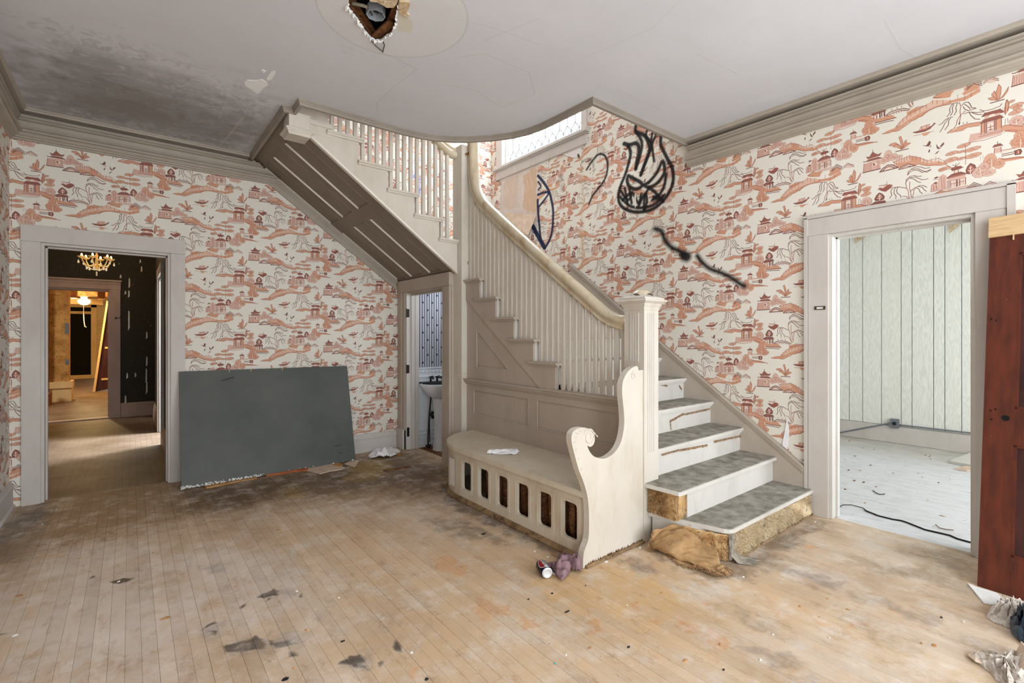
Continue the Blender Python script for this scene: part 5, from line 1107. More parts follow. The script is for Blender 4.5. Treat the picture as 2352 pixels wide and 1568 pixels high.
m = MB(); tufts(m, lambda r: (Vector((2.915+r.random()*1.2, 1.452-r.random()*.006, .004+r.random()*.165)), f1), 9000, .016, 3); m.build('pile', M_PILE, c1, kind='stuff')
m = MB()
r_ = random.Random(31)
for i in range(26):     # grey frayed fold hanging at the corner and sweeping onto the floor
    a = i/25; x0, y0 = 2.872+a*.055, 1.458+.004*r_.random(); p = [(x0, y0, .172), (x0-.006+.012*r_.random(), y0-.006, .11), (x0+.01*r_.random(), y0-.01, .05), (x0+.02+a*.03, y0-.03-.02*r_.random(), .012), (x0+.05+a*.06+r_.random()*.03, y0-.075-r_.random()*.05, .004)]
    m.tube(p, [.006, .007, .007, .006, .002], 5)
m.prism([(1.4600, .175), (1.440, .175), (1.446, .02), (1.4600, .02)], XYZ['x'], 2.868, 2.905)
m.build('carpet_fold', M_GREYFELT, c1)
c2b = MB(); V = []
Q0, Q1 = (2.722, 1.93), (2.885, 1.735)
for j in range(7):
    for i in range(13):
        u, v = i/12, j/6; V.append((2.738, 1.925-(1.925-1.738)*u, .205+v*.163) if False else (2.735+.006*math.sin(6*u), 1.935-.205*u, .204+v*.165))
c2b.smooth = True; c2b.add(V, [(j*13+i, j*13+i+1, (j+1)*13+i+1, (j+1)*13+i) for j in range(6) for i in range(12)]); c2b.box(2.74, 2.86, 1.74, 1.95, .201, .371)
c2 = c2b.build('carpet_remnant', M_PILE2, None, 'golden shaggy carpet scrap on the open end of the second step', 'carpet')
m = MB(); tufts(m, lambda r: (Vector((2.736, 1.732+r.random()*.21, .206+r.random()*.16)), Vector((-1, 0, 0))), 3500, .016, 5); tufts(m, lambda r: (Vector((2.74+r.random()*.02, 1.738, .206+r.random()*.16)), Vector((-.5, -1, 0))), 500, .012, 6); m.build('pile', M_PILE2, c2, kind='stuff')
m = MB(); m.smooth = True; pth = spline([(2.893, 1.472), (2.868, 1.492), (2.840, 1.55), (2.815, 1.63), (2.790, 1.72)], 5); V = [(p.x-.006-.004*math.sin(i*1.7), p.y-.004, z) for z in (.012, .06, .11, .168) for i, p in enumerate(pth)]; k_ = len(pth)
m.add(V, [(j*k_+i, j*k_+i+1, (j+1)*k_+i+1, (j+1)*k_+i) for j in range(3) for i in range(k_-1)]); c3 = m.build('carpet_remnant', M_PILE2, None, 'shaggy golden carpet strip behind the slumped flap on the bottom step end', 'carpet'); sd = c3.modifiers.new('thickness', 'SOLIDIFY'); sd.thickness = .006
m = MB(); tufts(m, lambda r: (lambda p: (Vector((p.x-.010, p.y-.004, .014+r.random()*.15)), Vector((-.8, -.6, 0))))(pth[int(r.random()*k_)].lerp(pth[min(k_-1, 1+int(r.random()*(k_-1)))], .0)+Vector((r.uniform(-.006, .002), r.uniform(-.01, .01)))), 1800, .014, 15); m.build('pile', M_PILE2, c3, kind='stuff')
# burlap-backed flap slumped from under the first tread onto the floor
def flap():
    rows = [[(1500, 1222, .13), (1545, 1205, .165), (1600, 1212, .165), (1645, 1228, .16)],
            [(1492, 1245, .05), (1535, 1222, .14), (1590, 1225, .14), (1646, 1246, .10)],
            [(1489, 1256, .02), (1532, 1240, .10), (1588, 1243, .10), (1648, 1265, .07)],
            [(1495, 1262, .0), (1535, 1262, .05), (1590, 1262, .06), (1652, 1283, .04)],
            [(1520, 1262, .0), (1552, 1282, .01), (1596, 1285, .03), (1656, 1296, .025)],
            [(1560, 1295, .0), (1590, 1296, .0), (1622, 1305, .02), (1664, 1300, .03)],
            [(1612, 1306, .0), (1632, 1314, .004), (1654, 1318, .012), (1672, 1306, .025)]]
    G = [[Vector((*fz(z, u, v), z)) for u, v, z in R] for R in rows]; n1, n2 = 42, 26; V = []
    def s1(L, t):
        k = min(int(t*(len(L)-1)), len(L)-2); f = t*(len(L)-1)-k; p = [L[max(0, min(len(L)-1, k+d))] for d in (-1, 0, 1, 2)]
        return .5*((2*p[1])+(-p[0]+p[2])*f+(2*p[0]-5*p[1]+4*p[2]-p[3])*f*f+(-p[0]+3*p[1]-3*p[2]+p[3])*f**3)
    for j in range(n1+1):
        Rr = [s1([G[k][c] for k in range(len(G))], j/n1) for c in range(4)]
        for i in range(n2+1):
            p = s1(Rr, i/n2); p = p+Vector((0, 0, .006*math.sin(i*.9+j*.5)+.004*math.sin(j*1.3))); p.z = max(.004, p.z); V.append(p)
    m = MB(); m.smooth = True; m.add(V, [(j*(n2+1)+i, j*(n2+1)+i+1, (j+1)*(n2+1)+i+1, (j+1)*(n2+1)+i) for j in range(n1) for i in range(n2)])
    o = m.build('carpet_flap', M_JUTE, None, 'brown jute-backed carpet flap slumped onto the floor under the first tread', 'carpet'); sd = o.modifiers.new('thickness', 'SOLIDIFY'); sd.thickness = .007; sd.offset = -1
    fr = MB(); r = random.Random(12); w2 = n2+1
    for j in range(n1):     # fringe along the free edge
        for k in range(5):
            a, b = V[j*w2], V[(j+1)*w2]; p = a.lerp(b, r.random()); d = Vector((-.028*r.random()-.010, -.022*r.random()-.008, -.004)); d.z = max(-p.z+.002, d.z); fr.tube([p, p+d*.6+Vector((0, 0, .002)), p+d], [.0024, .002, .0008], 4, False)
    for k in range(260):
        i = r.random(); p = V[n1*w2+int(i*n2)].lerp(V[n1*w2+min(n2, int(i*n2)+1)], r.random())+Vector((r.uniform(-.03, .035), r.uniform(-.01, .05), r.uniform(0, .012))); d = Vector((r.uniform(-.02, .03), r.uniform(-.045, -.01), 0)); q = p+d; q.z = .004+r.random()*.01; fr.tube([p, p.lerp(q, .5)+Vector((0, 0, .012*r.random())), q], [.0022, .002, .0008], 4, False)
    fr.build('fringe', M_FRINGE, o, kind='stuff')
flap()
pb = MB(); pb.smooth = True; r_ = random.Random(17); V = []
n = 16
A = [(2.76, 1.86, .0), (2.80, 1.78, .0)]
for j in range(n+1):
    for i in range(n+1):
        u, v = i/n, j/n; V.append((2.758+.085*u+.012*math.sin(8*v), 1.70+.20*v, .006+.14*(math.sin(math.pi*min(1, v*1.1))**.6)*(.4+.6*u)*(1+.15*math.sin(9*u+7*v))))
pb.add(V, [(j*(n+1)+i, j*(n+1)+i+1, (j+1)*(n+1)+i+1, (j+1)*(n+1)+i) for j in range(n) for i in range(n)])
pb.build('carpet_roll_end', M_GREYFELT, None, 'dark matted carpet wad stuffed under the first tread beside the newel post', 'carpet')
# frayed threads hanging below the nosings: one tuft strip per step
for k, segs in ((5, ((1517, 880, 1532, 884), (1560, 884, 1566, 893))), (4, ((1540, 965, 1570, 948), (1570, 950, 1630, 937), (1539, 962, 1541, 985))), (3, ((1520, 1042, 1560, 1030), (1560, 1032, 1625, 1020), (1640, 1012, 1706, 998)))):
    m = MB(); r = random.Random(k)
    yy = NY(k)+.026
    for (u0, v0, u1, v1) in segs:
        for i in range(int(abs(u1-u0)*4)+20):
            t = r.random(); x, z = fy(yy, u0+(u1-u0)*t, v0+(v1-v0)*t); L = .006+r.random()*.014; m.tube([(x, yy, z), (x+r.uniform(-.008, .008), yy-.004, z-L*.6), (x+r.uniform(-.012, .012), yy-.002, z-L)], [.0011, .0010, .0004], 4, False)
        x0, z0 = fy(yy, u0, v0); x1, z1 = fy(yy, u1, v1); m.tube([(x0, yy-.003, z0), ((x0+x1)/2, yy-.004, (z0+z1)/2-.006), (x1, yy-.003, z1)], .0011, 5)
    m.build('frayed_threads', M_FRINGE, None, 'frayed brown carpet threads under the nosing of the %s step' % {5: 'fifth', 4: 'fourth', 3: 'third'}[k], 'threads', kind='stuff')
# ================================================================ leaning dark panel, scraps beneath
a, b = Vector((*g0(417, 1127), 0)), Vector((*g0(817, 1058), 0)); ta = Vector((.372, 5.512, 1.052)); tb = Vector((fy(5.512, 797, 840)[0], 5.512, fy(5.512, 797, 840)[1]))
ta = Vector((fy(5.505, 411, 853)[0], 5.505, fy(5.505, 411, 853)[1])); b.z = .012; a.z = .012
nrm = (b-a).cross(ta-a).normalized(); nrm = nrm if nrm.y < 0 else -nrm
lp = thing('leaning_panel', ((a.x+b.x)/2, (a.y+b.y)/2, 0), 'large dark grey-green panel leaning against the back wall beside the hall doorway', 'panel')
n = 24; V = []; bulge = lambda u, v: .0
o_ = [a, b, tb, ta]; V = [p for p in o_]+[p-nrm*.012 for p in o_]
MB().add(V, [(0, 1, 2, 3), (7, 6, 5, 4), (0, 4, 5, 1), (1, 5, 6, 2), (2, 6, 7, 3), (3, 7, 4, 0)]).build('board', M_BOARD, lp)
m = MB(); r = random.Random(9)
def onp(u, v, lift=.0006): return a.lerp(b, u).lerp(ta.lerp(tb, u), v)+nrm*lift
for i in range(150):
    u = (r.random()**1.6)*.42 if i < 130 else r.random(); v = .002+r.random()*(.020 if i < 130 else .008)*(1-u*.6); s_ = .0015+r.random()*.0045; pts = [onp(u+s_*math.cos(t)*(.8+.5*r.random()), v+s_*1.1*math.sin(t)*(.7+.6*r.random())) for t in [k*1.05 for k in range(6)]]; m.add(pts, [(0, 1, 2, 3, 4, 5)])
m.build('chipped_edge', M_WHITEP, lp, kind='stuff', label='white chips flaking along the bottom edge')
m = MB()
for (u0, v0, u1, v1) in ((.215, .895, .285, .925),):      # small printed line of mill lettering
    for k in range(22): t = k/22; p0 = onp(u0+(u1-u0)*t, v0+(v1-v0)*t); p1 = onp(u0+(u1-u0)*(t+.03), v0+(v1-v0)*(t+.03)); q = onp(u0+(u1-u0)*(t+.03), v0+(v1-v0)*(t+.03)+.008); s2 = onp(u0+(u1-u0)*t, v0+(v1-v0)*t+.008+.003*(k % 3)); m.add([p0, p1, q, s2], [(0, 1, 2, 3)])
for k in range(20):
    t = k/20; u = .865+.05*t; m.add([onp(u, .165+.004*t), onp(u+.0018, .165+.004*t), onp(u+.0018, .172+.004*t), onp(u, .172+.004*t)], [(0, 1, 2, 3)])
for u, v in ((.889, .09), (.903, .092)): m.add([onp(u, v), onp(u+.006, v), onp(u+.006, v+.008), onp(u, v+.008)], [(0, 1, 2, 3)])
m.build('stamped_lettering', M_DARK, lp)
m = MB()
for u in (.258, .378, .565): m.add([onp(u, .976), onp(u+.003, .976), onp(u+.003, 1.001), onp(u, 1.001)], [(0, 1, 2, 3)])
m.build('edge_nick', M_RAW, lp)
def scrap(name, mat, px, z0, z1, label, cat='scrap', group=None, curl=0., kind=None):
    pts = [fz(0, u, v) for u, v in px]; m = MB().prism(pts, XYZ['z'], z0, z1); return m.build(name, mat, None, label, cat, group, kind)
scrap('wood_splinter', M_CARD, [(468, 1120), (474, 1122), (500, 1117), (555, 1105), (590, 1100), (588, 1094), (550, 1098), (500, 1112)], .001, .012, 'long orange-brown splinter under the left half of the leaning panel')
scrap('wood_splinter', M_STICK, [(612, 1094), (684, 1083), (708, 1081), (706, 1076), (660, 1080), (612, 1088)], .001, .018, 'red-brown stick under the middle of the leaning panel')
scrap('torn_board', M_CARDP, [(706, 1082), (735, 1089), (758, 1083), (784, 1079), (792, 1075), (770, 1066), (730, 1068), (704, 1078)], .001, .010, 'pale torn board piece sticking out under the right end of the leaning panel')
scrap('torn_board', M_CARD, [(762, 1070), (780, 1074), (788, 1070), (775, 1064)], .010, .016, 'small brown wedge on the pale torn board beneath the leaning panel')
scrap('paper_scrap', M_CARDP, [(790, 1066), (815, 1073), (825, 1058), (812, 1056)], .001, .006, 'flat pinkish scrap at the right foot of the leaning panel')
scrap('brick_chip', M_CARD, [(911, 1047), (920, 1048), (922, 1044), (912, 1043)], .001, .02, 'small red-brown chip by the powder room door plinth')
scrap('fallen_lath', M_LATH, [(880, 1080), (884, 1083), (944, 1073), (942, 1071)], .001, .008, 'thin dark stick on the floor in front of the powder room door')
# ================================================================ mahogany door leaf leaning on the right
L0 = Vector((3.688, .462, 0)); Lt = Vector((4.096, .455, 2.105)); Lb = Vector((3.640, .325, 0))
dirz = (Lt-L0).normalized(); dirw = Vector((.0, -1, 0))+Vector((-.10, 0, 0)); dirw = (dirw-dirz*dirw.dot(dirz)).normalized(); dirn = dirw.cross(dirz).normalized(); dirn = dirn if dirn.x < 0 else -dirn
dl = thing('door_leaf', L0, 'reddish brown paneled wooden door leaning against the right doorway casing', 'door')
def DB(m, w0, w1, h0, h1, n0, n1, be=.002):
    cs_ = [(w0, h0), (w1, h0), (w1, h1), (w0, h1)]; V = [L0+dirw*a_+dirz*b2+dirn*n0 for a_, b2 in cs_]+[L0+dirw*a_+dirz*b2+dirn*n1 for a_, b2 in cs_]
    return m.add(V, [(0, 3, 2, 1), (4, 5, 6, 7), (0, 1, 5, 4), (1, 2, 6, 5), (2, 3, 7, 6), (3, 0, 4, 7)])
HH = (Lt-L0).length; hs = HH-.125; sw = .125; WD = .82
for w0 in (0, WD-sw): DB(MB(), w0, w0+sw, 0, hs, -.036, 0).build('stile', M_MAHOG, dl)
rails = [(0, .20), (.80, 1.00), (hs-.11, hs)]
for h0, h1 in rails: DB(MB(), sw, WD-sw, h0, h1, -.036, -.0005).build('rail', M_MAHOG, dl)
for h0, h1 in ((.20, .80), (1.00, hs-.11)):
    m = MB(); DB(m, sw, WD-sw, h0, h1, -.026, -.014); po_ = m.build('door_panel', M_MAHOGD, dl)
    m = MB(); DB(m, sw, sw+.014, h0, h1, -.02, -.004); DB(m, WD-sw-.014, WD-sw, h0, h1, -.02, -.004); DB(m, sw, WD-sw, h0, h0+.014, -.02, -.004); DB(m, sw, WD-sw, h1-.014, h1, -.02, -.004); m.build('panel_moulding', M_MAHOG, dl)
m = MB(); DB(m, -.004, WD, hs+.002, HH, -.050, .012); ts = m.build('top_strip', M_RAW, dl, label='bare pine strip across the top of the door')
m = MB(); DB(m, .10, .106, hs-.03, hs+.01, .004, .010); m.build('loose_splinter', M_RAW, dl)
m = MB(); c_ = L0+dirw*.092+dirz*.945; m.tube([c_-dirn*.03, c_+dirn*.002], .016, 14); m.build('knob_bore', M_DARK, dl)
m = MB()
for a_, b2 in ((.03, .98), (.035, .93), (.05, .99), (.02, 1.52), (.04, 1.51)): c_ = L0+dirw*a_+dirz*b2; m.tube([c_-dirn*.01, c_+dirn*.001], .005, 6)
m.build('screw_hole', M_DARK, dl)
# ---- loose sheets and heap of lint on the right
scrap('card_sheet', M_WHITEP, [(2222, 1341), (2260, 1387), (2302, 1394), (2312, 1385), (2290, 1364), (2243, 1350)], .001, .007, 'white tapered card sheet lying at the foot of the leaning brown door', 'card')
def heap(name, mat, px, h, seed, label, cat, n=26, kind=None, z=0):
    pts = [Vector(fz(0, u, v)) for u, v in px]; cx = sum(p.x for p in pts)/len(pts); cy = sum(p.y for p in pts)/len(pts); K = 7; V = []; m_ = len(pts)
    r = random.Random(seed); ring = []
    N = m_*3
    for q in range(N):
        k = q/3; i = int(k); f = k-i; p = pts[i].lerp(pts[(i+1) % m_], f); ring.append(p)
    for k in range(K+1):
        t = k/K
        for q in range(N):
            p = ring[q]; x = cx+(p.x-cx)*(1-t); y = cy+(p.y-cy)*(1-t); hh = h*(math.sin(t*math.pi/2)**.8)*(1+.45*math.sin(q*1.9+seed+t*7)+.3*math.sin(q*4.3+k*2.1)); V.append((x+r.uniform(-.006, .006), y+r.uniform(-.006, .006), z+.002+max(0, hh*.75)+(r.random()*.008 if k else 0)))
    m = MB(); m.add(V, [(k*N+q, k*N+(q+1) % N, (k+1)*N+(q+1) % N, (k+1)*N+q) for k in range(K) for q in range(N)]); return m.build(name, mat, None, label, cat, None, kind)
heap('lint_heap', M_INSUL, [(2262, 1418), (2275, 1400), (2300, 1395), (2330, 1385), (2365, 1392), (2380, 1440), (2345, 1450), (2318, 1443), (2290, 1432)], .075, 4, 'grey-white wad of lint below the brown door', 'debris')
heap('plastic_bag', M_NAVY, [(2316, 1440), (2335, 1418), (2372, 1415), (2400, 1450), (2380, 1492), (2346, 1482), (2325, 1462)], .10, 7, 'dark blue plastic bag on the heap at the right edge', 'bag', z=.01)
heap('plaster_rubble', M_INSUL, [(2222, 1508), (2232, 1500), (2262, 1512), (2300, 1512), (2335, 1500), (2380, 1500), (2420, 1600), (2360, 1620), (2318, 1600), (2300, 1572), (2262, 1536)], .05, 11, 'pale crumbled plaster and paper rubble in the bottom right corner', 'debris')
for k, (q, lb) in enumerate((([(2330, 1520), (2345, 1500), (2400, 1540), (2390, 1600), (2340, 1560)], 'torn pale paper lump on the rubble in the bottom right corner'), ([(2222, 1508), (2240, 1502), (2262, 1530), (2240, 1528)], 'small curled paper flake at the left tip of the bottom right rubble'))):
    pts = [fz(0, u, v) for u, v in q]; m = MB(); c_ = (sum(p[0] for p in pts)/len(pts), sum(p[1] for p in pts)/len(pts)); h0 = .055 if k == 0 else .02
    V = [(x, y, h0*(.5+.5*(i % 2))) for i, (x, y) in enumerate(pts)]+[(*c_, h0+.03*(k == 0))]; n_ = len(pts); m.add(V+[(x, y, z-.004) for x, y, z in V], [(i, (i+1) % n_, n_) for i in range(n_)]+[((i+1) % n_+n_+1, i+n_+1, 2*n_+1) for i in range(n_)]+[(i, i+n_+1, (i+1) % n_+n_+1, (i+1) % n_) for i in range(n_)]); m.build('torn_paper', M_CARDP, None, lb, 'paper')
# ================================================================ small litter on the floor
def flake(u, v, s, mat, label, seed, name='plaster_chip', group=None, cat='chip', z=0, el=1.):
    s *= (.62 if mat is not M_WHITEP else .8); x, y = fz(z, u, v); r = random.Random(seed); n = 6; a0 = r.random()*6
    pts = [(x+s*el*(.7+.5*r.random())*math.cos(a0+t*6.283/n), y+s*(.6+.5*r.random())*math.sin(a0+t*6.283/n)) for t in range(n)]
    V = [(px_, py_, z+.0015+r.random()*.003) for px_, py_ in pts]+[(x, y, z+.006)]
    m = MB().add([(p[0], p[1], z+.0005) for p in V[:-1]]+V, [(i+n, (i+1) % n+n, 2*n) for i in range(n)]+[(i, (i+1) % n, (i+1) % n+n, i+n) for i in range(n)]+[tuple(range(n))[::-1]]); return m.build(name, mat, None, label, cat, group)
WC = 'plaster chips on the boards'
for i, (u, v, s) in enumerate(((1228, 1266, .010), (1258, 1279, .013), (1392, 1290, .016), (1470, 1258, .015), (1707, 1325, .010), (1140, 1060, .006), (130, 1170, .008), (97, 1204, .008), (272, 1336, .012), (707, 1446, .0), (945, 1499, .010), (778, 1373, .008), (35, 1459, .014), (682, 1358, .007), (1946, 1229, .007), (2214, 1428, .008), (1440, 1390, .006), (1300, 1505, .007), (1775, 1457, .008), (1746, 1515, .009), (958, 1222, .006), (1120, 1110, .007), (1030, 1131, .006), (912, 1050, .006), (943, 1073, .006), (1872, 1199, .008), (1820, 1206, .006), (1905, 1465, .006))):
    if s: flake(u, v, s, M_WHITEP, 'small white plaster chip lying on the worn floorboards', 100+i, group=WC)
OC = 'brown splinter flakes on the boards'
for i, (u, v, s, e) in enumerate(((380, 1420, .02, 2.2), (703, 1447, .012, 1.), (352, 1269, .010, 1.2), (640, 1217, .014, 2.), (1948, 1400, .016, 1.1), (1838, 1392, .012, 1.3), (1711, 1272, .016, 1.2), (1574, 1517, .014, 1.8), (2145, 1482, .016, 1.5), (1519, 1362, .012, 1.4), (676, 1534, .012, 1.2), (45, 1368, .016, 1.6), (1900, 1375, .010, 1.5), (1466, 1385, .010, 1.6), (2118, 1478, .009, 1.5), (1655, 1480, .010, 1.5), (1355, 1488, .009, 1.8))):
    flake(u, v, s, M_CARD, 'small brown splinter flake lying on the worn floorboards', 200+i, 'wood_flake', OC, 'flake', el=e)
GF = 'dark flakes on the boards'
for i, (u, v, s, e) in enumerate(((1110, 1226, .022, 1.8), (787, 1473, .010, 1.6), (1214, 1376, .008, 1.3), (1268, 1363, .010, 1.2), (1444, 1486, .012, 1.3), (655, 1560, .018, 1.2), (980, 1560, .012, 1.2), (2162, 1418, .010, 1.4), (1662, 1538, .008, 1.5), (1345, 1345, .006, 1.2), (1302, 1405, .010, 3.))):
    flake(u, v, s, M_DARKM, 'small dark flake lying on the worn floorboards', 300+i, 'dark_flake', GF, 'flake', el=e)
flake(1275, 1524, .008, flat('teal_chip_paint', (60, 180, 175), .5), 'tiny turquoise chip on the foreground floorboards', 77, 'paint_chip', None, 'chip')
flake(707, 1447, .016, M_RAW, 'pale wood chip standing out in the left foreground floor', 78, 'wood_chip', None, 'chip', el=.7)
flake(2165, 1184+0, .03, M_CARDP, 'brown flattened scrap on the threshold beside the leaning door', 79, 'scrap', None, 'scrap')
# ================================================================ name plate on the casing
x0, z0 = fx(XB-.026, 1871, 712); x1, z1 = fx(XB-.026, 1896, 702); npz = (z0+z1)/2
ya, yb = min(x0, x1), max(x0, x1)
pl = thing('label_holder', (XB-.026, (ya+yb)/2, npz-.012), 'small brass card holder with a white slip on the doorway casing', 'label holder')
MB().holed([(ya, npz-.0135), (yb, npz-.0135), (yb, npz+.0135), (ya, npz+.0135)], [[(ya+.014, npz-.007), (yb-.014, npz-.007), (yb-.014, npz+.007), (ya+.014, npz+.007)]], XYZ['x'], XB-.030, XB-.026).build('frame', flat('dark_brass', (90, 78, 56), .4, .6), pl)
MB().box(XB-.0268, XB-.026, ya+.013, yb-.013, npz-.008, npz+.008).build('card', M_PAPERW, pl)
# torn wallpaper strip hanging near the skirt
m = MB(); q = [fx(XB-.002, u, v) for u, v in ((1808, 962), (1803, 990), (1797, 1022), (1806, 1030), (1811, 1024), (1813, 990))]
m.prism(q, lambda p, q_, w: (XB-.004-w-.02*max(0, .75-q_)*0, p, q_), 0, .004); m.build('torn_paper_strip', M_PAPERW, None, 'white torn wallpaper strip hanging on the right wall above the skirt', 'wallpaper strip')
# folded tan sheet hanging below the stair window
q = [fx(XB-.05, u, v) for u, v in ((1197, 488), (1230, 494), (1214, 538), (1190, 520))]; V = [(XB-.02, *fx(XB-.02, 1160, 487)), (XB-.03, *fx(XB-.03, 1231, 494)), (XB-.10, *fx(XB-.10, 1213, 540)), (XB-.06, *fx(XB-.06, 1160, 520))]
MB().add(V+[(x+.004, y, z) for x, y, z in V], [(0, 1, 2, 3), (7, 6, 5, 4), (0, 4, 5, 1), (1, 5, 6, 2), (2, 6, 7, 3), (3, 7, 4, 0)]).build('peeled_wallpaper', M_CARDP, None, 'tan peeled wallpaper fold hanging below the stair window', 'wallpaper strip')
# ================================================================ torn ceiling hole: lath, box and cable
Z = 3.27
lh = bpy.data.objects['ceiling']
for i, (u0, v0, u1, v1, w, dz) in enumerate(((795, 14, 850, 90, .05, .02), (812, 10, 862, 84, .04, .05), (858, 90, 896, 56, .045, .0), (868, 96, 905, 66, .03, .012), (896, 52, 912, 14, .04, .02), (780, -30, 930, -20, .06, .05))):
    z_ = Z+dz; p0, p1 = Vector((*fz(z_, u0, v0), z_)), Vector((*fz(z_, u1, v1), z_)); d_ = (p1-p0).normalized(); s_ = Vector((-d_.y, d_.x, 0))*w/2; p0 -= d_*.02; p1 += d_*.02
    V = [p0-s_, p1-s_, p1+s_, p0+s_]; MB().add(V+[p+Vector((0, 0, .014)) for p in V], [(0, 1, 2, 3), (7, 6, 5, 4), (0, 4, 5, 1), (1, 5, 6, 2), (2, 6, 7, 3), (3, 7, 4, 0)]).build('lath', M_LATH, lh)
MB().box(.82, 1.38, 2.12, 3.03, 3.40, 3.43).build('dark_hole_cover', M_DARK, lh)  # black cover closing the hole from above, its shade put into the colour
bc = Vector((*fz(3.26, 863, 34), 3.26)); r = .052
eb = thing('junction_box', (bc.x, bc.y, 3.26), 'octagonal steel junction box hanging in the ceiling hole', 'junction box')
oc = [(bc.x+r*1.05*math.cos(math.pi/8+k*math.pi/4), bc.y+r*1.05*math.sin(math.pi/8+k*math.pi/4)) for k in range(8)]; ic = [(bc.x+(r-.003)*1.0*math.cos(math.pi/8+k*math.pi/4), bc.y+(r-.003)*math.sin(math.pi/8+k*math.pi/4)) for k in range(8)]
MB().holed(oc, [ic], XYZ['z'], 3.255, 3.30).prism(oc, XYZ['z'], 3.30, 3.303).build('box_body', M_STEEL, eb)
m = MB(); m.tube([(bc.x-.02, bc.y, 3.298), (bc.x-.03, bc.y+.01, 3.27), (bc.x-.012, bc.y+.02, 3.262)], .004, 6).tube([(bc.x+.02, bc.y+.01, 3.298), (bc.x+.03, bc.y-.015, 3.27), (bc.x+.01, bc.y-.03, 3.266)], .004, 6); m.box(bc.x-.012, bc.x+.018, bc.y-.02, bc.y+.006, 3.275, 3.292); m.build('wire', M_DARKM, eb)
e2 = Vector((*fz(3.29, 808, 12), 3.29)); m = MB(); m.smooth = True; m.tube([(bc.x-.045, bc.y+.005, 3.285), ((bc.x+e2.x)/2, (bc.y+e2.y)/2, 3.30), (e2.x, e2.y, 3.30)], .010, 8); m.build('cable_sheath', flat('grey_cable_sheath', (176, 168, 148), .6), eb)
q = [fz(3.222, u, v) for u, v in ((842, -20), (850, 4), (868, 6), (888, 18), (904, 18), (912, 8), (920, -20))]; MB().prism(q, XYZ['z'], 3.222, 3.232).build('torn_ceiling_paper', M_PLASTERP, lh, label='tan torn board flap at the top of the hole')
q = [fz(3.222, u, v) for u, v in ((918, 4), (940, 5), (941, 14), (934, 30), (941, 35), (936, 41), (920, 32), (914, 22))]; MB().prism(q, XYZ['z'], 3.220, 3.230).build('torn_ceiling_paper', M_PLASTERP, lh, label='brown torn paper beside the hole')
# hanging rim flakes and peeled white patch
m = MB(); r_ = random.Random(3)
for i, p in enumerate(hole):
    p2 = hole[(i+1) % len(hole)]
    for k in range(1):
        if r_.random() < .4: continue
        t = r_.random(); x, y = p[0]+(p2[0]-p[0])*t, p[1]+(p2[1]-p[1])*t; s_ = .004+r_.random()*.008; m.add([(x-s_, y-s_*.6, 3.229), (x+s_, y-s_*.3, 3.229), (x+s_*.3, y+s_, 3.224-r_.random()*.01), (x-s_*.3, y+s_*.2, 3.221-r_.random()*.012)], [(0, 1, 2), (0, 2, 3), (0, 3, 1), (1, 3, 2)])
m.build('hole_rim_flakes', M_WHITEP, lh, kind='stuff')
MB().tube([(*fz(3.222, 853, 94), 3.222), (*fz(3.222, 864, 106), 3.222), (*fz(3.222, 879, 118), 3.22)], .0025, 5).tube([(*fz(3.222, 880, 96), 3.222), (*fz(3.218, 883, 104), 3.218), (*fz(3.22, 879, 120), 3.22)], .003, 5).build('crack', M_DARKM, lh)
for px, lb in (([(561, 189), (568, 184), (590, 185), (600, 182), (612, 188), (616, 196), (604, 203), (596, 214), (590, 215), (578, 206), (564, 198)], 'large white bare patch where ceiling paper has peeled'), ([(612, 180), (622, 166), (632, 162), (633, 168), (624, 182), (615, 186)], 'narrow white bare patch beside the large peeled ceiling patch'), ([(601, 160), (611, 163), (608, 168), (602, 166)], 'tiny white tear above the large peeled ceiling patch')):
    q = [fz(3.228, u, v) for u, v in px]; MB().prism(q, XYZ['z'], 3.2275, 3.231).build('peeled_patch', M_BARE, lh, label=lb)
for k, (u, v, s) in enumerate(((793, 118, .02), (811, 121, .014), (1030, 308-0, .0), (984, 285, .014))):
    if s: x, y = fz(3.228, u, v); MB().add([(x-s, y, 3.229), (x+s*.4, y+s*.7, 3.229), (x+s, y-s*.3, 3.222), (x, y-s*.6, 3.226)], [(0, 1, 2), (0, 2, 3), (0, 3, 1), (1, 3, 2)]).build('paint_curl', M_WHITEP, lh)
# ================================================================ side room
XF = 7.72
wf2 = thing('wall_side_room', (XF, 1, 0), kind='structure')
MB().box(XF+.012, XF+.10, YR, 3.3, 0, 3.2).build('wall_back_sheet', M_WHITEP, wf2)
seams = sorted([fx(XF, u, 700)[0] for u in (1950.7, 1981.3, 2024.9, 2070, 2094.9, 2144.6, 2170.2, 2208.9)]+[fx(XF, 2243, 700)[0]-.0]); lst = [seams[0]-1.6, seams[0]-1.3, seams[0]-1.0, seams[0]-.62, seams[0]-.3]+seams+[seams[-1]+.28, seams[-1]+.6]
for a_, b2 in zip(lst[:-1], lst[1:]): MB().bbox(XF-.002, XF+.012, a_+.003, b2-.003, .225, 3.0, .002).build('wall_board', M_PANEL, wf2)
MB().box(XF+.004, XF+.012, lst[0], lst[-1], .225, 3.0).build('seam_backing', M_DARK, wf2)
struct(MB().bbox(XF-.018, XF+.01, YR, 3.3, 0, .215, .004).box(XF-.020, XF-.0175, .98, 1.30, .0, .004), 'baseboard_side_room', M_CASE)
struct(MB().box(XB+.1, XF+.1, 3.2, 3.3, 0, 3.2), 'wall_side_room_left', M_WHITEP); struct(MB().box(XB+.12, XF+.1, YR-.1, 3.3, 3.0, 3.1), 'ceiling_side_room', M_WHITEP)
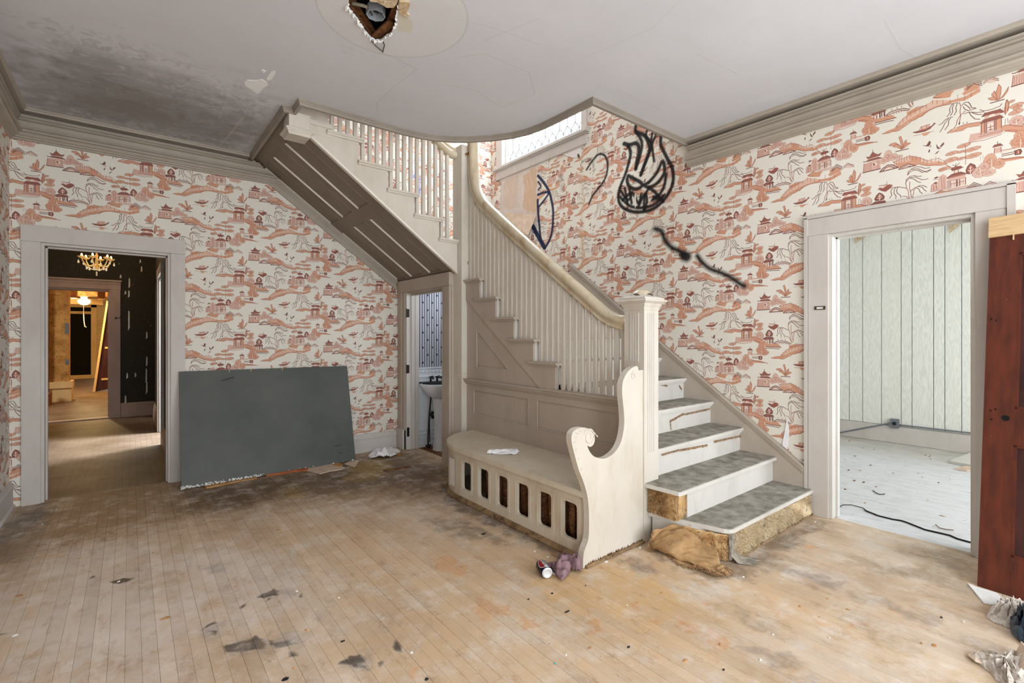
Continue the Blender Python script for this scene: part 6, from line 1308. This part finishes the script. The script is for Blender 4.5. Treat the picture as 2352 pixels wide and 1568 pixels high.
w = MB(); wallbox(w, 'y', XB+.1, 4.3, 0, 3.1, YR-.1, YR); wallbox(w, 'y', 7.0, XF, 0, 3.1, YR-.1, YR); wallbox(w, 'y', 4.3, 7.0, 0, .6, YR-.1, YR); wallbox(w, 'y', 4.3, 7.0, 2.6, 3.1, YR-.1, YR); struct(w, 'wall_side_room_front', M_WHITEP)
oy, oz = fx(XF-.03, 2055, 972); ob = thing('outlet_box', (XF-.02, oy, oz-.06), 'grey surface outlet box on the side room wall between the conduits', 'outlet')
MB().bbox(XF-.05, XF-.003, oy-.044, oy+.044, oz-.058, oz+.058, .004).build('box_body', M_CONDUIT, ob); MB().tube([(XF-.056, oy, oz), (XF-.049, oy, oz)], .022, 14).build('socket', M_DARKM, ob)
a_ = fx(XF-.03, 1925, 994); b2 = fx(XF-.03, 2048, 971); c_ = fx(XF-.03, 2062, 975); d_ = fx(XF-.03, 2246, 996)
MB().tube([(XF-.03, a_[0]+.4, a_[1]-.07), (XF-.03, a_[0], a_[1]), (XF-.03, b2[0], b2[1])], .009, 8).build('conduit', M_CONDUIT, None, 'grey conduit sloping down left of the outlet box in the side room', 'conduit')
MB().tube([(XF-.03, c_[0], c_[1]), (XF-.03, d_[0], d_[1]), (XF-.03, d_[0]-1.2, d_[1])], .009, 8).build('conduit', M_CONDUIT, None, 'grey conduit running level right of the outlet box in the side room', 'conduit')
q = [fz(.03, u, v) for u, v in ((2181, 1057), (2250, 1030), (2300, 1040), (2260, 1072), (2235, 1068))]; MB().prism(q, XYZ['z'], .0, .03).build('white_sheet', M_WHITE, None, 'white board lying flat on the side room floor', 'board')
q = [fz(0, u, v) for u, v in ((2194, 1078), (2215, 1072), (2262, 1075), (2262, 1080), (2220, 1082))]; MB().prism(q, XYZ['z'], 0, .012).build('torn_card', M_CARDP, None, 'flat cream scrap in front of the white board in the side room', 'scrap')
cab = [(1926, 1165), (1936, 1159), (1955, 1159), (1982, 1166), (1990, 1173), (2018, 1184), (2050, 1192), (2070, 1195), (2082, 1199), (2100, 1206), (2125, 1216), (2160, 1224), (2182, 1229), (2200, 1237), (2240, 1248), (2275, 1262)]
m = MB(); m.smooth = True; m.tube([(*fz(.004, u, v), .004) for u, v in cab], [.003]*4+[.0055]*12, 6); m.build('cable', M_CABLE, None, 'thin black cable snaking across the side room threshold', 'cable')
m = MB(); m.tube([(*fz(.004, u, v), .004) for u, v in ((2005, 1126), (2013, 1132), (2021, 1135), (2032, 1134))], .004, 5); m.build('twig', M_DARKM, None, 'short dark curved sliver on the pale side room floor', 'sliver')
m = MB(); m.tube([(*fz(.004, u, v), .004) for u, v in ((2149, 1204), (2158, 1212), (2172, 1215), (2190, 1217))], .003, 5); m.build('twig', M_LATH, None, 'brown curved sliver on the side room floor past the black cable', 'sliver')
r_ = random.Random(44)
for i in range(34):
    u, v = 1930+r_.random()*300, 1005+(r_.random()**1.4)*190
    if fz(0, u, v)[0] > 7.6: continue
    flake(u, v, .008+.010*r_.random(), M_LATH if i % 3 else M_CARDP, 'tiny debris flake scattered on the pale side room floor', 400+i, 'debris_flake', 'debris flakes on the side room floor', 'flake', el=1.8)
for (u, v, w_, lb) in ((1990, 536, 22, 'torn brown paper scrap hanging at the top left of the side room panelling'), (2204, 511, 16, 'torn cream scrap at the top right of the side room panelling')):
    y, z = fx(XF-.01, u, v); s_ = w_*.006; MB().add([(XF-.006, y+s_, z+.02), (XF-.006, y-s_, z+.06), (XF-.03, y-s_*.2, z-.02), (XF-.04, y+s_*.9, z-.12), (XF-.01, y, z+.03)], [(0, 1, 2), (0, 2, 3), (0, 3, 4), (1, 4, 2), (2, 4, 3), (0, 4, 1)]).build('torn_paper', M_PLASTERP, None, lb, 'paper')
# ================================================================ powder room sink
sk = thing('sink', (2.98, 5.12, -.18), 'white fluted pedestal sink in the powder room', 'sink'); scx, scy = 3.01, 5.15
m = MB(); m.smooth = True; n = 32; V = []
pr = [(.05, .60), (.11, .62), (.17, .67), (.22, .73), (.245, .775), (.25, .80), (.235, .803), (.20, .79), (.12, .72), (.02, .70)]
for k, (r, z) in enumerate(pr):
    for i in range(n): a_ = 2*math.pi*i/n; rr = r*(1+(.035*math.cos(a_*n/2) if 0 < k < 4 else 0)); V.append((scx+rr*1.1*math.cos(a_), scy+rr*.9*math.sin(a_), z))
m.add(V, [(k*n+i, k*n+(i+1) % n, (k+1)*n+(i+1) % n, (k+1)*n+i) for k in range(len(pr)-1) for i in range(n)]+[tuple(range(n))[::-1], tuple(range(9*n, 10*n))]); m.build('basin', M_PORC, sk)
m = MB(); V = []; pr = [(.15, -.18), (.15, -.14), (.12, -.08), (.09, .1), (.085, .3), (.095, .5), (.11, .62)]
for r, z in pr:
    for i in range(n): a_ = 2*math.pi*i/n; V.append((scx+r*(1+.06*(i % 2))*math.cos(a_), scy+r*(1+.06*(i % 2))*math.sin(a_), z))
m.add(V, [(k*n+i, k*n+(i+1) % n, (k+1)*n+(i+1) % n, (k+1)*n+i) for k in range(len(pr)-1) for i in range(n)]); m.build('pedestal', M_PORC, sk)
m = MB(); m.smooth = True
for dx in (-.09, 0, .09): m.tube([(scx+dx, scy+.12, .79), (scx+dx, scy+.12, .86), (scx+dx, scy+.07-(.06 if dx == 0 else 0), .875), (scx+dx, scy+(.0 if dx == 0 else .06), .85)], .012, 8); m.tube([(scx+dx-.03, scy+.11, .87), (scx+dx+.03, scy+.11, .885)], .007, 6)
m.bbox(scx-.22, scx+.15, scy+.02, scy+.18, .79, .815, .006); m.build('faucet', M_DARKM, sk)
m = MB(); m.smooth = True
m.tube([(2.905, 5.30, -.18), (2.90, 5.30, .1), (2.915, 5.30, .4), (2.94, 5.29, .66)], .009, 7).tube([(2.935, 5.32, .05), (2.93, 5.32, .3), (2.95, 5.31, .66)], .006, 6).tube([(2.955, 5.27, .36), (2.935, 5.27, .40), (2.955, 5.27, .44)], .022, 8).tube([(2.87, 5.30, .02), (2.94, 5.30, .02)], .012, 6).tube([(2.90, 5.26, .0), (2.90, 5.30, .03)], .012, 6); m.build('supply_pipe', M_DARKM, sk)
# ================================================================ hall beyond the back doorway
YH = 10.45
casx = -.255
w = MB(); wallbox(w, 'y', casx, .5, 0, 3.3, YH, YH+.15); wallbox(w, 'y', -1.35, casx, 2.16, 3.3, YH, YH+.15); wallbox(w, 'y', -3.2, -1.35, 0, 3.3, YH, YH+.15); struct(w, 'wall_hall_end', M_DARKWALL)
w = MB(); wallbox(w, 'x', 5.70, 7.55, 0, 3.3, .335, .42); wallbox(w, 'x', 8.52, YH, 0, 3.3, .335, .42); wallbox(w, 'x', 7.55, 8.52, 2.2, 3.3, .335, .42); struct(w, 'wall_hall_right', M_DARKWALL)
struct(MB().box(-3.2, -3.1, 5.7, YH, 0, 3.3), 'wall_hall_left', M_DARKWALL); struct(MB().box(-3.2, .6, 5.7, YH+.1, 3.2, 3.3), 'ceiling_hall', M_WHITEP)
struct(MB().box(-3.2, XL-.15, 5.62, 5.7, 0, 3.3), 'wall_hall_front', M_DARKWALL)
d4 = casing('door_4', 'y', YH, -1.35, casx, 2.15, .13, .13, .03, .15, 1, M_PINKW)
MB().bbox(-1.5, casx+.15, YH-.06, YH, 2.28, 2.31, .004).bbox(-1.5, casx+.14, YH-.045, YH, 2.235, 2.255, .004).build('cornice_cap', M_PINKW, d4)
m = MB().box(casx+.06, casx+.085, YH-.045, YH-.03, 1.66, 1.69).tube([(casx+.07, YH-.045, 1.68), (casx+.13, YH-.06, 1.68), (casx+.13, YH-.06, 1.71)], .006, 5); m.build('door_hook', M_DARKM, d4)
MB().box(-1.36, casx, YH-.02, YH+.17, 0, .015).build('threshold', M_PINKW, d4)
struct(MB().sweep([(0, 0), (.03, 0), (.03, .15), (.02, .17), (.024, .2), (0, .24)], [(casx+.135, YH), (.335, YH), (.335, 8.66)], side=-1), 'baseboard_hall', M_PINKW)
struct(MB().sweep([(0, 0), (.03, 0), (.03, .15), (.02, .17), (.024, .2), (0, .24)], [(.335, 7.45), (.335, 5.72)], side=-1), 'baseboard_hall_near', M_PINKW)
d5 = casing('door_5', 'x', .335, 7.55, 8.52, 2.2, .12, .12, .03, .14, 1, M_CASE)
struct(MB().box(.475, 2.5, 8.9, 9.0, 0, 3), 'wall_hall_side_room', M_WHITEP)
# flakes of bare plaster on the dark paper
for i, (u, v, h) in enumerate(((297, 650, 14), (296, 675, 10), (296, 725, 14), (296, 742, 20), (288, 672, 5), (325, 618, 8), (337, 770, 10), (337, 830, 14), (336, 862, 20), (337, 890, 18), (288, 918, 12), (292, 863, 8), (311, 861, 6), (322, 600, 5), (277, 635, 5))):
    x, z = fy(YH-.002, u, v); hh = h*.0065; MB().add([(x-.012, YH-.004, z-hh), (x+.012, YH-.006, z-hh*.6), (x+.010, YH-.004, z+hh*.8), (x-.006, YH-.005, z+hh), (x, YH-.001, z)], [(0, 1, 2, 3), (0, 4, 1), (1, 4, 2), (2, 4, 3), (3, 4, 0)]).build('bare_plaster_flake', M_WHITEP, bpy.data.objects['wall_hall_end'])
# chandelier
cxx, cyy, cz = *[float(v) for v in (fy(9.1, 222, 590)[0],)], 9.1, fy(9.1, 222, 600)[1]
ch = thing('chandelier', (cxx, cyy, cz-.2), 'small gilt chandelier with lit cups and crystal drops in the dark hall', 'chandelier')
m = MB(); m.smooth = True; m.lathe([(.004, cz-.13), (.012, cz-.12), (.03, cz-.09), (.015, cz-.05), (.022, cz-.02), (.012, cz+.04), (.02, cz+.08), (.006, cz+.12), (.006, 3.18), (.05, 3.19), (.05, 3.2)], cxx, cyy, 12); m.build('stem', M_GOLD, ch)
for k in range(6):
    a_ = k*math.pi/3+.3; dx, dy = math.cos(a_), math.sin(a_); T = lambda r, z: (cxx+dx*r, cyy+dy*r, cz+z)
    m = MB(); m.smooth = True; m.tube([T(.02, -.04), T(.07, -.075), T(.12, -.06), T(.155, -.01), T(.165, .03)], .007, 6); m.lathe([(.006, cz+.025), (.03, cz+.032), (.048, cz+.052), (.046, cz+.054), (.02, cz+.036), (.002, cz+.034)], cxx+dx*.165, cyy+dy*.165, 12); ar = m.build('arm', M_GOLD, ch)
    MB().lathe([(.009, cz+.035), (.010, cz+.06), (.012, cz+.07), (.009, cz+.088), (.001, cz+.096)], cxx+dx*.165, cyy+dy*.165, 8).build('bulb', M_BULB, ar)
    m = MB()
    for q in (0, 1): r = .21 if q == 0 else .12; z = -.02 if q == 0 else -.10; x, y, zz_ = T(r-.01, z); m.lathe([(.001, zz_+.03), (.004, zz_+.015), (.013, zz_-.01), (.010, zz_-.022), (.001, zz_-.03)], x, y, 6)
    m.tube([T(.155, -.01), T(.12, -.085), T(.05, -.12), T(.0, -.125)], .0045, 5); m.build('crystal_drop', M_CRYSTAL, ar)
m = MB()
for dz in (-.155, -.175, -.198): m.lathe([(.001, cz+dz+.010), (.008, cz+dz+.004), (.011, cz+dz-.002), (.001, cz+dz-.010)], cxx, cyy, 6)
m.build('crystal_pendant', M_CRYSTAL, ch)
# back room
YE = 20.4
struct(MB().box(-3.2, -.55, YE, YE+.1, 0, 3), 'wall_back_room_end', M_YEL)
struct(MB().box(.55, .65, 10.6, YE, 0, 3), 'wall_back_room_right', M_YEL); struct(MB().box(-3.2, -3.1, 10.6, YE, 0, 3), 'wall_back_room_left', M_TANW); struct(MB().box(-3.2, .7, 10.6, YE, 2.75, 2.85), 'ceiling_back_room', M_YEL)
def ybx(m, Y, u0, v0, u1, v1, th, grow=0.): x0, z1 = fy(Y, u0, v0); x1, z0 = fy(Y, u1, v1); return m.box(min(x0, x1), max(x0, x1), Y, Y+th, max(0, min(z0, z1)), max(z0, z1))
m = MB(); ybx(m, 13.7, 112, 655, 158, 895, .35); sp_ = thing('wall_stub', (-1.15, 13.7, 0), kind='structure'); m.build('stripped_plaster', M_TANW, sp_)
m = MB(); ybx(m, 13.66, 106, 884, 164, 928, .4); ybx(m, 13.62, 104, 878, 166, 890, .45); m.build('base_block', M_YEL, sp_)
m = MB(); ybx(m, 13.6, 104, 650, 111, 935, .2); m.build('dark_post', M_LATH, sp_)
m = MB(); ybx(m, 13.68, 149, 742, 159, 766, .01); ybx(m, 13.68, 150, 826, 159, 836, .01); m.build('blue_paint_patch', flat('slate_blue_paint', (104, 116, 124), .7), sp_)
m = MB(); ybx(m, YE-.05, 158, 705, 212, 868, .03); m.build('dark_doorway', M_DARK, None, kind='structure')
bpy.data.objects['dark_doorway'].name = 'door_6'
m = MB(); ybx(m, YE-.10, 158, 714, 212, 721, .05); ybx(m, YE-.12, 209, 698, 222, 868, .08); ybx(m, YE-.12, 158, 696, 224, 706, .08); ybx(m, YE-.06, 158, 862, 225, 868, .05); struct(m, 'trim_back_doorway', M_YEL)
m = MB()
for k in range(38): ybx(m, YE-.09, 222, 694+k*4.6, 240, 697.6+k*4.6, .06)
m.build('louvered_siding', M_YEL, None, 'yellow lit clapboard strip beside the far dark doorway', 'siding', kind='stuff')
m = MB(); ybx(m, 15.6, 162, 664, 250, 681, .3); ybx(m, 14.6, 224, 660, 241, 686, .3); ybx(m, 14.6, 161, 662, 176, 684, .3); struct(m, 'trim_back_room_beam', M_LATH)
m = MB(); ybx(m, 17.4, 158, 684, 236, 700, .1); struct(m, 'trim_back_room_header', M_YEL)
gx, gz = fy(16., 193, 691); m = MB(); m.smooth = True; m.lathe([(.001, gz-.10), (.07, gz-.09), (.12, gz-.03), (.12, gz+.02), (.06, gz+.06), (.05, gz+.10)], gx, 16.0, 16)
gl2 = thing('ceiling_light', (gx, 16., gz-.1), 'round lit globe light on the yellow back room ceiling', 'light'); m.build('globe', M_GLOBE, gl2); MB().lathe([(.07, gz+.09), (.08, gz+.13), (.01, 2.76)], gx, 16.0, 12).build('base', M_WHITE, gl2)
m = MB(); m.smooth = True; m.tube([(*fy(16.5, 192, 721)[:1], 16.5, fy(16.5, 192, 721)[1]), (*fy(16.5, 193, 738)[:1], 16.5, fy(16.5, 193, 738)[1]), (*fy(16.5, 195, 750)[:1], 16.5, fy(16.5, 195, 750)[1]), (*fy(16.5, 199, 751)[:1], 16.5, fy(16.5, 199, 751)[1])], .011, 6); m.tube([(fy(16.5, 192, 721)[0], 16.5, fy(16.5, 192, 721)[1]), (fy(16.5, 192, 721)[0], 16.5, 2.75)], .006, 5); m.build('pull_cord', M_PAPERW, gl2)
# door leaning in the back room
ld = thing('leaning_door', (-.55, 15.6, 0), 'dark paneled door leaning sideways in the yellow back room', 'door'); q0 = fy(15.6, 213, 896); q1 = fy(15.6, 219, 896); q2 = fy(15.6, 249, 692); q3 = fy(15.6, 245, 690)
P_ = [(q0[0], .0), (q1[0]+.0, .0), (q2[0]+.0, q2[1]), (q3[0]-.0, q3[1])]; MB().prism(P_, XYZ['y'], 15.56, 15.64).build('door_edge', M_YEL, ld)
P_ = [(q1[0], 0.0), (q1[0]+.62, .10), (q2[0]+.62, q2[1]+.02), (q2[0], q2[1])]; MB().prism(P_, XYZ['y'], 15.60, 15.64).build('door_face', M_MAHOGD, ld)
m = MB(); s0 = Vector((q1[0], 0)); s1_ = Vector((q2[0], q2[1])); 
def rp(t, w_): p = s0.lerp(s1_, t); return (p.x+w_, p.y+.03*w_)
for t0, t1, wa, wb in ((.12, .14, .08, .55), (.47, .49, .06, .55), (.14, .47, .20, .22)): m.prism([rp(t0, wa), rp(t0, wb), rp(t1, wb), rp(t1, wa)], XYZ['y'], 15.585, 15.60)
m.build('panel_moulding', M_YEL, ld)
m = MB(); ybx(m, 13.0, 100, 906, 112, 935, .5); m.build('crate', M_LATH, None, 'low brown box at the left of the back room doorway', 'box')

# ================================================================ labels for the litter: each by the landmark it lies nearest to
MARKS = {'the soda can': (1242, 1310), 'the bench end': (1400, 1290), 'the carpet flap': (1600, 1300), 'the leaning panel': (620, 1110), 'the hall doorway': (110, 1160), 'the powder room door': (960, 1060), 'the curved bench corner': (1030, 1130), 'the leaning brown door': (2230, 1345), 'the bottom stair corner': (1860, 1180), 'the black floor scuffs': (560, 1480), 'the left picture edge': (20, 1400), 'the bottom right rubble': (2250, 1530), 'the side room cable': (2080, 1200), 'the outlet box': (2055, 990), 'the middle of the bottom edge': (1250, 1560), 'the front of the bench': (1180, 1225)}
ORD = ['nearest', 'second nearest', 'third nearest', 'fourth nearest', 'fifth nearest', 'sixth nearest', 'seventh nearest', 'eighth nearest', 'ninth nearest', 'tenth nearest', 'eleventh nearest', 'twelfth nearest', 'thirteenth nearest', 'fourteenth nearest', 'fifteenth nearest', 'sixteenth nearest', 'seventeenth nearest', 'eighteenth nearest', 'nineteenth nearest', 'twentieth nearest']
by = {}
for o in bpy.data.objects:
    if o.parent is None and o.get('group') in (WC, OC, GF, 'debris flakes on the side room floor'): by.setdefault((o['group'], o['label']), []).append(o)
for (g_, lb), L in by.items():
    bk = {}
    for o in L:
        x, y = o.location.x, o.location.y; best = min(MARKS, key=lambda k: math.dist(fz(0, *MARKS[k]), (x, y))); bk.setdefault(best, []).append(o)
    for k, M_ in bk.items():
        M_.sort(key=lambda o: math.dist(fz(0, *MARKS[k]), (o.location.x, o.location.y)))
        for i, o in enumerate(M_): o['label'] = lb.split(' lying')[0].split(' scattered')[0]+', '+ORD[i]+' to '+k
